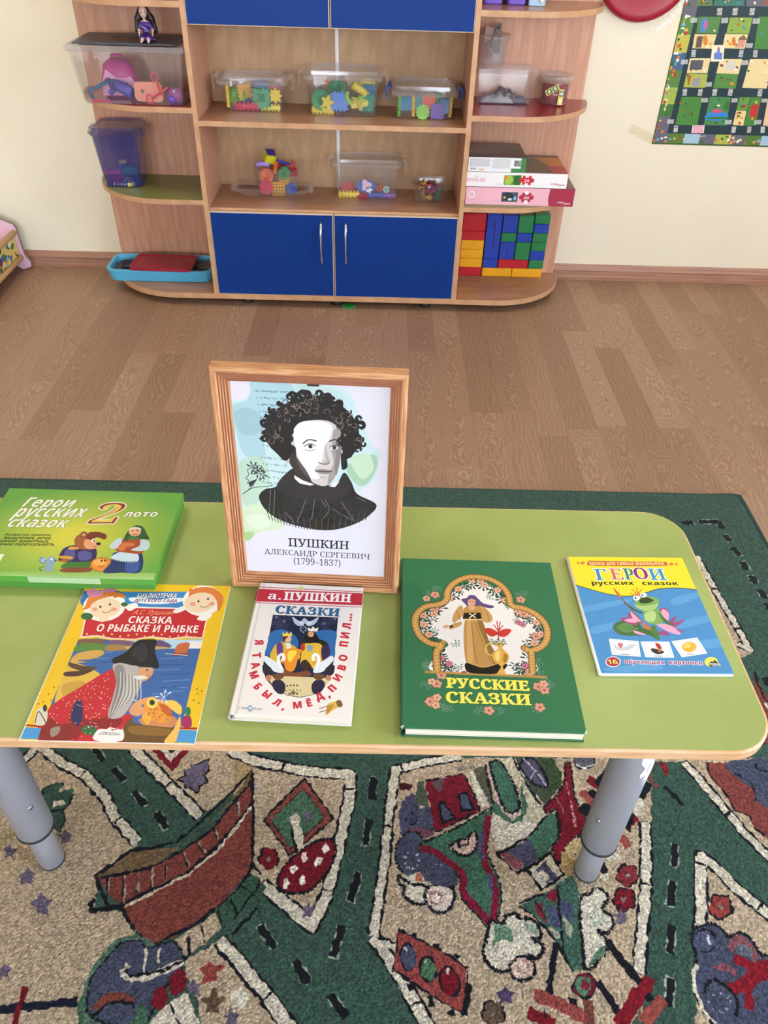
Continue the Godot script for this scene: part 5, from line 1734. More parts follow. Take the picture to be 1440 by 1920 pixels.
const ART_BLUE := [
	["C","5c9ed0",[8,593,390,501,379,545,17,649]],
	["C","5c9ed0",[758,496,1002,418,1009,463,778,569]],
	["C","5c9ed0",[31,815,219,759,216,813,37,882]],
	["C","5c9ed0",[720,755,1046,667,1037,724,719,823]],
	["C","5c9ed0",[26,1224,390,1174,474,1223,173,1254]],
	["C","5c9ed0",[754,970,1031,916,1033,995,859,1022]],
	["P","f2dc2e",[2,-8,1002,-5,1007,390,841,371,683,385,536,440,398,471,273,455,153,415,-4,345]],
	["S","2c3a30",8,[-4,345,153,415,273,455,398,471,536,440,683,385,841,371,1007,390]],
	["C","c8613c",[150,87,175,51,259,52,804,54,842,60,845,86,816,106,468,116,178,111]],
	["T","уроки для самых маленьких","f6d890",167,103,820,95,37,"sb",0,0,"",""],
	["E","d07848",73,80,16,12,120],
	["E","d07848",112,79,22,17,137],
	["E","d07848",880,83,23,16,138],
	["E","d07848",923,84,17,11,129],
	["T","Г","3a86b8",183,285,287,286,133,"rb",0,12,"f4f0e8",""],
	["T","Е","d06a58",316,278,421,279,134,"rb",0,12,"f4f0e8",""],
	["T","Р","2f8050",433,276,520,278,135,"rb",0,12,"f4f0e8",""],
	["T","О","8a2a6a",523,268,639,269,136,"rb",0,12,"f4f0e8",""],
	["T","И","3a92b8",648,279,790,279,137,"rb",0,12,"f4f0e8",""],
	["T","русских","1a1a14",137,343,493,340,38,"sb",0,0,"",""],
	["T","сказок","1a1a14",563,342,867,340,39,"sb",0,0,"",""],
	["C","466c3c",[195,814,240,759,340,730,402,771,417,866,326,900,229,881]],
	["C","5d8a4a",[226,813,323,758,367,826,294,867]],
	["C","a04a78",[398,785,348,702,373,646,421,702,437,757]],
	["C","a04a78",[611,700,631,614,673,599,692,657,651,741]],
	["C","a04a78",[357,785,276,717,377,709,416,757]],
	["C","a04a78",[657,755,744,677,684,769]],
	["C","a04a78",[674,769,801,726,682,810]],
	["C","a04a78",[682,810,771,857,657,824]],
	["C","a04a78",[494,811,413,879,372,919,425,839]],
	["C","a04a78",[590,838,625,891,537,878]],
	["C","e6a6c0",[551,777,659,783,717,877,644,864]],
	["C","e6a6c0",[378,646,421,702,451,743,389,744]],
	["C","e6a6c0",[647,614,687,657,651,741,606,714]],
	["C","e6a6c0",[353,839,432,812,454,879,372,880]],
	["C","e6a6c0",[309,730,396,716,406,757,343,758]],
	["C","3f6a34",[410,743,432,812,487,839,535,918,519,938,461,892,308,813,387,826]],
	["C","4d7a3c",[494,811,534,784,543,892,524,938,496,879]],
	["C","7fa85a",[498,616,559,586,615,615,632,700,590,769,506,770,470,715]],
	["C","b5cf86",[487,673,547,630,581,658,546,742,483,743]],
	["C","446e36",[606,643,632,700,674,769,690,782,648,783,613,728]],
	["S","33562c",17.9,[357,545,413,617,475,659]],
	["C","7fa85a",[433,559,476,500,528,470,632,483,646,527,603,600,521,644,457,609]],
	["C","2c4020",[479,529,537,477,602,513,561,543,505,551]],
	["C","a8c878",[437,566,497,580,610,557,641,527,603,600,523,637,448,602]],
	["E","f4f2ea",471,485,39,26,121],
	["E","f4f2ea",536,457,32,24,144],
	["E","1a1a14",461,491,13,7,114],
	["E","1a1a14",526,460,11,7,118],
	["S","d07a30",9.2,[467,455,429,434]],
	["S","d07a30",9.3,[480,448,458,388]],
	["S","d07a30",9.3,[490,440,502,372]],
	["S","d07a30",9.3,[499,440,542,387]],
	["C","d88a30",[459,463,497,425,514,440,484,470]],
	["L","8a5a34",11.3,[321,435,448,757,490,825]],
	["C","c8703a",[303,375,334,427,346,487,322,472]],
	["C","c8703a",[448,757,494,811,487,839,443,812]],
	["P","f4f4f0",[137,929,363,952,340,1107,123,1088]],
	["L","9aa0a8",2.3,[155,947,340,966,323,1090,144,1074,155,947]],
	["C","c07a7a",[196,973,235,979,213,1024,196,1011]],
	["C","c8ccd4",[164,979,203,1024,293,985,327,992,258,1043,170,1037]],
	["L","3a3a3a",4.6,[194,1084,258,1086]],
	["P","f4f4f0",[377,956,601,955,594,1114,374,1110]],
	["L","9aa0a8",2.3,[396,972,579,971,576,1098,394,1095,396,972]],
	["C","b03a30",[487,978,517,978,524,1023,494,1023]],
	["C","3a2a20",[444,1023,500,1036,533,1061,477,1081,439,1055]],
	["C","c87a30",[494,1023,520,1036,493,1061]],
	["L","3a3a3a",4.6,[441,1098,502,1101]],
	["P","f4f4f0",[619,951,835,911,862,1070,653,1109]],
	["L","9aa0a8",2.4,[641,963,818,932,841,1059,669,1090,641,963]],
	["E","e8b03c",742,1006,64,46,147],
	["E","f4d070",731,993,33,23,147],
	["L","3a3a3a",4.7,[699,1076,755,1078]],
	["E","f4e8e0",115,1156,63,48,152],
	["E","a82a44",115,1156,54,42,154],
	["T","16","f4e05a",74,1177,149,1177,41,"sb",0,0,"",""],
	["T","обучающих","8a2450",199,1172,499,1179,31,"sb",0.2,7,"e8e4f0",""],
	["T","карточек","8a2450",537,1177,792,1181,31,"sb",0.2,7,"e8e4f0",""],
	["E","f0dc5a",864,1151,59,42,147],
	["B","2a2a2a",17.4,30.2,[852,1186,873,1155,903,1155,907,1186]],
	["T","проф","e8e4e0",847,1186,925,1191,26,"sb",0,5,"2a2a2a",""],
]
const ART_YELLOW := [
	["P","3d86c4",[153,85,867,63,865,229,158,250]],
	["C","3d6fae",[4,121,20,82,263,82,231,204,94,252,12,196]],
	["P","f4e8e0",[62,216,896,221,899,485,789,479,690,502,561,486,463,509,319,510,209,489,110,505]],
	["P","c4242e",[77,231,888,233,892,476,787,469,687,491,559,476,461,501,316,500,205,478,116,492]],
	["P","3a66a4",[99,519,213,505,321,520,467,522,565,503,691,509,792,497,900,489,905,1267,93,1261]],
	["P","b8d8e8",[383,518,901,493,900,570,261,595]],
	["P","f0ece6",[816,512,904,510,902,570,788,573]],
	["P","3a66a4",[180,597,900,570,898,997,613,1004,239,725]],
	["S","6a94c4",5.8,[665,661,803,645]],
	["S","6a94c4",5.7,[647,751,804,740]],
	["S","6a94c4",5.6,[716,836,880,819]],
	["S","6a94c4",5.4,[672,933,859,904]],
	["S","6a94c4",5.9,[269,621,349,616]],
	["S","6a94c4",5.5,[754,871,883,879]],
	["S","6a94c4",5.8,[264,673,342,664]],
	["S","28508c",6.9,[637,713,836,702]],
	["S","28508c",6.8,[695,787,880,770]],
	["S","28508c",6.6,[708,884,861,868]],
	["S","28508c",6.9,[293,704,371,695]],
	["C","7d5a4a",[104,519,194,510,281,525,249,555,127,559]],
	["C","5d8a3a",[100,573,153,545,247,549,314,567,303,600,184,610,105,619]],
	["C","7a5a78",[301,520,403,517,480,535,436,563,331,553]],
	["C","a8854a",[310,554,436,563,464,589,305,607]],
	["C","6a5080",[590,519,640,510,712,555,666,577,589,559]],
	["C","c8a858",[426,564,600,559,706,575,466,595]],
	["C","d8a850",[110,664,148,624,263,601,298,633,244,673,148,689,212,700,114,709]],
	["C","e2b848",[100,728,178,720,271,761,328,822,237,968,138,1017,104,972]],
	["C","caa040",[114,888,219,849,273,896,191,1004]],
	["C","5a4030",[104,709,202,732,285,742,225,775,126,747]],
	["C","4a3428",[99,785,194,770,271,761,205,807,114,815]],
	["C","c8683c",[744,607,750,541,819,525,823,592,808,619]],
	["C","7a3a28",[717,621,837,611,811,631,751,637]],
	["L","d8d4cc",5.8,[686,619,830,628]],
	["C","c3222c",[94,1265,86,1087,131,994,240,885,369,759,432,769,505,890,533,1064,599,1096,615,1227,609,1274,316,1270]],
	["C","8f1620",[245,991,280,1013,334,1125,468,1099,549,1119,511,1186,361,1179,332,1234,314,1266,232,1128]],
	["C","1f2a5c",[243,1105,233,1015,264,991,309,1103,302,1170,271,1160]],
	["C","2f6a3a",[327,1191,356,1163,419,1189,423,1232,356,1223]],
	["D","f4dcd0",3.4,260,[107,1250,100,1098,144,1005,244,897,373,771,417,819,447,962,449,1100,549,1119,612,1216,587,1259]],
	["C","8a2020",[117,1120,187,1162,276,1149,294,1260,113,1265]],
	["C","9a8a7a",[152,1195,198,1178,207,1221,175,1249]],
	["C","d8a070",[524,742,622,733,645,764,632,813,599,839,534,816]],
	["C","c88858",[583,815,626,789,625,826]],
	["C","b8b4ae",[379,721,431,694,541,729,554,816,593,815,588,911,565,1040,527,1109,458,1099,447,962,433,843]],
	["C","8f8a86",[396,745,438,719,485,817,502,984,483,1088,464,1088,447,891]],
	["S","7a7672",4.4,[432,769,463,915,468,1099]],
	["S","dcd8d2",4.4,[443,773,475,919,474,1090]],
	["S","7a7672",4.4,[454,776,487,924,481,1081]],
	["S","dcd8d2",4.4,[465,780,499,928,488,1072]],
	["S","7a7672",4.4,[476,783,511,932,495,1062]],
	["S","dcd8d2",4.4,[487,787,522,937,502,1053]],
	["S","7a7672",4.4,[497,790,534,941,509,1044]],
	["S","dcd8d2",4.4,[508,793,546,946,516,1035]],
	["S","7a7672",4.4,[519,797,558,950,523,1025]],
	["S","dcd8d2",4.4,[530,800,570,954,530,1016]],
	["S","7a7672",4.4,[541,804,581,959,537,1007]],
	["S","dcd8d2",4.4,[551,807,593,963,544,997]],
	["S","7a7672",4.4,[562,810,605,968,551,988]],
	["S","dcd8d2",4.4,[573,814,617,972,558,978]],
	["C","e8e4de",[531,804,588,796,622,814,567,827]],
	["C","d8d4cc",[601,727,639,720,624,739]],
	["E","2a2a2a",602,752,7,6,-156],
	["C","17181c",[364,670,430,616,477,522,535,504,604,511,614,598,670,725,622,733,498,717,423,700,385,708]],
	["C","2c2e34",[471,615,521,534,572,612,551,690]],
	["C","e0a070",[571,1063,591,994,658,957,701,956,686,991,635,1015,665,1060,627,1095]],
	["C","d08a58",[642,1117,730,1092,842,1089,873,1144,807,1179,711,1170]],
	["C","6a4a20",[586,1118,650,1150,841,1167,887,1166,864,1267,590,1270]],
	["C","8a6428",[616,1162,844,1178,835,1221,630,1216]],
	["C","e89a3a",[653,1049,654,980,718,967,784,1000,830,1078,796,1135,716,1115]],
	["C","f4c85a",[762,989,817,976,875,1021,877,1077,811,1034]],
	["C","f0b040",[655,1094,684,1060,716,1115,697,1149]],
	["C","f0c060",[880,1088,862,1177,826,1264,890,1262,904,1198]],
	["C","c8602a",[736,1001,799,1023,833,1090,781,1069]],
	["E","f0d060",693,997,42,32,55],
	["E","3a4a30",692,995,22,16,60],
	["E","111111",694,995,11,8,63],
	["V","c8d8f0",43.1,[754,954]],
	["E","c87030",760,1095,7,5,-158],
	["E","c87030",723,1076,7,5,-159],
	["E","c87030",806,1113,7,5,-161],
	["E","c87030",696,1046,7,6,-163],
	["E","c87030",692,1070,7,6,-159],
	["E","c87030",690,1072,7,5,-157],
	["E","c87030",762,1052,7,5,-159],
	["E","c87030",772,1083,7,6,-160],
	["E","c87030",692,1082,7,6,-158],
	["E","c87030",717,1067,7,5,-158],
	["E","c87030",727,1095,7,5,-157],
	["E","c87030",733,1040,7,6,-158],
	["E","c87030",761,1102,7,5,-157],
	["E","c87030",718,1047,7,6,-158],
	["E","c87030",746,1118,7,5,-159],
	["E","c87030",811,1090,7,5,-158],
	["E","c87030",806,1108,7,5,-161],
	["E","c87030",724,1034,7,5,-155],
	["P","a8242c",[-11,1167,94,1173,94,1186,-9,1180]],
	["P","4a9ad4",[-8,1187,95,1192,102,1267,-5,1264]],
	["P","a8242c",[896,1163,997,1163,998,1176,897,1176]],
	["P","4a9ad4",[896,1182,999,1182,1002,1270,895,1264]],
	["C","d8d4c0",[49,1165,26,1077,52,1042,92,1075,109,1164]],
	["E","3a3a3a",69,1053,27,12,66],
	["S","3a3a30",5.2,[47,1160,40,1077,112,1158]],
	["C","a02a5a",[904,1154,903,1088,941,1087,960,1158]],
	["E","2f7a4a",919,1053,35,17,75],
	["E","7a5a14",72,901,7,4,54],
	["E","7a5a14",56,951,7,4,56],
	["E","7a5a14",87,995,6,4,53],
	["E","7a5a14",21,1023,6,4,56],
	["E","7a5a14",941,889,6,5,65],
	["E","7a5a14",952,922,6,4,61],
	["E","7a5a14",937,970,6,5,65],
	["E","7a5a14",973,903,6,5,68],
	["E","7a5a14",973,991,6,5,68],
	["E","7a5a14",44,1008,6,4,52],
	["E","f6f0e6",181,218,154,132,-141],
	["C","e0803a",[53,224,58,134,153,85,267,97,301,142,210,130,132,162,90,238,43,261]],
	["E","f2d8b4",192,237,105,92,-168],
	["E","e89a88",254,247,21,16,-151],
	["E","e89a88",127,254,21,16,-150],
	["E","2a2a2a",157,228,11,7,62],
	["E","2a2a2a",215,204,11,7,63],
	["S","8a4030",5.1,[181,272,216,281,240,255]],
	["E","e0803a",78,130,22,16,51],
	["E","e0803a",113,117,22,16,51],
	["E","e0803a",154,128,22,16,51],
	["E","e0803a",189,114,22,16,52],
	["E","e0803a",230,125,21,16,53],
	["E","f6f0e6",833,146,148,132,59],
	["C","e0803a",[736,128,733,60,802,19,894,31,968,106,973,196,954,241,924,138,849,87,774,97]],
	["E","f2d8b4",820,165,106,95,173],
	["E","e89a88",904,176,20,17,-156],
	["E","e89a88",774,182,21,17,-153],
	["E","2a2a2a",807,156,11,7,73],
	["E","2a2a2a",868,131,11,7,74],
	["S","8a4030",5.2,[827,201,862,210,889,184]],
	["E","e0803a",737,56,21,17,58],
	["E","e0803a",773,43,21,17,59],
	["E","e0803a",815,54,21,17,59],
	["E","e0803a",851,40,21,17,60],
	["E","e0803a",892,51,21,17,59],
	["C","e08ab0",[22,90,57,58,136,101,123,132,58,134]],
	["C","d87aa8",[131,86,177,15,212,37,208,84]],
	["C","f4f0e8",[321,216,378,185,407,213,365,259]],
	["C","f4f0e8",[654,250,709,204,736,233,680,271]],
	["C","f4f0e8",[829,317,871,258,923,278,885,330]],
	["C","f2d8b4",[184,336,216,299,244,342,203,364]],
	["E","2f6a3a",93,317,42,30,-162],
	["E","2f6a3a",312,201,25,19,-156],
	["T","БИБЛИОТЕЧКА","f4f0ea",377,140,649,131,47,"sb",0.1,7,"2a5a96",""],
	["C","e8eef4",[328,141,386,132,510,147,627,132,698,130,679,168,521,192,365,177]],
	["T","ДЕТСКОГО САДА","7a2a50",370,174,663,170,29,"sb",0,0,"",""],
	["T","А.С. Пушкин","f0b878",389,287,651,285,39,"s",0.35,0,"",""],
	["T","СКАЗКА","f6f2ea",378,367,669,364,61,"sb",0,0,"",""],
	["T","О РЫБАКЕ И РЫБКЕ","f6f2ea",190,446,855,437,63,"sb",0,0,"",""],
	["E","f0d060",140,470,9,6,60],
	["E","f0d060",200,489,9,6,61],
	["E","f0d060",251,478,9,6,61],
	["E","f0d060",302,467,9,6,60],
	["E","f0d060",361,485,9,6,61],
	["E","f0d060",412,474,9,6,60],
	["E","f0d060",463,463,9,6,64],
	["E","f0d060",522,482,9,6,65],
	["E","f0d060",574,471,9,6,64],
	["E","f0d060",625,460,9,6,65],
	["E","f0d060",684,479,9,6,65],
	["E","f0d060",736,468,8,6,66],
	["E","f0d060",788,457,9,6,67],
	["E","f0d060",846,475,9,6,67],
	["C","f4f2ee",[425,1263,425,1194,474,1187,490,1176,549,1187,574,1195,579,1264]],
	["T","«СТРЕКОЗА»","3a3a44",438,1227,562,1228,19,"rb",0,0,"",""],
	["S","c03040",5.1,[497,1187,531,1191]],
	["S","c03040",5.1,[505,1197,536,1183]],
]
const ART_WHITE := [
	["P","d8d2cc",[31,-2,47,-1,64,1520,42,1520]],
	["P","c22c3c",[-6,87,1002,78,1005,236,0,252]],
	["P","c22c3c",[-2,57,1003,56,1003,65,-1,66]],
	["P","c22c3c",[0,264,1004,255,1003,263,-1,272]],
	["E","d8cc6a",398,56,29,21,179],
	["T","а.","f6f0ee",102,216,228,217,75,"rb",0,0,"",""],
	["T","ПУШКИН","f6f0ee",254,215,892,203,107,"rb",0,5,"f6f0ee",""],
	["T","СКАЗКИ","2a6aa0",198,384,797,385,94,"rb",0,0,"","101a30"],
	["P","1d2440",[185,412,790,404,797,710,797,929,791,1069,749,1207,658,1288,555,1322,445,1307,328,1244,240,1149,194,1038,188,921,190,675]],
	["C","2e6aa8",[190,649,245,594,323,589,408,635,457,707,460,807,348,887,196,885,192,775]],
	["C","2e6aa8",[567,649,628,581,724,561,795,595,794,735,797,882,691,912,605,822]],
	["V","3a4260",46.3,[249,489,324,457,646,474,734,455,296,538,691,524,235,529]],
	["F","7a6a8a",18.7,[221,437,762,426,298,485,667,486]],
	["C","b8c8dc",[370,426,446,475,481,432,536,469,609,410,588,492,533,528,489,498,454,534,401,505]],
	["C","dbe4ee",[427,476,478,486,473,526]],
	["C","dbe4ee",[507,484,565,466,532,522]],
	["B","d8dce8",8,25.2,[483,525,517,562,492,603,458,566,483,525]],
	["E","2e3a60",489,564,21,16,79],
	["C","d8b038",[235,894,256,783,305,730,364,739,447,783,501,901,395,955,265,964]],
	["C","6a3a7a",[273,770,317,742,344,863,317,937]],
	["E","e8b890",364,688,46,31,79],
	["C","5a2a20",[315,666,331,640,370,644,340,703,326,741]],
	["P","f0d040",[315,666,303,616,331,640,341,607,365,637,384,604,396,655]],
	["P","e8e0d0",[345,740,393,737,413,810,377,824]],
	["C","2a2a20",[489,730,532,690,608,672,709,703,746,788,720,911,681,817,555,800,509,816]],
	["C","e2b83a",[511,754,575,725,674,743,698,888,700,994,531,994,507,877]],
	["C","3a2850",[676,768,742,751,755,884,702,924]],
	["C","1b1614",[508,653,541,600,601,608,649,695,594,723,537,727]],
	["E","d8a078",563,623,34,29,75],
	["P","f0ece0",[535,587,524,542,556,560,572,526,595,557,623,535,619,588]],
	["P","8aa0b0",[540,752,597,748,599,810,578,830,552,813]],
	["E","b04030",509,778,45,21,82],
	["C","e8902a",[363,862,375,812,430,796,509,816,488,878,464,1044,387,1026]],
	["C","f8d84a",[382,861,414,822,463,831,445,905,414,954]],
	["C","7a4a30",[368,1027,467,1067,583,1037,608,1092,398,1106]],
	["C","3a2a22",[516,948,560,921,618,1011,536,1028]],
	["P","d8c898",[234,1110,794,1103,757,1195,658,1283,554,1316,445,1301,327,1238]],
	["C","dfe9f0",[187,945,198,897,282,951,323,972,367,1016,375,1073,300,1066,245,1012]],
	["S","eef2f6",27.6,[355,1028,321,960,312,901,336,870,360,904,356,946]],
	["P","d87a30",[347,947,363,993,370,945]],
	["C","2c2838",[188,1004,245,1012,280,1056,271,1114,213,1095]],
	["C","c07a60",[236,1127,269,1102,285,1147,252,1165]],
	["C","2a2440",[300,1179,349,1143,411,1194,415,1282,372,1295,319,1244]],
	["C","6a4a30",[287,1101,377,1084,383,1129,332,1155]],
	["C","dfe9f0",[795,906,772,859,702,924,667,950,635,999,641,1056,714,1040,754,979]],
	["S","eef2f6",27.7,[650,1009,666,938,659,879,628,851,613,888,627,929]],
	["P","d87a30",[636,928,632,975,613,929]],
	["C","2c2838",[809,964,754,979,731,1027,755,1083,808,1057]],
	["C","c07a60",[793,1092,754,1072,749,1117,787,1132]],
	["C","2a2440",[743,1152,685,1121,637,1180,656,1267,702,1275,741,1218]],
	["C","6a4a30",[736,1073,643,1067,648,1113,705,1132]],
	["B","6a6040",12,28.1,[432,1210,484,1199,540,1203]],
	["B","8a7c50",9.9,29.8,[430,1259,491,1244,564,1253]],
	["B","6a6040",13.8,33.5,[461,1290,495,1277,532,1285]],
	["F","7a6a44",21.7,[491,1277]],
	["G","Я","c42c3a",114,745,73,84,"sb"],
	["G","Т","c42c3a",117,896,71,78,"sb"],
	["G","А","c42c3a",127,1007,69,70,"sb"],
	["G","М","c42c3a",132,1111,68,62,"sb"],
	["G","Б","c42c3a",185,1230,66,40,"sb"],
	["G","Ы","c42c3a",275,1306,65,34,"sb"],
	["G","Л","c42c3a",371,1380,64,26,"sb"],
	["G",",","c42c3a",428,1449,63,20,"sb"],
	["G","М","c42c3a",542,1396,64,-12,"sb"],
	["G","Ё","c42c3a",635,1364,64,-22,"sb"],
	["G","Д","c42c3a",718,1306,65,-32,"sb"],
	["G",",","c42c3a",801,1301,65,-40,"sb"],
	["G","П","c42c3a",812,1208,66,-48,"sb"],
	["G","И","c42c3a",848,1094,68,-62,"sb"],
	["G","В","c42c3a",876,983,69,-74,"sb"],
	["G","О","c42c3a",877,876,71,-80,"sb"],
	["G","П","c42c3a",870,717,73,-85,"sb"],
	["G","И","c42c3a",872,615,75,-85,"sb"],
	["G","Л","c42c3a",878,504,76,-86,"sb"],
	["G",".","c42c3a",908,431,77,-88,"sb"],
	["G",".","c42c3a",908,396,78,-88,"sb"],
	["G",".","c42c3a",908,361,78,-88,"sb"],
	["T","САМ","2a5a90",64,1467,136,1469,25,"s",0,0,"",""],
	["T","ВАР","2a5a90",187,1468,257,1470,25,"s",0,0,"",""],
	["E","2a5a90",160,1455,25,20,65],
	["E","e8f0f4",160,1455,18,15,65],
	["E","7ab0d0",161,1461,9,8,-148],
	["L","2a5a90",3.8,[139,1428,170,1426]],
	["L","2a5a90",3.8,[152,1485,178,1483]],
	["C","d8b050",[792,1376,826,1353,869,1340,882,1392,833,1436,785,1480]],
	["C","7a5a30",[860,1340,895,1328,917,1379,883,1397]],
	["S","8a5a3a",7.7,[802,1386,726,1422]],
	["S","8a5a3a",7.6,[797,1428,730,1458]],
	["C","b88a40",[787,1408,845,1373,801,1469]],
]
const ART_PORTRAIT := [
	["C","c6dde0",[121,11,239,-9,473,7,654,17,746,60,802,175,841,273,891,395,949,434,942,520,877,678,648,803,344,888,153,1041,20,1159,1,1135,-2,699,-5,195,1,136,113,111]],
	["C","a9cdd4",[129,15,347,4,416,77,319,199,198,346,187,514,53,500,8,315,2,175,103,121]],
	["C","bcd8d8",[418,20,654,36,709,101,561,147,433,105]],
	["C","9cc0c8",[12,214,117,179,203,264,160,348,47,354]],
	["C","b9d6c2",[9,566,168,515,216,666,170,781,73,878,6,835]],
	["C","a3c8a8",[728,552,892,458,932,521,877,655,798,682]],
	["C","c4dcc0",[747,487,873,459,904,565,827,636]],
	["C","cfe0c0",[10,905,164,874,298,1010,213,1063,130,1079,65,1119,20,1159]],
	["C","d9e6cc",[24,987,119,935,196,1003,110,1068]],
	["C","a9cc8c",[5,1091,72,1088,53,1138,10,1157]],
	["C","dedce6",[12,16,112,7,119,92,39,115,0,141]],
	["W","28303a",2.8,[153,66,503,64]],
	["W","28303a",2.8,[163,109,461,109]],
	["W","28303a",2.9,[165,152,376,158]],
	["W","28303a",2.9,[171,196,300,206]],
	["W","28303a",2.9,[172,241,279,252]],
	["W","28303a",2.9,[174,286,257,298]],
	["W","28303a",3,[176,327,245,340]],
	["W","28303a",3,[177,373,243,386]],
	["W","28303a",3,[179,425,249,438]],
	["W","28303a",3.1,[163,513,321,523]],
	["W","28303a",3.1,[170,558,339,567]],
	["W","28303a",3.1,[191,606,336,617]],
	["W","28303a",3.2,[178,651,315,662]],
	["W","28303a",3.2,[156,691,273,703]],
	["W","28303a",2.8,[608,96,704,101]],
	["S","2a3038",4.2,[94,595,64,607,71,640,49,674,68,684,56,707,87,695]],
	["S","2a3038",4.2,[76,585,106,572,163,580,174,635,147,680]],
	["S","2a3038",4.3,[56,707,95,717,63,752,20,788,93,739,193,723,233,710]],
	["P","2a3038",[67,696,128,670,95,717,69,735]],
	["V","3a4048",41.7,[132,615,150,636,104,594]],
	["C","1a1716",[128,806,172,747,253,720,316,628,397,580,511,674,649,689,709,597,758,661,799,750,930,824,872,921,750,1000,595,1044,420,1028,259,976,162,897]],
	["L","4a4644",5.5,[172,897,192,979]],
	["L","1a1716",5.5,[193,902,212,986]],
	["L","4a4644",5.5,[214,908,232,993]],
	["L","1a1716",5.5,[235,913,251,999]],
	["L","4a4644",5.6,[257,919,271,1006]],
	["L","1a1716",5.6,[278,924,291,1012]],
	["L","4a4644",5.6,[299,928,311,1018]],
	["L","1a1716",5.6,[320,933,331,1024]],
	["L","4a4644",5.6,[342,937,351,1029]],
	["L","1a1716",5.6,[363,940,371,1033]],
	["L","4a4644",5.6,[385,944,391,1037]],
	["L","1a1716",5.6,[406,946,411,1041]],
	["L","4a4644",5.6,[428,948,431,1044]],
	["L","1a1716",5.6,[449,950,452,1046]],
	["L","4a4644",5.6,[471,951,472,1047]],
	["L","1a1716",5.6,[492,951,492,1048]],
	["L","4a4644",5.6,[514,951,513,1048]],
	["L","1a1716",5.6,[536,950,533,1047]],
	["L","4a4644",5.6,[557,948,553,1045]],
	["L","1a1716",5.6,[579,946,574,1043]],
	["L","4a4644",5.6,[601,943,594,1040]],
	["L","1a1716",5.6,[622,940,614,1036]],
	["L","4a4644",5.6,[644,936,635,1032]],
	["L","1a1716",5.6,[666,931,655,1026]],
	["L","4a4644",5.6,[687,926,675,1021]],
	["L","1a1716",5.6,[709,921,696,1014]],
	["L","4a4644",5.6,[731,915,716,1007]],
	["L","1a1716",5.6,[752,908,736,1000]],
	["L","4a4644",5.6,[774,902,756,992]],
	["L","1a1716",5.5,[795,895,777,984]],
	["L","4a4644",5.5,[817,887,797,976]],
	["L","1a1716",5.5,[838,880,817,967]],
	["L","4a4644",5.5,[859,872,837,958]],
	["L","1a1716",5.5,[881,865,857,950]],
	["S","6d6866",5.4,[212,745,191,919]],
	["S","6d6866",5.4,[241,743,220,942]],
	["S","6d6866",5.5,[448,813,381,994]],
	["S","6d6866",5.5,[508,810,484,964]],
	["S","6d6866",5.5,[568,784,607,875,566,948]],
	["S","6d6866",5.5,[628,874,760,951]],
	["S","6d6866",5.5,[689,813,780,962]],
	["S","6d6866",5.4,[529,763,587,864]],
	["S","6d6866",5.5,[303,914,360,995]],
	["S","6d6866",5.4,[789,773,859,804]],
	["C","2c2826",[252,731,316,628,406,590,472,675,649,700,709,597,758,684,709,777,548,808,348,795]],
	["P","ece8e6",[375,630,433,666,511,694,481,703,412,690,379,658]],
	["P","ece8e6",[679,665,649,706,609,705,649,672]],
	["C","cfc8c6",[361,297,391,245,485,225,615,234,690,281,694,404,675,533,650,633,590,698,521,690,444,632,379,526,350,422]],
	["C","ebe7e8",[394,295,456,252,559,247,634,273,614,367,584,410,563,517,513,585,551,638,492,652,436,567,400,482,385,378]],
	["C","a39a96",[643,303,695,321,690,447,670,555,640,645,600,692,611,602,641,535,632,450]],
	["C","8a807c",[671,364,697,383,680,533,655,622,650,535]],
	["S","3a3230",8,[441,406,480,375,533,381]],
	["S","3a3230",9,[613,382,652,365,690,384]],
	["C","f2f0f0",[450,425,489,406,522,418,488,438]],
	["C","e4e0e0",[618,424,647,407,675,421,646,438]],
	["E","4a4644",491,420,15,14,122],
	["E","4a4644",647,422,15,13,108],
	["E","121010",491,420,7,7,108],
	["E","121010",647,422,7,7,115],
	["S","2a2422",5,[449,422,489,402,525,415]],
	["S","2a2422",5,[615,421,647,405,678,418]],
	["S","9a908c",5.1,[454,446,493,450,522,438]],
	["S","8a807c",5.1,[620,450,646,453,672,441]],
	["C","b2a8a4",[589,410,603,472,618,520,597,543,568,533,588,516,586,463]],
	["S","5a504c",6.2,[539,531,568,541,597,541,614,526]],
	["C","8a7f7b",[518,590,562,577,596,581,630,588,601,611,552,610]],
	["S","3a302e",6.2,[518,593,567,595,630,590]],
	["S","a89e9a",7.3,[546,636,591,638]],
	["C","3a302c",[350,422,393,430,400,504,455,588,491,675,442,666,377,592,341,518]],
	["C","5a4e48",[400,504,445,577,473,642,444,621,407,557]],
	["C","c9c0bc",[309,476,338,475,350,528,330,550]],
	["C","171311",[364,442,351,506,316,529,266,478,221,428,202,356,212,274,254,202,321,154,378,122,452,92,526,79,599,89,672,120,732,168,779,226,805,295,806,378,776,453,733,498,704,489,697,362,685,301,657,267,615,244,559,237,484,245,423,264,383,316,368,379]],
	["K",505,341,318,259,188,230,-3.5,0.55,0.58,1.07,17.8],
	["K",342,380,39,89,119,16,0,6.28,0.2,1,17.9],
	["K",732,360,39,89,119,16,0,6.28,0.2,1,17.9],
	["C","171311",[694,457,723,488,733,552,699,576,689,511]],
	["T","ПУШКИН","17171c",313,1188,742,1192,65,"r",0,2,"17171c",""],
	["T","АЛЕКСАНДР СЕРГЕЕВИЧ","17171c",136,1263,894,1268,44,"r",0,0,"",""],
	["T","(1799–1837)","17171c",344,1339,682,1341,42,"r",0,0,"",""],
]
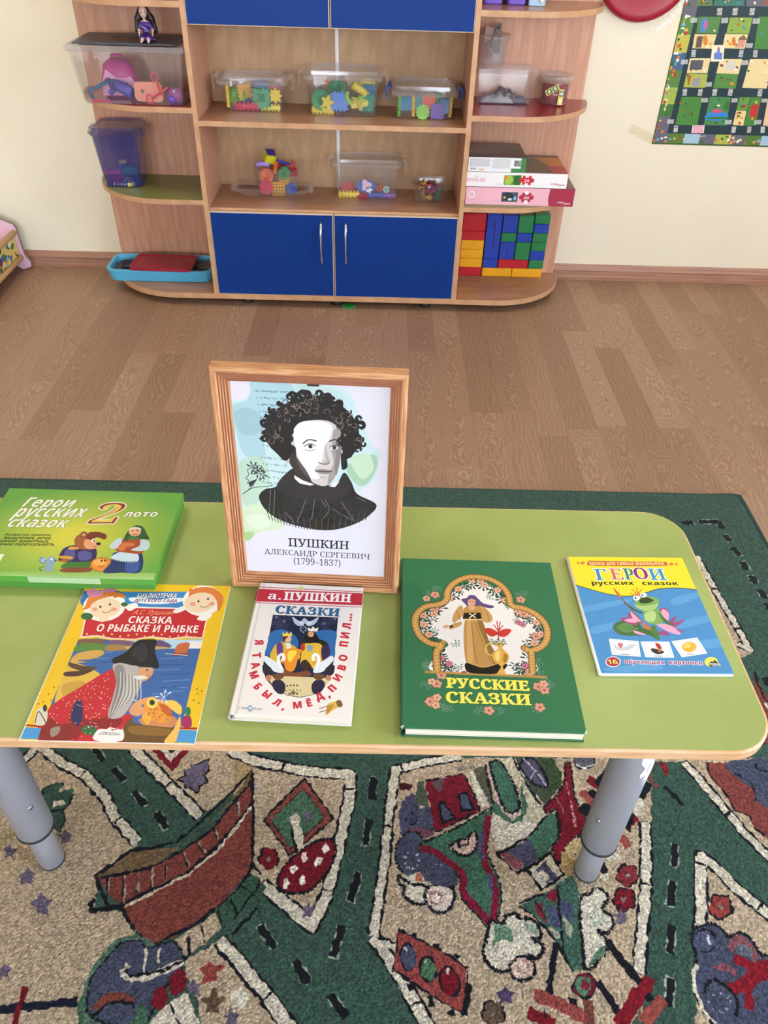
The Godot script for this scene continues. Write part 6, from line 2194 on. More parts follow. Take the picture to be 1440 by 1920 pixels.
const ART_LOTTO := [
	["R","68a64a","d8d64c",700,547,897,606,24],
	["N","96c35a","b0d0a0",[98,951,1418,914,1435,998,130,1034]],
	["T","Герои","f6f4ec",181,226,563,218,117,"sb",0.3,7,"7a9a50",""],
	["T","русских","f6f4ec",157,351,689,333,107,"sb",0.3,7,"7a9a50",""],
	["T","сказок","f6f4ec",154,469,594,459,91,"sb",0.3,7,"7a9a50",""],
	["T","2","8a3a30",750,404,951,393,248,"rb",0.25,18,"f4e8d0",""],
	["T","2","e8c85a",776,388,932,379,212,"r",0.25,0,"",""],
	["T","лото","f6f4ec",995,314,1253,302,59,"sb",0.2,7,"5a7a3a",""],
	["T","Развитие памяти,","1c2414",184,569,529,558,27,"sb",0.25,0,"",""],
	["T","мышления, речи,","1c2414",190,604,540,594,27,"sb",0.25,0,"",""],
	["T","знание животных,","1c2414",151,641,536,630,26,"sb",0.25,0,"",""],
	["T","умение пересказывать.","1c2414",139,677,591,663,26,"sb",0.25,0,"",""],
	["P","e8f0d8",[163,768,264,765,260,878,234,961]],
	["E","6a90b0",562,820,37,25,57],
	["E","a8c4d8",562,821,23,16,56],
	["E","88aac8",624,818,43,31,51],
	["E","88aac8",627,874,53,25,67],
	["E","1a2a3a",654,817,9,6,58],
	["S","4a6a8a",8.3,[596,882,567,897,592,928]],
	["E","88aac8",621,916,18,13,-160],
	["E","88aac8",657,919,18,12,-168],
	["E","f4f8fa",619,804,12,8,58],
	["E","a8c4d8",570,802,16,12,-135],
	["C","3a2a5a",[670,810,665,696,730,650,832,662,908,689,929,803,841,834,724,830]],
	["C","5a5a9a",[688,710,738,679,781,793,718,809]],
	["C","5a5a9a",[790,721,877,719,896,790,823,806]],
	["C","d8a838",[662,768,725,766,767,779,754,801,668,789]],
	["C","3f7a34",[710,879,743,829,820,827,904,818,919,873,875,888,764,898]],
	["C","8a4a30",[718,906,778,884,921,880,932,921,812,934,735,931]],
	["C","e0a850",[715,665,775,671,772,693,704,695]],
	["E","a86038",795,603,99,71,56],
	["E","8a4a2c",767,532,39,26,61],
	["E","d8986a",767,532,21,15,59],
	["C","e8a878",[792,589,851,587,903,616,912,667,859,690,812,662]],
	["C","7a3a28",[793,559,799,506,866,496,934,525,938,577,872,557,841,588]],
	["E","141414",906,627,19,15,-151],
	["E","f4f4f0",857,594,23,13,68],
	["E","181818",863,597,11,6,71],
	["S","6a2a1a",6.2,[871,661,899,657]],
	["C","a86038",[675,810,733,794,741,822,685,827]],
	["E","8a4a1a",994,845,90,70,-153],
	["E","e8903a",994,845,84,65,-154],
	["E","f4b45a",974,826,50,37,-161],
	["E","1a1a14",982,804,12,6,72],
	["E","1a1a14",1006,803,12,6,73],
	["S","a83a20",7.1,[972,858,999,868,1014,850]],
	["C","22386a",[1052,714,1235,701,1291,904,1161,921,1029,925,1051,828]],
	["C","3a5a9a",[1146,740,1224,737,1269,891,1186,907]],
	["C","c8e0ec",[1049,742,1132,682,1221,723,1239,801,1144,811,1050,785]],
	["B","3a3a4a",6,19.3,[1050,785,1143,808,1237,801]],
	["C","a8502c",[1045,685,1048,581,1194,562,1256,708,1161,718]],
	["C","c4dce6",[994,642,1025,567,1065,566,1067,655,1023,678]],
	["C","c4dce6",[1204,562,1270,590,1286,663,1234,694,1162,681,1211,636]],
	["C","d87848",[1060,670,1076,610,1154,608,1171,637,1125,653,1107,697]],
	["C","2f5a34",[1075,566,1089,459,1128,408,1183,425,1230,500,1263,560,1184,562,1141,548,1108,580]],
	["E","e8b088",1136,480,56,44,55],
	["E","181818",1117,473,8,5,68],
	["E","181818",1152,468,8,5,69],
	["S","a83a30",6.4,[1126,507,1145,515,1160,502]],
	["C","e8e4e0",[1086,466,1104,435,1154,433,1180,456,1136,445]],
	["C","3f7a44",[1091,550,1137,533,1200,547,1146,571]],
]
const ART_POSTER := [
	["P","5a8a4a",[0,0,71,0,71,80,0,80]],
	["P","a8bc50",[0,80,71,80,71,160,0,160]],
	["P","4a7a44",[0,160,71,160,71,240,0,240]],
	["P","6a6a78",[0,240,71,240,71,320,0,320]],
	["P","5a8a4a",[0,320,71,320,71,400,0,400]],
	["P","c8c05a",[0,400,71,400,71,480,0,480]],
	["P","4a6a8a",[0,480,71,480,71,560,0,560]],
	["P","5a8a4a",[0,560,71,560,71,640,0,640]],
	["P","a8bc50",[0,640,71,640,71,720,0,720]],
	["P","4a7a44",[0,720,71,720,71,800,0,800]],
	["P","6a6a78",[0,800,71,800,71,880,0,880]],
	["P","5a8a4a",[0,880,71,880,71,960,0,960]],
	["P","6a6a78",[0,780,71,780,71,920,0,920]],
	["P","6a6a78",[0,863,85,863,85,920,0,920]],
	["P","5a7f3a",[85,863,170,863,170,920,85,920]],
	["P","a8c8dc",[170,863,255,863,255,920,170,920]],
	["P","6a6a78",[255,863,340,863,340,920,255,920]],
	["P","b0b858",[340,863,425,863,425,920,340,920]],
	["P","6a6a78",[425,863,510,863,510,920,425,920]],
	["P","5a7f3a",[510,863,595,863,595,920,510,920]],
	["P","a8c8dc",[595,863,680,863,680,920,595,920]],
	["P","6a6a78",[680,863,765,863,765,920,680,920]],
	["P","b0b858",[765,863,850,863,850,920,765,920]],
	["P","6a6a78",[850,863,935,863,935,920,850,920]],
	["P","5a7f3a",[935,863,1020,863,1020,920,935,920]],
	["P","a8c8dc",[1020,863,1105,863,1105,920,1020,920]],
	["P","6a6a78",[1105,863,1190,863,1190,920,1105,920]],
	["P","b0b858",[1190,863,1275,863,1275,920,1190,920]],
	["P","6a6a78",[1275,863,1360,863,1360,920,1275,920]],
	["E","c8402c",451,889,5,5,0],
	["E","e0b040",10,136,7,4,0],
	["E","f4f0e4",48,890,8,5,0],
	["E","d87a40",15,667,8,9,0],
	["E","7ab0d0",1085,884,9,6,0],
	["E","3f6a34",23,270,10,9,0],
	["E","e8d8a0",440,878,7,8,0],
	["E","c8402c",12,827,6,5,0],
	["E","e0b040",410,871,10,5,0],
	["E","f4f0e4",42,381,10,5,0],
	["E","d87a40",347,891,8,9,0],
	["E","7ab0d0",26,712,8,8,0],
	["E","3f6a34",735,879,4,9,0],
	["E","e8d8a0",7,422,8,7,0],
	["E","c8402c",1241,896,8,9,0],
	["E","e0b040",7,466,10,10,0],
	["E","f4f0e4",423,875,4,5,0],
	["E","d87a40",39,7,10,5,0],
	["E","7ab0d0",742,888,7,4,0],
	["E","3f6a34",14,528,4,10,0],
	["E","e8d8a0",118,889,4,6,0],
	["E","c8402c",28,226,4,10,0],
	["E","e0b040",767,897,9,6,0],
	["E","f4f0e4",24,483,7,7,0],
	["E","d87a40",174,897,4,5,0],
	["E","7ab0d0",19,679,7,6,0],
	["E","3f6a34",381,884,8,7,0],
	["E","e8d8a0",37,169,4,7,0],
	["E","c8402c",586,902,9,6,0],
	["E","e0b040",11,702,7,4,0],
	["E","f4f0e4",418,891,8,8,0],
	["E","d87a40",26,561,7,9,0],
	["E","7ab0d0",797,869,4,8,0],
	["E","3f6a34",11,423,4,5,0],
	["E","e8d8a0",800,893,5,10,0],
	["E","c8402c",18,572,6,6,0],
	["E","e0b040",990,871,8,6,0],
	["E","f4f0e4",12,7,10,9,0],
	["E","d87a40",10,904,6,8,0],
	["E","7ab0d0",22,357,10,7,0],
	["E","3f6a34",403,873,10,4,0],
	["E","e8d8a0",9,214,5,4,0],
	["E","c8402c",1141,903,7,6,0],
	["E","e0b040",42,378,9,6,0],
	["E","f4f0e4",867,894,10,6,0],
	["E","d87a40",17,842,5,6,0],
	["E","7ab0d0",924,881,10,7,0],
	["E","3f6a34",22,849,5,7,0],
	["E","e8d8a0",559,897,4,6,0],
	["E","c8402c",29,448,5,9,0],
	["E","e0b040",435,903,8,9,0],
	["E","f4f0e4",38,321,10,4,0],
	["E","d87a40",569,893,4,9,0],
	["E","7ab0d0",41,657,10,4,0],
	["E","3f6a34",1285,870,5,10,0],
	["E","e8d8a0",38,82,7,10,0],
	["E","c8402c",142,889,6,6,0],
	["E","e0b040",21,343,4,10,0],
	["E","f4f0e4",171,892,4,5,0],
	["E","d87a40",11,630,6,8,0],
	["E","7ab0d0",1253,880,9,8,0],
	["E","3f6a34",25,26,10,9,0],
	["E","e8d8a0",1045,890,8,6,0],
	["E","c8402c",16,241,10,8,0],
	["E","e0b040",839,897,6,4,0],
	["E","f4f0e4",34,513,8,9,0],
	["E","d87a40",1118,878,9,7,0],
	["E","7ab0d0",39,484,9,4,0],
	["E","3f6a34",1112,904,5,5,0],
	["E","e8d8a0",29,705,5,9,0],
	["E","c8402c",650,880,7,10,0],
	["E","e0b040",7,602,8,5,0],
	["E","f4f0e4",1126,903,8,5,0],
	["E","d87a40",17,115,4,10,0],
	["E","7ab0d0",582,890,8,9,0],
	["E","3f6a34",45,771,6,4,0],
	["E","e8d8a0",481,888,9,7,0],
	["E","c8402c",7,829,9,7,0],
	["E","e0b040",259,874,10,4,0],
	["E","f4f0e4",14,484,10,5,0],
	["E","d87a40",957,897,9,5,0],
	["E","7ab0d0",33,202,9,7,0],
	["E","3f6a34",275,903,10,8,0],
	["E","e8d8a0",10,650,10,5,0],
	["E","c8402c",1238,891,5,7,0],
	["E","e0b040",45,445,5,6,0],
	["E","f4f0e4",1050,899,6,7,0],
	["E","d87a40",16,114,5,4,0],
	["E","7ab0d0",591,892,8,5,0],
	["E","3f6a34",44,46,6,5,0],
	["E","e8d8a0",902,903,7,9,0],
	["E","c8402c",18,710,9,8,0],
	["E","e0b040",676,889,5,9,0],
	["E","f4f0e4",26,323,7,9,0],
	["E","d87a40",511,904,4,9,0],
	["E","7ab0d0",27,532,5,9,0],
	["E","3f6a34",1249,883,6,10,0],
	["E","e8d8a0",29,723,5,9,0],
	["E","c8402c",424,899,5,7,0],
	["E","e0b040",35,166,6,9,0],
	["E","f4f0e4",1263,880,7,5,0],
	["E","d87a40",42,856,9,9,0],
	["E","7ab0d0",278,872,7,6,0],
	["E","3f6a34",36,464,7,6,0],
	["E","e8d8a0",1194,880,6,10,0],
	["E","c8402c",44,394,9,9,0],
	["E","e0b040",788,897,5,6,0],
	["E","f4f0e4",21,641,5,7,0],
	["E","d87a40",72,904,8,6,0],
	["E","7ab0d0",9,132,4,4,0],
	["E","3f6a34",742,903,9,10,0],
	["E","e8d8a0",31,582,8,5,0],
	["E","c8402c",1055,902,5,8,0],
	["E","e0b040",18,801,8,5,0],
	["E","f4f0e4",68,884,10,4,0],
	["E","d87a40",43,161,7,7,0],
	["E","7ab0d0",1303,870,5,7,0],
	["E","3f6a34",14,422,7,6,0],
	["E","e8d8a0",1071,893,6,9,0],
	["E","c8402c",37,583,9,10,0],
	["E","e0b040",872,897,4,6,0],
	["E","f4f0e4",41,190,10,6,0],
	["E","d87a40",737,879,6,7,0],
	["E","7ab0d0",16,631,6,6,0],
	["E","3f6a34",1078,870,7,7,0],
	["E","e8d8a0",19,698,5,8,0],
	["E","c8402c",662,890,7,7,0],
	["E","e0b040",9,550,7,9,0],
	["E","f4f0e4",1325,876,4,10,0],
	["E","d87a40",19,450,8,10,0],
	["E","7ab0d0",95,892,7,5,0],
	["E","3f6a34",8,164,5,8,0],
	["E","e8d8a0",825,874,7,7,0],
	["E","c8402c",10,269,10,8,0],
	["E","e0b040",417,869,5,10,0],
	["E","f4f0e4",27,399,4,6,0],
	["E","d87a40",451,895,10,8,0],
	["E","7ab0d0",27,897,6,7,0],
	["E","3f6a34",896,901,5,5,0],
	["E","e8d8a0",27,744,5,10,0],
	["E","c8402c",1293,894,4,8,0],
	["E","e0b040",43,474,6,4,0],
	["E","f4f0e4",470,895,7,9,0],
	["E","d87a40",35,501,8,7,0],
	["E","7ab0d0",454,896,5,6,0],
	["E","3f6a34",14,533,10,6,0],
	["E","e8d8a0",1122,874,7,4,0],
	["E","c8402c",21,211,8,7,0],
	["E","e0b040",378,901,4,9,0],
	["E","f4f0e4",23,373,10,4,0],
	["P","3c5a34",[0,0,5,0,5,920,0,920]],
	["P","3c5a34",[0,912,1350,912,1350,920,0,920]],
	["P","5a8a4a",[88,322,202,319,205,392,96,392]],
	["P","e8d49a",[90,396,203,395,199,459,95,459]],
	["P","8fae50",[247,321,361,318,365,389,249,390]],
	["P","ecd8a0",[244,392,362,391,364,455,250,455]],
	["P","ecd8a0",[96,504,202,501,206,570,97,571]],
	["P","b0bc58",[98,573,210,573,213,638,98,638]],
	["P","ecd8a0",[252,503,366,500,371,569,252,569]],
	["P","5a9048",[253,571,368,569,376,637,256,637]],
	["P","4f8a44",[101,683,212,681,225,821,104,818]],
	["P","4f8a58",[252,679,363,679,382,817,258,817]],
	["P","6a9a48",[410,678,467,676,471,740,413,742]],
	["P","ecd8a0",[413,742,469,742,475,815,416,813]],
	["P","4f8a44",[470,676,527,675,540,813,478,815]],
	["P","ecd8a0",[408,499,538,496,539,633,409,633]],
	["P","4f8a44",[391,314,511,311,536,454,412,454]],
	["P","e8c8a0",[563,683,671,680,690,809,581,812]],
	["P","5a8a4a",[65,240,133,239,144,274,62,276]],
	["P","3f7a70",[146,238,295,235,301,271,150,274]],
	["P","6a6a72",[301,235,507,230,458,270,311,272]],
	["E","c8502c",137,348,7,4,-174],
	["E","c8502c",141,355,8,6,-145],
	["E","f4f0e4",186,379,6,4,-163],
	["E","5a8ab0",141,364,8,3,-180],
	["E","7a4a30",126,362,6,3,67],
	["E","3f6a34",167,374,5,3,-172],
	["E","d8b040",134,342,7,5,-150],
	["E","e89a3a",182,437,8,5,-174],
	["E","f4f0e4",170,450,8,4,-177],
	["E","e89a3a",119,407,8,4,-175],
	["E","7a4a30",129,421,7,5,-170],
	["E","e89a3a",108,417,7,5,-149],
	["E","5a8ab0",142,410,7,4,66],
	["E","d8b040",154,415,5,3,-165],
	["E","5a8ab0",327,360,7,4,63],
	["E","7a4a30",273,375,6,3,-173],
	["E","c8502c",298,350,7,5,47],
	["E","7a4a30",299,329,6,4,59],
	["E","5a8ab0",339,368,6,3,-179],
	["E","f4f0e4",307,328,8,4,-175],
	["E","3f6a34",318,335,8,4,-175],
	["E","d8b040",279,433,7,5,-156],
	["E","e89a3a",284,436,9,6,-163],
	["E","7a4a30",315,437,6,4,-149],
	["E","e89a3a",317,447,6,4,-170],
	["E","f4f0e4",293,403,7,3,68],
	["E","c8502c",346,436,6,4,63],
	["E","7a4a30",267,423,5,3,-162],
	["E","f4f0e4",136,537,7,6,-151],
	["E","f4f0e4",186,556,7,5,-143],
	["E","e89a3a",124,516,7,3,-178],
	["E","7a4a30",141,551,8,6,52],
	["E","c8502c",117,558,6,4,61],
	["E","d8b040",159,524,8,6,-149],
	["E","3f6a34",151,550,6,5,54],
	["E","d8b040",158,615,4,3,-166],
	["E","7a4a30",173,622,6,5,-152],
	["E","d8b040",149,594,9,6,-166],
	["E","c8502c",146,600,6,4,-165],
	["E","c8502c",119,610,6,4,50],
	["E","d8b040",143,590,5,3,51],
	["E","7a4a30",106,582,8,5,61],
	["E","5a8ab0",354,540,7,4,-171],
	["E","f4f0e4",348,548,8,6,48],
	["E","7a4a30",269,532,9,6,-164],
	["E","5a8ab0",336,542,8,6,-163],
	["E","3f6a34",293,516,7,5,-142],
	["E","7a4a30",350,538,6,4,53],
	["E","5a8ab0",296,546,4,3,48],
	["E","e89a3a",357,615,6,4,-137],
	["E","e89a3a",347,614,9,7,-147],
	["E","7a4a30",335,597,7,4,66],
	["E","3f6a34",316,596,6,5,-156],
	["E","5a8ab0",335,606,8,3,-179],
	["E","c8502c",292,593,6,4,-172],
	["E","3f6a34",287,588,9,6,-162],
	["E","3f6a34",161,769,4,3,-158],
	["E","7a4a30",178,763,8,5,-170],
	["E","3f6a34",134,716,7,5,58],
	["E","3f6a34",184,772,6,4,54],
	["E","c8502c",104,713,7,5,-163],
	["E","c8502c",126,753,7,4,68],
	["E","3f6a34",144,774,7,4,-178],
	["E","3f6a34",304,690,8,5,-167],
	["E","f4f0e4",311,720,9,4,-177],
	["E","7a4a30",323,804,8,5,63],
	["E","f4f0e4",310,745,6,3,-175],
	["E","f4f0e4",325,749,8,4,67],
	["E","3f6a34",358,792,5,3,-136],
	["E","3f6a34",294,726,8,5,-168],
	["E","c8502c",450,721,8,6,46],
	["E","7a4a30",445,718,8,6,-156],
	["E","5a8ab0",443,710,9,5,-168],
	["E","3f6a34",435,687,6,4,58],
	["E","c8502c",455,715,7,5,-136],
	["E","7a4a30",435,722,9,4,-175],
	["E","7a4a30",438,723,8,5,-165],
	["E","e89a3a",454,777,8,5,-161],
	["E","3f6a34",430,768,8,5,-171],
	["E","7a4a30",438,769,6,4,51],
	["E","c8502c",424,754,7,4,63],
	["E","d8b040",429,776,8,6,-139],
	["E","7a4a30",436,752,8,5,-169],
	["E","c8502c",450,803,8,6,46],
	["E","e89a3a",505,751,7,3,65],
	["E","e89a3a",512,778,9,6,-141],
	["E","d8b040",515,753,7,3,66],
	["E","5a8ab0",511,759,5,3,-167],
	["E","d8b040",506,698,8,6,-147],
	["E","e89a3a",509,702,7,5,-165],
	["E","7a4a30",538,782,8,6,-151],
	["E","3f6a34",416,553,7,5,-135],
	["E","c8502c",393,515,7,5,-153],
	["E","f4f0e4",509,514,8,6,-146],
	["E","f4f0e4",420,510,7,4,-169],
	["E","5a8ab0",533,604,5,3,-172],
	["E","e89a3a",489,514,7,5,45],
	["E","f4f0e4",507,557,8,4,-177],
	["E","d8b040",521,412,6,4,-164],
	["E","c8502c",513,409,8,4,-177],
	["E","c8502c",468,370,4,3,-158],
	["E","c8502c",476,341,5,3,-170],
	["E","3f6a34",498,412,6,4,55],
	["E","e89a3a",448,332,7,4,-168],
	["E","5a8ab0",429,386,8,5,-173],
	["E","7a4a30",658,738,5,3,-166],
	["E","d8b040",651,697,6,4,58],
	["E","7a4a30",632,755,6,3,60],
	["E","3f6a34",625,756,5,4,-153],
	["E","e89a3a",687,799,7,5,-155],
	["E","c8502c",593,740,7,5,-141],
	["E","c8502c",611,798,9,6,-137],
	["E","5a8ab0",111,256,7,5,-165],
	["E","7a4a30",100,253,8,3,-178],
	["E","d8b040",93,257,6,4,-169],
	["E","3f6a34",79,249,4,3,-143],
	["E","5a8ab0",115,258,8,4,-174],
	["E","7a4a30",115,264,8,5,-171],
	["E","7a4a30",86,262,8,6,-158],
	["E","e89a3a",218,251,4,3,-147],
	["E","5a8ab0",278,260,7,4,64],
	["E","d8b040",218,245,8,6,-161],
	["E","3f6a34",188,248,8,5,55],
	["E","3f6a34",275,247,7,3,178],
	["E","f4f0e4",204,257,4,3,-165],
	["E","5a8ab0",263,260,7,3,68],
	["E","5a8ab0",459,239,7,5,47],
	["E","f4f0e4",351,257,7,5,48],
	["E","e89a3a",435,251,7,4,63],
	["E","c8502c",410,259,8,4,-175],
	["E","c8502c",405,250,6,4,-136],
	["E","5a8ab0",462,241,6,4,53],
	["E","3f6a34",478,240,6,4,-173],
	["E","4a8ad0",127,358,33,18,78],
	["E","c86aa0",133,355,22,9,80],
	["P","6a5a50",[106,406,135,405,140,455,110,456]],
	["E","d88a30",153,424,23,11,69],
	["P","d89a90",[319,417,356,411,359,450,323,450]],
	["P","8a6a50",[322,406,341,394,367,416,319,417]],
	["E","d87a30",298,423,21,9,68],
	["P","5a5a64",[104,512,169,511,172,554,106,556]],
	["P","d8d4cc",[289,516,338,515,342,550,293,551]],
	["C","9a9aa4",[140,628,143,604,165,589,179,603,171,633]],
	["P","a86a30",[103,582,126,581,126,628,120,628]],
	["C","3f8ad8",[253,777,274,754,327,750,371,758,372,783,327,794,272,792]],
	["C","3f7a34",[340,725,351,694,368,706,366,743]],
	["E","e05a80",312,747,27,9,-180],
	["P","c83a3a",[486,715,525,708,532,770,490,768]],
	["E","3f7a34",323,781,68,6,179],
	["P","f4ecd0",[194,442,257,441,272,515,206,516]],
	["P","6a8ad0",[219,504,214,476,227,475,225,458,237,458,243,475,256,475,262,506]],
	["P","c84a4a",[224,460,228,447,238,459]],
	["Z","f0f0ec",6,[172,283,197,282,203,314,178,314]],
	["Z","f0f0ec",6,[250,281,275,280,279,312,254,312]],
	["Z","f0f0ec",6,[335,279,360,278,364,310,339,310]],
	["Z","f0f0ec",6,[94,466,118,466,122,498,100,498]],
	["Z","f0f0ec",6,[340,460,362,460,367,494,344,495]],
	["Z","f0f0ec",6,[411,459,435,459,442,493,419,493]],
	["Z","f0f0ec",6,[98,646,121,645,127,679,104,680]],
	["Z","f0f0ec",6,[181,644,204,643,207,677,184,678]],
	["Z","f0f0ec",6,[257,642,281,641,284,675,261,676]],
	["Z","f0f0ec",6,[340,639,364,639,368,673,344,674]],
	["Z","f0f0ec",6,[497,638,521,637,526,672,502,673]],
	["Z","f0f0ec",6,[99,824,122,824,126,859,103,859]],
	["Z","f0f0ec",6,[415,821,439,821,442,854,420,854]],
	["Z","f0f0ec",6,[500,819,522,819,528,851,505,852]],
	["Z","f0f0ec",6,[572,817,596,817,602,850,580,850]],
	["Z","f0f0ec",7,[54,348,51,327,86,326,88,347]],
	["Z","f0f0ec",7,[209,346,206,323,241,322,244,345]],
	["Z","f0f0ec",7,[369,345,365,322,400,321,404,344]],
	["Z","f0f0ec",7,[56,532,54,511,90,510,92,531]],
	["Z","f0f0ec",7,[371,528,367,506,403,505,406,527]],
	["Z","f0f0ec",7,[214,632,212,611,245,610,247,631]],
	["Z","f0f0ec",7,[212,707,210,686,247,685,249,706]],
	["Z","f0f0ec",7,[373,703,371,683,404,682,407,702]],
	["Z","f0f0ec",7,[534,699,532,681,562,680,565,698]],
	["Z","f0f0ec",7,[58,816,56,794,92,793,94,815]],
	["Z","f0f0ec",7,[373,811,370,789,406,788,409,810]],
	["Z","f0f0ec",7,[532,807,529,785,566,784,569,806]],
	["Z","f0f0ec",7,[368,450,365,430,401,429,404,450]],
	["P","e8b0c0",[204,819,265,817,267,859,203,860]],
	["L","f4f4f0",3.3,[200,819,205,860]],
	["L","f4f4f0",3.4,[262,817,269,858]],
]
const ART_POSTER_BLOCKS := 181
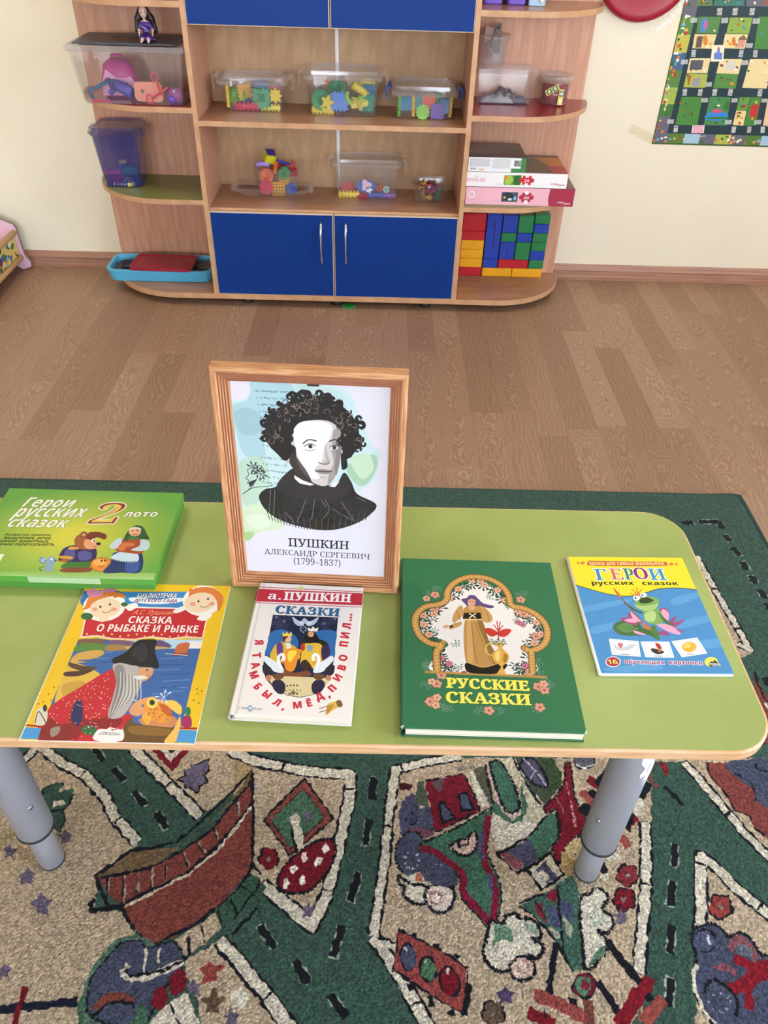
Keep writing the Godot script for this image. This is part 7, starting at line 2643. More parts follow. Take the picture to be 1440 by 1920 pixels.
const ART_RUG := [
	["L","8d9a86",16,[1887,101,1915,100]],
	["L","15161c",14,[1887,101,1915,100]],
	["L","8d9a86",16,[1926,98,1971,95]],
	["L","15161c",14,[1926,98,1971,95]],
	["L","8d9a86",16,[1970,95,1971,119]],
	["L","15161c",14,[1970,95,1971,119]],
	["L","8d9a86",16,[1969,138,1973,160]],
	["L","15161c",14,[1969,138,1973,160]],
	["L","8d9a86",16,[1973,178,1979,203]],
	["L","15161c",14,[1973,178,1979,203]],
	["L","8d9a86",16,[1977,220,1979,246]],
	["L","15161c",14,[1977,220,1979,246]],
	["L","8d9a86",16,[1979,262,1983,286]],
	["L","15161c",14,[1979,262,1983,286]],
	["L","8d9a86",16,[1982,301,1987,324]],
	["L","15161c",14,[1982,301,1987,324]],
	["L","8d9a86",16,[1984,339,1986,364]],
	["L","15161c",14,[1984,339,1986,364]],
	["P","ad9b82",[1886,200,1912,464,1876,481,1849,230]],
	["L","15161c",17,[1887,206,1891,261,1898,348,1904,394,1908,456,1890,442]],
	["L","c6bfac",11,[1887,206,1891,261,1898,348,1904,394,1908,456,1890,442]],
	["L","15161c",3,[1888,301,1900,300]],
	["L","15161c",3,[1898,405,1910,404]],
	["P","763c34",[1897,506,1899,542,1900,571,1907,652,1861,653,1889,527]],
	["L","15161c",3.7,[1897,506,1894,548,1897,585]],
	["P","15161c",[1906,521,1919,517,1918,541,1904,533]],
	["L","c6bfac",5.6,[1894,571,1893,593]],
	["P","ad9b82",[505,902,699,682,762,725,830,774,893,838,851,884,855,931,895,929,927,964,872,1026,888,1100,615,1103]],
	["P","ad9b82",[575,1030,866,1006,899,1134,633,1137]],
	["L","15161c",18,[584,867,671,729,696,682]],
	["L","c6bfac",12,[584,867,671,729,696,682]],
	["L","15161c",3,[640,790,629,783]],
	["L","15161c",19,[699,682,740,709,785,731,825,766,850,799,890,834]],
	["L","c6bfac",13,[699,682,740,709,785,731,825,766,850,799,890,834]],
	["L","15161c",3,[778,735,784,722]],
	["L","15161c",3,[850,808,859,797]],
	["P","ad9b82",[860,681,986,681,1043,709,1045,723,976,791]],
	["P","ad9b82",[1007,690,1072,712,1154,723,1185,729,1185,758,1177,826,1163,902,1148,940,1075,890,1056,873,1024,711]],
	["P","a08a66",[1008,695,1035,708,1042,736,1032,766,1021,780]],
	["L","15161c",20,[844,682,973,794]],
	["L","c6bfac",14,[844,682,973,794]],
	["L","15161c",3,[910,750,920,738]],
	["L","15161c",21,[996,682,1037,700,1072,708,1113,715,1154,720,1191,721,1191,758,1180,826,1166,902,1149,945,1075,891]],
	["L","c6bfac",15,[996,682,1037,700,1072,708,1113,715,1154,720,1191,721,1191,758,1180,826,1166,902,1149,945,1075,891]],
	["L","15161c",3,[1084,718,1087,702]],
	["L","15161c",3,[1182,745,1199,745]],
	["L","15161c",3,[1158,896,1174,899]],
	["P","6e1422",[874,681,937,680,915,723]],
	["P","c6bfac",[885,681,924,680,910,706]],
	["P","15161c",[896,681,916,680,907,691]],
	["P","635a6e",[966,700,972,718,967,730,973,739,963,745,961,757,947,747,943,752,938,740,927,736,938,728,934,720,945,717,942,710,955,708]],
	["L","15161c",1.9,[966,700,972,718,967,730,973,739,963,745,961,757,947,747,943,752,938,740,927,736,938,728,934,720,945,717,942,710,955,708,966,700]],
	["L","8d9a86",12,[783,681,806,705]],
	["L","15161c",10,[783,681,806,705]],
	["L","8d9a86",12,[825,717,847,740]],
	["L","15161c",10,[825,717,847,740]],
	["L","8d9a86",12,[866,756,888,780]],
	["L","15161c",10,[866,756,888,780]],
	["L","8d9a86",12,[907,789,928,814]],
	["L","15161c",10,[907,789,928,814]],
	["C","375145",[732,773,727,756,739,747,758,746,754,760,771,754,777,762,776,779,769,789,748,788,735,782]],
	["L","15161c",2.5,[732,773,729,756,739,747,757,746]],
	["L","15161c",2.5,[777,762,776,779,769,789,747,789]],
	["P","c6bfac",[749,776,763,771,770,778,754,784]],
	["C","375145",[747,812,746,794,756,790,771,791,778,808,774,822,762,817,752,820]],
	["S","15161c",2.5,[747,812,746,794,756,790,771,791,778,808,774,822,762,817,752,820,747,812]],
	["P","ad9b82",[760,821,765,815,772,822,769,829]],
	["P","635a6e",[719,769,725,778,717,775,712,777,711,770,704,764,709,763,710,757,716,762,723,763]],
	["P","635a6e",[723,854,726,862,718,859,713,863,711,854,703,848,709,846,711,840,717,846,725,847]],
	["P","635a6e",[759,888,766,900,755,894,748,897,744,889,740,883,745,880,747,873,754,879,761,882]],
	["P","635a6e",[793,926,798,936,787,933,781,933,776,927,768,919,777,917,778,907,787,915,799,917]],
	["P","635a6e",[794,832,795,837,789,836,784,841,781,832,772,825,780,823,783,817,789,824,798,825]],
	["P","635a6e",[770,1005,776,1014,767,1009,762,1013,760,1006,755,1001,761,1001,762,996,767,998,775,1000]],
	["P","9a8f6e",[682,834,707,812,716,828,701,849]],
	["P","6f5a40",[845,884,885,846,950,842,982,813,1014,768,1038,718,1041,732,1015,773,973,821,919,871,852,887]],
	["P","763c34",[847,887,882,881,919,871,954,850,975,829,997,807,1017,773,1041,732,1046,761,1059,869,1023,920,974,959,939,974,894,926]],
	["L","15161c",4.3,[845,884,885,846,915,843,948,832,975,802,1001,771,1038,718]],
	["L","15161c",3.7,[847,887,882,880,918,870,954,849,995,813,1019,770,1041,735]],
	["L","15161c",3.7,[1039,720,1050,790,1059,869,1042,901,995,945,939,974,921,957,892,926,871,920,847,887]],
	["L","15161c",5.6,[847,924,853,916,852,929,870,927,892,921,928,900,968,880,1001,844,1028,807,1047,767]],
	["L","c6bfac",4,[896,924,931,903,972,880,1004,848,1030,807,1048,773]],
	["L","15161c",2.5,[863,884,869,915]],
	["L","9a8878",2.4,[865,884,871,915]],
	["L","15161c",2.5,[882,881,893,919]],
	["L","9a8878",2.4,[884,881,895,919]],
	["L","15161c",2.5,[902,876,908,905]],
	["L","9a8878",2.4,[903,876,909,905]],
	["L","15161c",2.5,[919,871,925,898]],
	["L","9a8878",2.4,[921,871,927,898]],
	["L","15161c",2.5,[937,866,943,888]],
	["L","9a8878",2.4,[939,866,945,888]],
	["L","15161c",2.5,[959,849,970,870]],
	["L","9a8878",2.4,[961,849,972,870]],
	["L","15161c",2.5,[975,832,989,850]],
	["L","9a8878",2.4,[978,832,991,849]],
	["L","15161c",2.5,[995,810,1004,828]],
	["L","9a8878",2.4,[997,810,1006,828]],
	["L","15161c",2.5,[1022,768,1026,790]],
	["L","9a8878",2.4,[1024,768,1029,790]],
	["P","33503f",[1023,920,1042,901,1061,878,1082,893,1071,919,1047,931,1030,947,1016,931]],
	["P","ad9b82",[972,963,1000,945,1018,929,1030,947,1011,969,989,984,980,986]],
	["L","15161c",2.5,[988,958,994,982]],
	["L","15161c",2.5,[1002,947,1011,969]],
	["L","15161c",2.5,[1022,927,1029,947]],
	["L","15161c",2.5,[1037,912,1047,931]],
	["L","15161c",2.5,[1048,893,1067,907]],
	["P","4d6a58",[918,956,893,967,878,992,870,1018,876,1061,903,1064,955,974]],
	["C","42475a",[930,966,905,969,890,988,877,1014,880,1038,891,1053,932,1064,960,1052,963,1029,982,1007,988,990,972,967,939,974]],
	["S","15161c",2.5,[930,966,905,969,890,988,877,1014,880,1038,891,1053,932,1064,960,1052,963,1029,982,1007,988,990,972,967,939,974,930,966]],
	["P","763c34",[886,1044,897,1028,920,1025,936,1031,935,1037,917,1036,897,1045]],
	["L","15161c",3.1,[891,1053,904,1038,923,1035,940,1041]],
	["L","c6bfac",7.2,[919,994,914,1004,927,1011,943,1010,961,1003,988,991]],
	["L","15161c",3.7,[917,1000,926,1008,946,1005,967,999,1023,971,1050,951,1072,923]],
	["L","c6bfac",3.2,[937,976,941,1003]],
	["L","c6bfac",3.2,[954,976,958,993]],
	["P","6e1422",[997,1016,995,1023,991,1028,986,1029,980,1026,976,1020,975,1012,977,1005,981,1000,986,998,992,1001,996,1008]],
	["P","6e1422",[979,1033,977,1039,973,1043,968,1044,963,1042,959,1037,957,1030,958,1024,962,1020,967,1019,973,1022,977,1027]],
	["P","3f5f4a",[937,1056,948,1039,958,1045,958,1063,942,1067]],
	["P","c6bfac",[958,1063,982,1035,999,1023,1021,1059,1026,1074,961,1074]],
	["L","15161c",1.9,[980,1037,1000,1063]],
	["P","14182a",[763,1043,867,1031,871,1041,767,1053]],
	["P","6e1422",[795,1021,802,1022,805,1063,796,1064]],
	["P","3f5f4a",[868,1034,872,1026,889,1082,881,1083]],
	["P","ad9b82",[990,988,1012,975,1029,964,1084,1020,1124,1061,1126,1080,1027,1077,1015,1036,995,1005]],
	["L","15161c",20,[1030,964,1059,989,1073,1004,1099,1027,1147,1078]],
	["L","c6bfac",14,[1030,964,1059,989,1073,1004,1099,1027,1147,1078]],
	["L","15161c",3,[1094,1033,1105,1022]],
	["P","8a3f3a",[1032,1003,1035,1012,1027,1011,1017,1017,1017,1004,1009,997,1018,994,1022,989,1029,993,1041,995]],
	["P","5a4a38",[1041,1038,1047,1049,1036,1044,1028,1047,1027,1038,1017,1031,1028,1029,1031,1017,1038,1029,1049,1031]],
	["P","c9c6b4",[1075,1034,1078,1044,1067,1039,1061,1042,1057,1035,1053,1028,1059,1024,1064,1016,1071,1024,1078,1027]],
	["P","635a6e",[1013,1020,1017,1029,1008,1026,1003,1026,1003,1020,997,1016,1001,1013,1005,1010,1010,1013,1015,1015]],
	["P","635a6e",[1066,1055,1068,1062,1060,1058,1053,1062,1054,1054,1045,1049,1054,1048,1056,1040,1061,1048,1070,1049]],
	["P","7d4038",[1120,729,1168,794,1110,851,1067,797]],
	["L","15161c",3.1,[1120,729,1168,794,1110,851,1067,797,1120,729]],
	["P","4a2a2a",[1121,746,1157,793,1112,843,1074,798]],
	["P","44664f",[1121,748,1154,792,1111,839,1077,798]],
	["P","5e5a66",[1136,792,1137,799,1131,795,1125,801,1126,792,1123,788,1127,785,1130,781,1134,784,1142,785]],
	["P","c6bfac",[1104,794,1113,785,1119,797,1130,838,1119,841,1111,816]],
	["L","15161c",2.5,[1104,794,1113,827,1119,842]],
	["C","6e1422",[1096,885,1105,864,1127,842,1149,828,1169,826,1174,846,1161,878,1138,900,1115,902,1101,897]],
	["S","15161c",3.1,[1096,885,1105,864,1127,842,1149,828,1169,826,1174,846,1161,878,1138,900,1115,902,1101,897,1096,885]],
	["P","e8dcd0",[1136,853,1135,856,1133,859,1130,859,1128,858,1126,855,1126,851,1127,848,1129,845,1131,845,1134,846,1135,849]],
	["P","e8dcd0",[1165,840,1164,844,1161,846,1159,847,1156,845,1155,842,1154,839,1155,835,1158,833,1160,832,1163,834,1164,837]],
	["P","e8dcd0",[1156,859,1155,862,1153,865,1150,865,1148,864,1146,861,1146,857,1147,854,1149,851,1152,851,1154,852,1156,855]],
	["P","e8dcd0",[1122,870,1121,873,1119,876,1117,876,1114,875,1113,872,1112,868,1113,865,1115,863,1118,862,1120,864,1122,866]],
	["P","e8dcd0",[1136,885,1135,889,1133,891,1130,891,1128,890,1126,887,1126,884,1127,880,1129,878,1131,878,1134,879,1135,882]],
	["P","e8dcd0",[1114,891,1113,894,1111,896,1109,897,1106,896,1105,893,1104,889,1105,886,1107,884,1110,883,1112,885,1114,887]],
	["P","15161c",[1097,858,1096,862,1094,865,1090,866,1086,865,1082,863,1081,859,1082,855,1084,852,1088,850,1092,851,1095,854]],
	["P","15161c",[1089,864,1088,868,1086,871,1082,872,1078,871,1075,868,1073,864,1074,860,1076,857,1080,856,1084,857,1087,860]],
	["P","15161c",[1081,857,1080,861,1078,864,1074,865,1070,864,1067,861,1065,857,1065,853,1068,850,1072,849,1076,850,1079,853]],
	["P","15161c",[1083,847,1083,851,1080,854,1076,855,1072,854,1069,851,1067,847,1068,843,1071,840,1074,839,1079,840,1082,843]],
	["P","15161c",[1093,848,1093,852,1090,855,1086,856,1082,855,1079,852,1077,848,1078,844,1081,841,1084,840,1089,841,1092,844]],
	["P","6e1422",[1094,858,1094,861,1092,864,1089,865,1086,864,1084,862,1082,858,1083,855,1085,853,1088,852,1091,853,1093,855]],
	["P","6e1422",[1087,864,1087,867,1085,869,1082,870,1079,869,1076,867,1075,864,1075,861,1077,858,1080,857,1083,858,1086,860]],
	["P","6e1422",[1079,857,1079,860,1077,863,1074,864,1071,863,1068,860,1067,857,1068,854,1070,852,1072,851,1076,851,1078,854]],
	["P","6e1422",[1082,847,1081,851,1079,853,1077,854,1073,853,1071,851,1070,848,1070,844,1072,842,1075,841,1078,842,1081,844]],
	["P","6e1422",[1091,848,1091,851,1089,854,1086,855,1083,854,1080,852,1079,848,1079,845,1081,843,1084,842,1088,842,1090,845]],
	["P","8a7a70",[1084,855,1084,857,1083,858,1081,859,1079,858,1078,857,1077,855,1078,853,1079,852,1080,851,1082,852,1083,853]],
	["P","635a6e",[1148,926,1148,933,1142,931,1136,934,1137,926,1133,922,1138,920,1141,912,1145,920,1152,920]],
	["P","a89a90",[1055,745,1055,751,1050,748,1046,752,1045,745,1041,740,1046,739,1048,731,1051,739,1056,740]],
	["L","15161c",3.1,[1039,718,1060,865,1073,879,1070,896,1045,937]],
	["L","8d9a86",12,[1226,725,1225,762]],
	["L","15161c",10,[1226,725,1225,762]],
	["L","8d9a86",12,[1221,795,1216,835]],
	["L","15161c",10,[1221,795,1216,835]],
	["L","8d9a86",12,[1208,873,1198,912]],
	["L","15161c",10,[1208,873,1198,912]],
	["L","8d9a86",12,[1188,943,1178,983]],
	["L","15161c",10,[1188,943,1178,983]],
	["L","8d9a86",12,[1080,944,1102,972]],
	["L","15161c",10,[1080,944,1102,972]],
	["L","8d9a86",12,[1130,987,1150,1013]],
	["L","15161c",10,[1130,987,1150,1013]],
	["L","8d9a86",12,[1177,1025,1198,1049]],
	["L","15161c",10,[1177,1025,1198,1049]],
	["P","ad9b82",[1358,689,1262,714,1255,785,1242,866,1230,957,1296,1055,1304,1125,1700,1120,1872,679]],
	["L","15161c",18,[1364,686,1304,699,1260,712,1251,785,1244,855,1236,915,1230,955]],
	["L","c6bfac",12,[1364,686,1304,699,1260,712,1251,785,1244,855,1236,915,1230,955]],
	["L","15161c",3,[1269,702,1273,714]],
	["L","15161c",3,[1242,803,1255,804]],
	["L","15161c",20,[1230,957,1252,985,1270,1011,1287,1040,1310,1078]],
	["L","c6bfac",14,[1230,957,1252,985,1270,1011,1287,1040,1310,1078]],
	["L","15161c",3,[1277,1038,1290,1031]],
	["L","7a7468",5.6,[1357,710,1384,704]],
	["P","c6bfac",[1236,957,1260,964,1258,972,1238,968]],
	["L","15161c",3.1,[1236,957,1260,964]],
	["L","15161c",9,[1350,1008,1347,1029,1342,1045]],
	["L","15161c",6.7,[1285,950,1283,956]],
	["L","15161c",6.7,[1312,965,1311,971]],
	["L","15161c",6.7,[1337,976,1340,982]],
	["L","15161c",6.7,[1277,1013,1278,1018]],
	["L","15161c",6.7,[1301,1025,1303,1035]],
	["L","15161c",6.7,[1325,1040,1328,1047]],
	["P","8a403c",[1263,948,1311,969,1351,992,1342,1045,1308,1026,1256,996]],
	["L","15161c",3.1,[1263,948,1311,969,1351,992,1342,1045,1308,1026,1256,996,1263,948]],
	["P","15161c",[1287,979,1286,987,1283,994,1277,997,1271,996,1266,990,1263,982,1263,974,1267,967,1273,964,1279,965,1284,971]],
	["P","42475a",[1285,979,1285,987,1282,993,1277,996,1271,994,1267,989,1264,982,1265,974,1268,968,1273,965,1278,966,1283,972]],
	["P","15161c",[1312,993,1312,1001,1308,1008,1303,1011,1297,1009,1292,1004,1289,996,1290,988,1294,982,1299,979,1305,980,1310,985]],
	["P","48694f",[1311,993,1310,1001,1307,1007,1303,1009,1298,1008,1293,1003,1291,996,1291,989,1294,983,1299,980,1304,981,1309,986]],
	["P","15161c",[1340,1007,1339,1016,1335,1023,1329,1026,1322,1024,1317,1019,1314,1010,1315,1001,1319,994,1325,991,1332,992,1337,998]],
	["P","6e1422",[1338,1007,1337,1015,1334,1021,1328,1024,1323,1023,1318,1018,1316,1010,1317,1002,1320,995,1325,992,1331,994,1336,999]],
	["L","c8c4bc",3.2,[1271,972,1273,968]],
	["L","c8c4bc",3.2,[1296,987,1299,982]],
	["L","c8c4bc",3.2,[1323,999,1326,994]],
	["P","3c1017",[1286,740,1285,744,1281,746,1276,747,1270,746,1267,744,1265,741,1267,737,1271,735,1276,734,1281,735,1285,737]],
	["P","4a5244",[1294,731,1303,731,1312,774,1299,771,1290,771]],
	["C","4a4a62",[1288,751,1273,762,1265,781,1266,806,1270,818,1297,822,1317,811,1313,775,1296,774]],
	["P","15161c",[1292,792,1290,797,1287,801,1283,803,1279,801,1276,798,1275,793,1276,787,1279,784,1284,782,1288,783,1291,787]],
	["P","3d4257",[1290,792,1289,797,1287,800,1283,801,1280,800,1277,797,1277,793,1278,788,1280,785,1284,784,1287,785,1289,788]],
	["P","6e4250",[1274,806,1291,805,1312,808,1316,813,1303,822,1289,813]],
	["C","42475a",[1271,818,1281,811,1293,814,1299,825,1316,838,1335,853,1346,868,1348,879,1341,890,1322,890,1304,880,1296,869,1286,879,1273,874,1264,864,1260,849,1262,831]],
	["S","15161c",2.5,[1271,818,1281,811,1293,814,1299,825,1316,838,1335,853,1346,868,1348,879,1341,890,1322,890,1304,880,1296,869,1286,879,1273,874,1264,864,1260,849,1262,831,1271,818]],
	["P","a9abb8",[1294,854,1294,855,1293,855,1293,855,1292,855,1291,855,1291,854,1291,854,1292,853,1293,853,1293,853,1294,854]],
	["P","a9abb8",[1291,862,1291,863,1291,863,1290,863,1289,863,1289,863,1289,862,1289,861,1289,861,1290,861,1291,861,1291,861]],
	["P","a9abb8",[1286,866,1285,867,1285,867,1284,867,1283,867,1283,867,1283,866,1283,866,1284,865,1284,865,1285,865,1285,866]],
	["P","a9abb8",[1279,865,1279,865,1278,866,1278,866,1277,866,1276,865,1276,865,1276,864,1277,864,1278,864,1278,864,1279,864]],
	["P","a9abb8",[1275,859,1275,859,1274,860,1273,860,1273,860,1272,859,1272,859,1272,858,1273,858,1273,857,1274,858,1275,858]],
	["P","a9abb8",[1275,850,1275,851,1274,851,1274,851,1273,851,1272,851,1272,850,1272,850,1273,849,1274,849,1274,849,1275,850]],
	["P","a9abb8",[1280,844,1279,844,1279,845,1278,845,1277,845,1277,844,1277,844,1277,843,1277,843,1278,843,1279,843,1279,843]],
	["P","a9abb8",[1286,842,1286,843,1286,843,1285,843,1284,843,1284,843,1284,842,1284,842,1284,841,1285,841,1286,841,1286,842]],
	["P","a9abb8",[1292,847,1292,847,1291,847,1291,848,1290,848,1289,847,1289,847,1289,846,1290,846,1291,845,1291,846,1292,846]],
	["P","a9abb8",[1333,871,1332,872,1332,872,1331,872,1330,872,1330,872,1330,871,1330,871,1331,870,1331,870,1332,870,1332,871]],
	["P","a9abb8",[1330,879,1330,879,1329,880,1328,880,1328,880,1327,879,1327,879,1327,878,1328,878,1329,878,1329,878,1330,878]],
	["P","a9abb8",[1324,883,1324,883,1323,884,1322,884,1322,884,1321,884,1321,883,1321,882,1322,882,1323,882,1323,882,1324,882]],
	["P","a9abb8",[1317,882,1317,882,1317,883,1316,883,1315,883,1315,882,1315,882,1315,881,1315,881,1316,881,1317,881,1317,881]],
	["P","a9abb8",[1314,876,1313,876,1313,876,1312,877,1311,876,1311,876,1311,876,1311,875,1312,875,1312,874,1313,875,1313,875]],
	["P","a9abb8",[1314,867,1314,868,1313,868,1313,868,1312,868,1311,868,1311,867,1311,867,1312,866,1313,866,1313,866,1314,867]],
	["P","a9abb8",[1319,861,1318,862,1318,862,1317,862,1316,862,1316,862,1316,861,1316,861,1317,860,1317,860,1318,860,1318,861]],
	["P","a9abb8",[1325,860,1325,860,1325,861,1324,861,1323,861,1323,860,1323,860,1323,859,1323,859,1324,859,1325,859,1325,859]],
	["P","a9abb8",[1331,864,1331,864,1330,865,1329,865,1329,865,1328,864,1328,864,1328,863,1329,863,1330,863,1330,863,1331,863]],
	["P","6e1422",[1306,730,1367,717,1387,777,1317,813,1312,771]],
	["L","15161c",2.5,[1306,730,1367,717,1387,777,1317,813]],
	["P","5b4a50",[1315,731,1336,727,1329,750,1323,745]],
	["P","464c60",[1325,767,1334,766,1348,790,1329,798]],
	["L","15161c",3.7,[1325,767,1334,766,1348,790,1329,798,1325,767]],
	["P","464c60",[1356,752,1369,749,1377,776,1359,779]],
	["L","15161c",3.7,[1356,752,1369,749,1377,776,1359,779,1356,752]],
	["P","c6bfac",[1375,712,1383,715,1401,766,1391,774,1384,757]],
	["P","51513f",[1382,708,1403,703,1409,756,1406,775,1399,756,1388,731]],
	["L","15161c",3.1,[1401,701,1404,737,1409,770]],
	["C","3d6450",[1293,832,1317,820,1355,802,1386,783,1406,772,1401,784,1396,811,1391,837,1396,857,1403,878,1404,902,1396,932,1388,947,1367,926,1351,906,1350,882,1337,860,1316,841]],
	["S","15161c",2.5,[1293,832,1317,820,1355,802,1386,783,1406,772,1401,784,1396,811,1391,837,1396,857,1403,878,1404,902,1396,932,1388,947,1367,926,1351,906,1350,882,1337,860,1316,841,1293,832]],
	["S","74152c",9,[1296,837,1313,840,1332,854,1350,868,1355,882,1352,895,1357,905,1371,920,1386,937,1393,920,1397,894,1393,874,1386,855,1387,833,1394,805,1399,786]],
	["S","4a4a66",7.2,[1383,851,1382,833,1387,811]],
	["S","4a4a66",6.4,[1391,899,1392,881,1390,874]],
	["C","c2a498",[1337,832,1349,825,1362,821,1375,810,1378,820,1375,835,1365,845,1354,846,1345,841]],
	["S","15161c",3.1,[1337,832,1349,825,1362,821,1375,810,1378,820,1375,835,1365,845,1354,846,1345,841,1337,832]],
	["L","15161c",3.1,[1350,828,1352,834,1364,829,1369,817]],
	["P","c6bfac",[1263,873,1278,877,1294,870,1302,887,1330,893,1338,897,1331,910,1299,914,1282,910,1272,898]],
	["C","c6bfac",[1263,875,1265,888,1272,892,1270,902,1282,912,1299,914,1302,904,1300,889,1280,887]],
	["S","15161c",3.1,[1263,875,1265,888,1272,892,1270,902,1282,912,1299,914,1302,904,1300,889,1280,887,1263,875]],
	["P","a86050",[1289,872,1294,870,1300,883,1287,885]],
	["C","cbbdb0",[1299,906,1304,892,1324,886,1339,895,1338,911,1326,924,1309,922]],
	["S","15161c",3.1,[1299,906,1304,892,1324,886,1339,895,1338,911,1326,924,1309,922,1299,906]],
	["P","8a6a60",[1323,906,1321,910,1318,914,1314,916,1309,914,1306,911,1305,906,1306,901,1310,897,1314,896,1319,897,1322,901]],
	["P","d3c3b8",[1320,905,1319,908,1317,911,1314,912,1311,911,1309,908,1309,905,1309,901,1312,899,1314,898,1317,898,1319,901]],
	["P","42475a",[1294,868,1300,883,1332,891,1346,884,1344,871,1316,861]],
	["P","c6bfac",[1425,688,1445,687,1466,742,1485,783,1450,818,1420,837,1409,837,1400,811,1404,784,1416,769,1433,785,1456,777,1452,740,1431,714]],
	["P","b9b094",[1427,688,1447,687,1487,783,1468,800,1454,789,1462,755,1430,714]],
	["P","40614c",[1405,778,1416,786,1432,797,1449,792,1457,774,1458,752,1454,736,1449,765,1449,780,1435,788,1419,779,1412,756]],
	["P","c2a498",[1403,699,1408,721,1412,756,1421,781,1434,792,1448,780,1450,743,1442,725,1413,701]],
	["C","3f634f",[1409,697,1424,694,1437,717,1444,740,1447,768,1441,777,1427,779,1418,756,1412,726]],
	["S","15161c",3.1,[1409,697,1424,694,1437,717,1444,740,1447,768,1441,777,1427,779,1418,756,1412,726,1409,697]],
	["L","15161c",3.1,[1446,688,1466,742,1486,778]],
	["P","43503c",[1450,687,1508,688,1521,715,1517,732,1486,767,1467,739]],
	["P","3a4a2e",[1492,688,1514,688,1513,699,1521,717,1517,732,1494,751,1491,716]],
	["C","504d60",[1454,700,1468,688,1480,689,1492,713,1495,729,1491,737,1476,734,1466,723]],
	["S","15161c",3.1,[1454,700,1468,688,1480,689,1492,713,1495,729,1491,737,1476,734,1466,723,1454,700]],
	["L","b0a0b0",2.4,[1463,689,1483,713,1493,734]],
	["L","b0a0b0",2.4,[1469,723,1477,711,1485,708]],
	["P","41654f",[1487,783,1500,778,1501,802,1494,823,1484,834,1462,853,1452,822]],
	["P","4a4b62",[1453,820,1460,833,1462,851,1441,865,1437,852,1415,838]],
	["P","7e4a52",[1407,843,1417,838,1439,852,1435,865,1430,868]],
	["L","15161c",3.7,[1487,783,1468,803,1450,819,1420,837,1404,843,1431,870,1447,863,1483,837,1494,824,1501,802,1500,778]],
	["C","6e1422",[1528,697,1537,696,1533,741,1537,773,1547,795,1540,809,1524,815,1508,827,1495,852,1488,852,1486,831,1496,821,1502,803,1501,773,1487,780,1484,769,1505,751,1521,727]],
	["S","15161c",2.5,[1528,697,1537,696,1533,741,1537,773,1547,795,1540,809,1524,815,1508,827,1495,852,1488,852,1486,831,1496,821,1502,803,1501,773,1487,780,1484,769,1505,751,1521,727,1528,697]],
	["S","b0807c",2.4,[1525,728,1525,754,1526,779,1525,801]],
	["S","b0807c",2.4,[1504,754,1510,770,1513,779]],
	["P","15161c",[1578,692,1574,699,1566,704,1557,706,1548,705,1542,700,1541,693,1545,686,1553,681,1562,679,1571,680,1577,685]],
	["P","55555f",[1576,691,1573,697,1566,701,1558,703,1550,701,1544,697,1543,691,1547,685,1554,681,1562,679,1570,680,1575,685]],
	["L","c8c4bc",4,[1547,698,1557,703,1573,697]],
	["P","b5a070",[1526,850,1517,862,1508,869,1499,870,1494,864,1494,853,1499,840,1508,828,1518,820,1526,819,1531,825,1531,837]],
	["L","15161c",1.9,[1514,839,1519,845]],
	["L","6f1720",14.6,[1559,720,1577,735]],
	["L","6f1720",14.6,[1604,769,1617,793]],
	["L","8c453e",13.4,[1546,744,1561,765]],
	["L","8c453e",13.4,[1654,706,1665,734]],
	["L","8c453e",13.4,[1586,807,1596,830]],
	["L","15161c",14.6,[1594,709,1573,733]],
	["L","15161c",14.6,[1568,743,1557,753]],
	["L","15161c",14.6,[1551,766,1540,780]],
	["L","15161c",14.6,[1651,726,1630,754]],
	["L","15161c",14.6,[1678,695,1664,713]],
	["L","15161c",14.6,[1558,857,1548,861]],
	["L","15161c",14.6,[1618,767,1598,803]],
	["P","7a1a24",[1677,689,1690,694,1691,707,1682,715]],
	["P","c6bfac",[1445,864,1482,840,1496,871,1461,893]],
	["L","15161c",3.7,[1445,864,1482,840,1496,871,1461,893,1445,864]],
	["P","48485c",[1456,864,1474,852,1485,875,1469,885,1463,880]],
	["P","c6bfac",[1458,870,1468,865,1475,873,1469,884,1463,877]],
	["P","3f5f50",[1487,882,1501,874,1508,871,1514,895,1508,933,1504,964,1501,992,1485,994,1479,976,1473,964,1460,943,1445,926,1428,914,1448,903,1463,898]],
	["P","741a2c",[1465,901,1483,889,1479,913]],
	["P","741a2c",[1446,914,1460,910,1460,936,1451,927]],
	["P","474d66",[1465,911,1481,916,1480,943,1465,938]],
	["P","474d66",[1484,901,1501,910,1497,935,1489,933,1482,921]],
	["P","9a9c86",[1485,926,1491,933,1494,945,1491,955,1484,948]],
	["P","a39c86",[1460,942,1472,943,1478,952,1474,957]],
	["L","15161c",3.1,[1428,914,1445,926,1460,943,1473,964,1479,976,1485,994]],
	["L","15161c",2.5,[1485,886,1481,916,1480,945,1478,967]],
	["L","15161c",3.1,[1513,900,1505,945,1503,969,1501,992]],
	["L","15161c",2.5,[1448,905,1460,926,1462,938]],
	["L","15161c",2.5,[1428,911,1448,903,1465,898]],
	["C","c6bfac",[1514,898,1527,897,1534,889,1546,891,1551,903,1540,917,1550,925,1550,937,1540,948,1528,944,1537,956,1533,971,1519,982,1511,991,1502,989,1505,964,1507,933]],
	["S","15161c",3.1,[1514,898,1527,897,1534,889,1546,891,1551,903,1540,917,1550,925,1550,937,1540,948,1528,944,1537,956,1533,971,1519,982,1511,991,1502,989,1505,964,1507,933,1514,898]],
	["P","55755f",[1518,970,1535,961,1531,973,1518,982,1506,990]],
	["L","93a08c",3.2,[1522,930,1530,920,1539,925,1534,936,1524,936,1525,927]],
	["C","c6bfac",[1387,934,1403,937,1409,927,1421,924,1427,931,1440,931,1450,941,1451,955,1439,955,1452,965,1447,976,1438,981,1434,977,1414,984,1401,996,1384,993,1373,977,1379,954]],
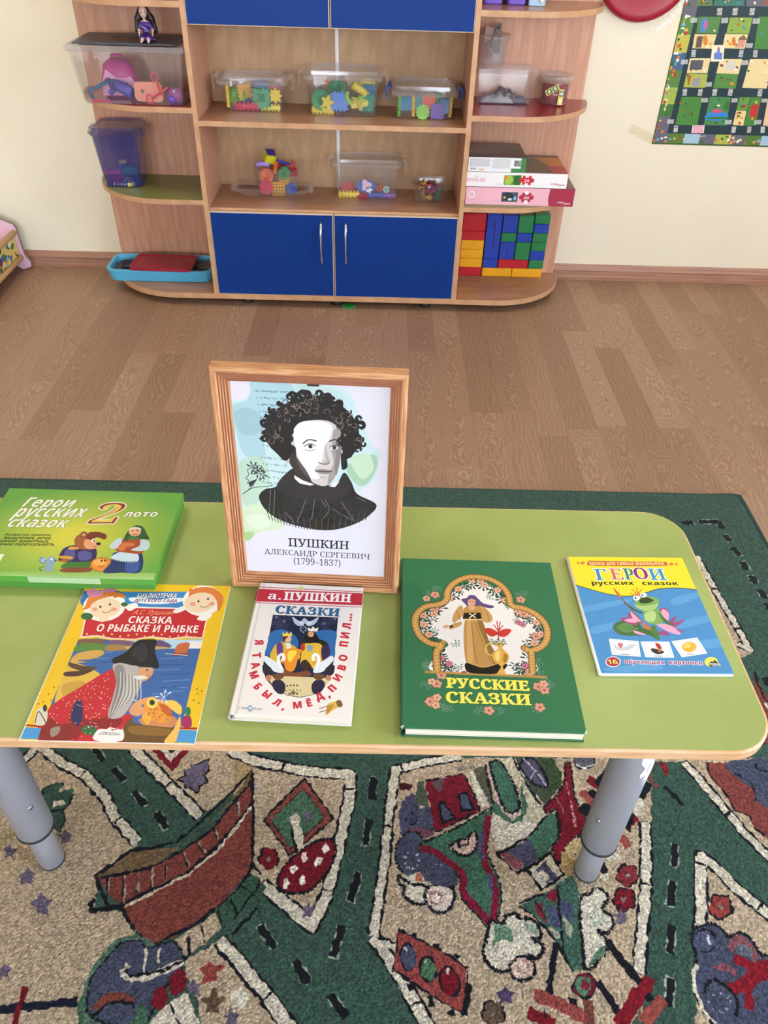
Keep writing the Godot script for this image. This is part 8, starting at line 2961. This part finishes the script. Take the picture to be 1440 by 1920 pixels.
	["S","15161c",3.7,[1387,934,1403,937,1409,927,1421,924,1427,931,1440,931,1450,941,1451,955,1439,955,1452,965,1447,976,1438,981,1434,977,1414,984,1401,996,1384,993,1373,977,1379,954,1387,934]],
	["P","5f7f68",[1392,939,1408,941,1415,955,1413,962,1401,956,1387,966]],
	["P","8fa08c",[1431,934,1447,938,1449,950,1435,949]],
	["C","cdb6a6",[1404,991,1416,979,1428,979,1437,987,1435,999,1422,1006,1409,1003]],
	["S","15161c",3.1,[1404,991,1416,979,1428,979,1437,987,1435,999,1422,1006,1409,1003,1404,991]],
	["P","a08074",[1431,990,1429,995,1426,998,1421,999,1417,998,1414,995,1414,991,1415,986,1419,983,1424,981,1428,982,1430,986]],
	["P","cdb6a6",[1428,990,1427,993,1424,996,1421,997,1419,996,1417,994,1417,990,1418,987,1420,985,1423,984,1426,985,1428,987]],
	["L","15141f",7.8,[1469,960,1462,984,1450,1023]],
	["L","15141f",7.8,[1539,956,1551,983,1568,1009]],
	["L","15141f",8.4,[1514,1006,1527,1026,1535,1045]],
	["L","15141f",7.8,[1480,1025,1480,1037]],
	["P","15161c",[1513,1010,1509,1018,1502,1023,1494,1026,1487,1024,1482,1018,1481,1011,1485,1003,1492,997,1500,995,1508,997,1512,1003]],
	["P","6a1c2a",[1511,1010,1508,1017,1502,1022,1494,1024,1488,1023,1483,1018,1483,1011,1486,1004,1492,998,1500,996,1507,998,1511,1003]],
	["P","4f6f58",[1506,1010,1504,1016,1499,1020,1494,1022,1489,1020,1486,1016,1485,1011,1488,1005,1493,1000,1498,999,1503,1000,1506,1005]],
	["P","701a2a",[1504,1010,1502,1013,1500,1015,1497,1016,1495,1015,1493,1013,1493,1010,1494,1008,1496,1006,1499,1005,1502,1006,1504,1008]],
	["P","6f4038",[1491,1025,1504,1025,1503,1045,1498,1066,1489,1066]],
	["L","8c4440",14.6,[1431,1021,1457,1029,1479,1041,1495,1048]],
	["L","6f1720",13.4,[1422,1041,1438,1048,1453,1055]],
	["P","15161c",[1441,1036,1445,1036,1443,1046,1439,1045]],
	["L","741520",16.8,[1566,1016,1550,1034,1531,1055]],
	["P","375145",[1561,1036,1545,1055,1564,1055]],
	["P","4a3d5a",[1401,1025,1402,1034,1395,1030,1385,1036,1388,1026,1384,1020,1391,1017,1397,1011,1401,1017,1410,1019]],
	["P","15161c",[1394,1046,1392,1050,1389,1052,1385,1053,1381,1052,1379,1050,1378,1047,1379,1043,1383,1040,1387,1039,1391,1040,1393,1043]],
	["P","15161c",[1385,1051,1383,1055,1380,1057,1376,1058,1372,1057,1370,1055,1369,1051,1370,1048,1374,1045,1378,1044,1381,1045,1384,1048]],
	["P","15161c",[1378,1045,1377,1049,1373,1051,1369,1052,1365,1051,1363,1049,1362,1045,1363,1042,1367,1039,1371,1038,1375,1039,1377,1042]],
	["P","15161c",[1383,1036,1381,1040,1378,1043,1374,1044,1370,1043,1367,1040,1367,1037,1368,1033,1371,1030,1375,1029,1379,1030,1382,1033]],
	["P","15161c",[1393,1037,1391,1041,1388,1043,1384,1044,1380,1043,1377,1041,1377,1037,1378,1034,1381,1031,1385,1030,1389,1031,1392,1034]],
	["P","5d4a3a",[1392,1046,1390,1049,1388,1051,1385,1052,1382,1051,1380,1049,1379,1046,1380,1044,1383,1041,1386,1041,1389,1041,1391,1043]],
	["P","5d4a3a",[1383,1051,1382,1054,1380,1056,1376,1056,1373,1056,1371,1054,1371,1051,1372,1048,1374,1046,1378,1045,1381,1046,1383,1048]],
	["P","5d4a3a",[1377,1045,1376,1048,1373,1050,1370,1051,1367,1050,1365,1048,1364,1045,1365,1042,1368,1040,1371,1040,1374,1040,1376,1042]],
	["P","5d4a3a",[1381,1037,1380,1040,1378,1042,1374,1043,1371,1042,1369,1040,1369,1037,1370,1034,1372,1032,1376,1031,1379,1032,1381,1034]],
	["P","5d4a3a",[1390,1037,1389,1040,1387,1042,1384,1043,1381,1042,1379,1040,1378,1038,1379,1035,1382,1033,1385,1032,1388,1033,1390,1035]],
	["P","6a5a48",[1382,1043,1381,1045,1380,1046,1378,1047,1376,1046,1375,1045,1375,1043,1376,1042,1377,1040,1379,1040,1380,1040,1382,1042]],
	["P","15161c",[1601,874,1598,878,1595,881,1590,883,1587,882,1584,879,1584,875,1586,870,1590,867,1594,866,1598,867,1601,870]],
	["P","15161c",[1590,880,1588,884,1585,887,1580,888,1576,887,1574,884,1574,880,1576,876,1580,873,1584,872,1588,873,1590,876]],
	["P","15161c",[1584,873,1582,877,1579,880,1574,881,1570,880,1568,877,1568,873,1570,869,1574,866,1578,865,1582,866,1584,869]],
	["P","15161c",[1591,863,1589,867,1585,870,1581,871,1577,870,1574,867,1574,863,1576,859,1580,856,1585,854,1588,856,1591,859]],
	["P","15161c",[1601,863,1599,868,1595,871,1591,872,1587,871,1584,868,1584,864,1586,860,1590,856,1595,855,1599,856,1601,859]],
	["P","7a2c30",[1598,874,1597,877,1594,880,1590,881,1587,880,1586,878,1586,874,1587,871,1590,869,1594,868,1597,869,1598,871]],
	["P","7a2c30",[1589,880,1587,883,1584,885,1581,886,1578,886,1576,883,1576,880,1578,877,1581,874,1584,873,1587,874,1589,876]],
	["P","7a2c30",[1583,873,1581,876,1578,879,1575,880,1572,879,1570,876,1570,873,1572,870,1575,867,1578,866,1581,867,1583,870]],
	["P","7a2c30",[1589,863,1587,866,1585,869,1581,870,1578,869,1576,867,1576,863,1578,860,1581,857,1584,857,1587,857,1589,860]],
	["P","7a2c30",[1599,864,1597,867,1594,870,1591,871,1588,870,1586,867,1586,864,1588,861,1590,858,1594,857,1597,858,1599,861]],
	["P","8a7a70",[1589,871,1588,873,1586,874,1584,875,1583,874,1582,873,1582,871,1583,869,1584,868,1586,867,1588,867,1589,869]],
	["P","15161c",[1589,907,1586,912,1583,915,1578,916,1574,915,1572,912,1571,908,1574,903,1577,900,1582,899,1586,900,1589,903]],
	["P","15161c",[1578,913,1576,917,1572,920,1568,922,1564,921,1561,918,1561,914,1563,909,1567,906,1571,905,1576,906,1578,909]],
	["P","15161c",[1572,906,1570,910,1566,913,1561,914,1557,913,1555,910,1555,906,1557,902,1561,899,1565,898,1569,899,1572,902]],
	["P","15161c",[1578,896,1576,900,1572,903,1568,904,1564,903,1561,900,1561,896,1563,892,1567,888,1572,887,1576,888,1578,891]],
	["P","15161c",[1589,896,1587,901,1583,904,1578,905,1574,904,1572,901,1572,897,1574,892,1578,889,1582,888,1586,889,1589,892]],
	["P","6e1422",[1586,907,1585,911,1582,913,1578,914,1575,913,1573,911,1573,907,1575,904,1578,902,1581,901,1584,901,1586,904]],
	["P","6e1422",[1576,913,1575,916,1572,919,1568,920,1565,919,1563,916,1563,913,1565,910,1568,907,1571,906,1574,907,1576,910]],
	["P","6e1422",[1570,906,1569,909,1566,912,1562,913,1559,912,1557,910,1557,906,1559,903,1562,900,1565,899,1568,900,1570,903]],
	["P","6e1422",[1577,896,1575,899,1572,902,1568,903,1565,902,1563,900,1563,896,1565,893,1568,890,1572,889,1575,890,1577,893]],
	["P","6e1422",[1587,897,1585,900,1582,903,1578,904,1575,903,1573,900,1573,897,1575,894,1578,891,1582,890,1585,891,1586,893]],
	["P","8a7a70",[1576,904,1575,906,1574,907,1572,908,1570,907,1569,906,1569,904,1570,902,1572,900,1574,900,1575,900,1576,902]],
	["P","635a6e",[1568,928,1566,934,1560,934,1553,935,1557,927,1552,923,1560,922,1565,913,1567,920,1571,923]],
	["P","c6bfac",[1546,872,1557,869,1560,876,1550,881]],
	["P","c6bfac",[1638,766,1635,774,1630,779,1623,781,1618,779,1615,774,1616,767,1619,759,1625,754,1631,752,1636,754,1639,759]],
	["P","c6bfac",[1582,843,1580,847,1575,850,1570,851,1564,850,1561,847,1560,844,1563,840,1567,837,1573,836,1578,837,1582,839]],
	["P","375145",[1656,690,1718,688,1732,714,1758,769,1792,835,1795,850,1817,882,1778,978,1767,925,1730,883,1696,837,1671,943,1601,1109,1541,1110,1575,999,1608,885,1640,788,1655,736,1651,708]],
	["L","15161c",19,[1630,791,1625,820,1608,885,1594,925,1570,995]],
	["L","c6bfac",13,[1630,791,1625,820,1608,885,1594,925,1570,995]],
	["L","15161c",3,[1601,881,1615,885]],
	["P","763c34",[1653,702,1666,731,1662,736,1652,713]],
	["P","7a1a24",[1677,689,1690,694,1691,707,1682,715]],
	["P","ad9b82",[1721,688,1734,714,1758,769,1792,835,1830,902,1946,684]],
	["L","15161c",18,[1718,690,1732,714,1747,747,1759,774,1776,809,1791,833,1814,867]],
	["L","c6bfac",12,[1718,690,1732,714,1747,747,1759,774,1776,809,1791,833,1814,867]],
	["L","15161c",3,[1753,778,1765,772]],
	["P","783c36",[1754,690,1752,711,1763,734,1768,747,1771,771,1791,780,1790,794,1800,808,1834,839,1897,685]],
	["L","15161c",2.5,[1754,690,1753,711,1763,734,1768,747,1771,771,1791,780,1791,797,1802,809]],
	["C","42475a",[1793,687,1788,708,1800,721,1814,733,1812,753,1826,765,1863,769,1897,685]],
	["S","15161c",3.1,[1833,689,1832,699,1846,704]],
	["S","15161c",2.5,[1793,708,1810,721,1814,736,1809,753]],
	["P","ad9b82",[1698,858,1770,947,1806,1046,1778,1107,1612,1109,1663,943]],
	["L","15161c",20,[1665,943,1685,884,1698,841,1717,860,1729,880,1747,901,1771,924,1805,960]],
	["L","c6bfac",14,[1665,943,1685,884,1698,841,1717,860,1729,880,1747,901,1771,924,1805,960]],
	["L","15161c",3,[1701,854,1687,850]],
	["L","15161c",3,[1752,916,1763,905]],
	["P","15161c",[1720,915,1717,920,1712,923,1707,924,1703,923,1701,920,1701,916,1704,911,1708,908,1713,907,1718,908,1720,911]],
	["P","15161c",[1708,922,1705,926,1701,929,1696,930,1692,929,1689,926,1690,922,1692,918,1697,914,1702,913,1706,914,1708,917]],
	["P","15161c",[1702,914,1699,918,1695,922,1690,923,1686,922,1683,919,1684,914,1686,910,1691,907,1696,905,1700,907,1702,910]],
	["P","15161c",[1710,903,1707,907,1703,911,1698,912,1694,911,1691,908,1692,903,1694,899,1699,895,1704,894,1708,895,1710,899]],
	["P","15161c",[1721,904,1718,908,1714,912,1709,913,1705,912,1702,909,1703,904,1705,900,1710,896,1715,895,1719,896,1721,899]],
	["P","8a3a36",[1717,915,1715,919,1711,921,1708,922,1704,922,1703,919,1703,916,1705,912,1709,909,1712,908,1716,909,1717,912]],
	["P","8a3a36",[1706,921,1704,925,1700,927,1697,928,1693,927,1692,925,1692,921,1694,918,1697,915,1701,914,1704,915,1706,918]],
	["P","8a3a36",[1700,914,1698,918,1695,920,1691,921,1688,920,1686,918,1686,914,1688,911,1692,908,1696,907,1699,908,1700,910]],
	["P","8a3a36",[1708,903,1706,907,1702,910,1698,911,1695,910,1694,907,1694,904,1696,900,1699,897,1703,896,1706,897,1708,900]],
	["P","8a3a36",[1718,904,1716,908,1713,911,1709,912,1706,911,1704,908,1704,904,1706,901,1710,898,1714,897,1717,898,1719,901]],
	["P","8a7a70",[1707,912,1705,914,1704,915,1701,916,1700,915,1699,914,1699,912,1700,910,1702,908,1704,908,1706,908,1707,910]],
	["L","15161c",7.8,[1676,733,1686,748,1696,764]],
	["L","8d9a86",12,[1666,824,1655,857]],
	["L","15161c",10,[1666,824,1655,857]],
	["L","8d9a86",12,[1647,878,1634,911]],
	["L","15161c",10,[1647,878,1634,911]],
	["L","8d9a86",12,[1630,937,1617,972]],
	["L","15161c",10,[1630,937,1617,972]],
	["L","8d9a86",12,[1610,1000,1598,1032]],
	["L","15161c",10,[1610,1000,1598,1032]],
	["L","741520",14.6,[1584,1000,1563,1023,1536,1049]],
	["L","8c453e",14.6,[1593,1024,1573,1041,1561,1052]],
	["L","15161c",11.2,[1575,1019,1577,1028]],
	["L","15161c",9,[1539,960,1555,985,1569,1006]],
	["C","42475a",[1677,935,1687,934,1697,942,1701,950,1717,944,1728,950,1734,964,1738,972,1756,978,1722,1065,1646,1066,1647,1046,1639,1034,1637,1011,1641,995,1649,979,1650,970,1651,951,1661,939]],
	["S","15161c",3.1,[1677,935,1687,934,1697,942,1701,950,1717,944,1728,950,1734,964,1738,972,1756,978,1722,1065,1646,1066,1647,1046,1639,1034,1637,1011,1641,995,1649,979,1650,970,1651,951,1661,939,1677,935]],
	["P","7a4a50",[1698,955,1711,947,1724,949,1732,961,1733,973,1724,982,1718,970,1710,960,1696,969]],
	["P","5a5f6c",[1708,960,1720,958,1726,967,1721,975,1707,973]],
	["P","15161c",[1683,955,1679,963,1671,969,1663,971,1656,969,1652,963,1652,956,1657,948,1664,942,1673,940,1680,942,1684,947]],
	["P","4b5068",[1681,955,1677,962,1670,968,1662,970,1655,968,1652,963,1652,956,1656,948,1663,943,1671,941,1678,943,1681,948]],
	["L","b8bac4",2.4,[1673,949,1674,960]],
	["L","7a1520",12.3,[1699,977,1710,979,1719,989,1744,983]],
	["L","7a1520",14.6,[1680,1014,1701,1008,1719,997,1747,986]],
	["L","7a1520",11.2,[1706,1008,1702,1023,1699,1034]],
	["P","7a4450",[1668,986,1683,982,1695,990,1698,998,1694,999,1686,991,1673,990]],
	["S","15161c",3.1,[1648,1017,1654,1006,1666,1002,1679,1011,1686,1020,1684,1032,1679,1041]],
	["P","a9a9b0",[1679,1027,1678,1027,1678,1028,1677,1028,1676,1028,1676,1027,1676,1027,1676,1027,1677,1026,1678,1026,1678,1026,1679,1027]],
	["P","a9a9b0",[1672,1035,1672,1035,1671,1035,1671,1035,1670,1035,1670,1035,1670,1035,1670,1034,1670,1034,1671,1034,1672,1034,1672,1034]],
	["P","a9a9b0",[1662,1038,1662,1038,1661,1038,1660,1038,1660,1038,1659,1038,1659,1038,1660,1037,1660,1037,1661,1037,1662,1037,1662,1037]],
	["P","a9a9b0",[1654,1034,1654,1035,1653,1035,1653,1035,1652,1035,1652,1035,1652,1034,1652,1034,1652,1034,1653,1034,1654,1034,1654,1034]],
	["P","a9a9b0",[1653,1027,1653,1027,1652,1027,1652,1028,1651,1027,1651,1027,1651,1027,1651,1026,1652,1026,1652,1026,1653,1026,1653,1026]],
	["P","a9a9b0",[1660,1019,1660,1020,1659,1020,1659,1020,1658,1020,1657,1020,1657,1019,1658,1019,1658,1019,1659,1019,1660,1019,1660,1019]],
	["P","a9a9b0",[1670,1017,1670,1017,1670,1018,1669,1018,1668,1018,1668,1017,1668,1017,1668,1016,1669,1016,1669,1016,1670,1016,1670,1016]],
	["P","a9a9b0",[1678,1021,1678,1021,1677,1021,1676,1021,1676,1021,1675,1021,1675,1021,1676,1020,1676,1020,1677,1020,1678,1020,1678,1020]],
	["L","c6bfac",4,[1648,982,1640,998,1637,1015,1639,1034,1644,1044,1651,1049]],
]
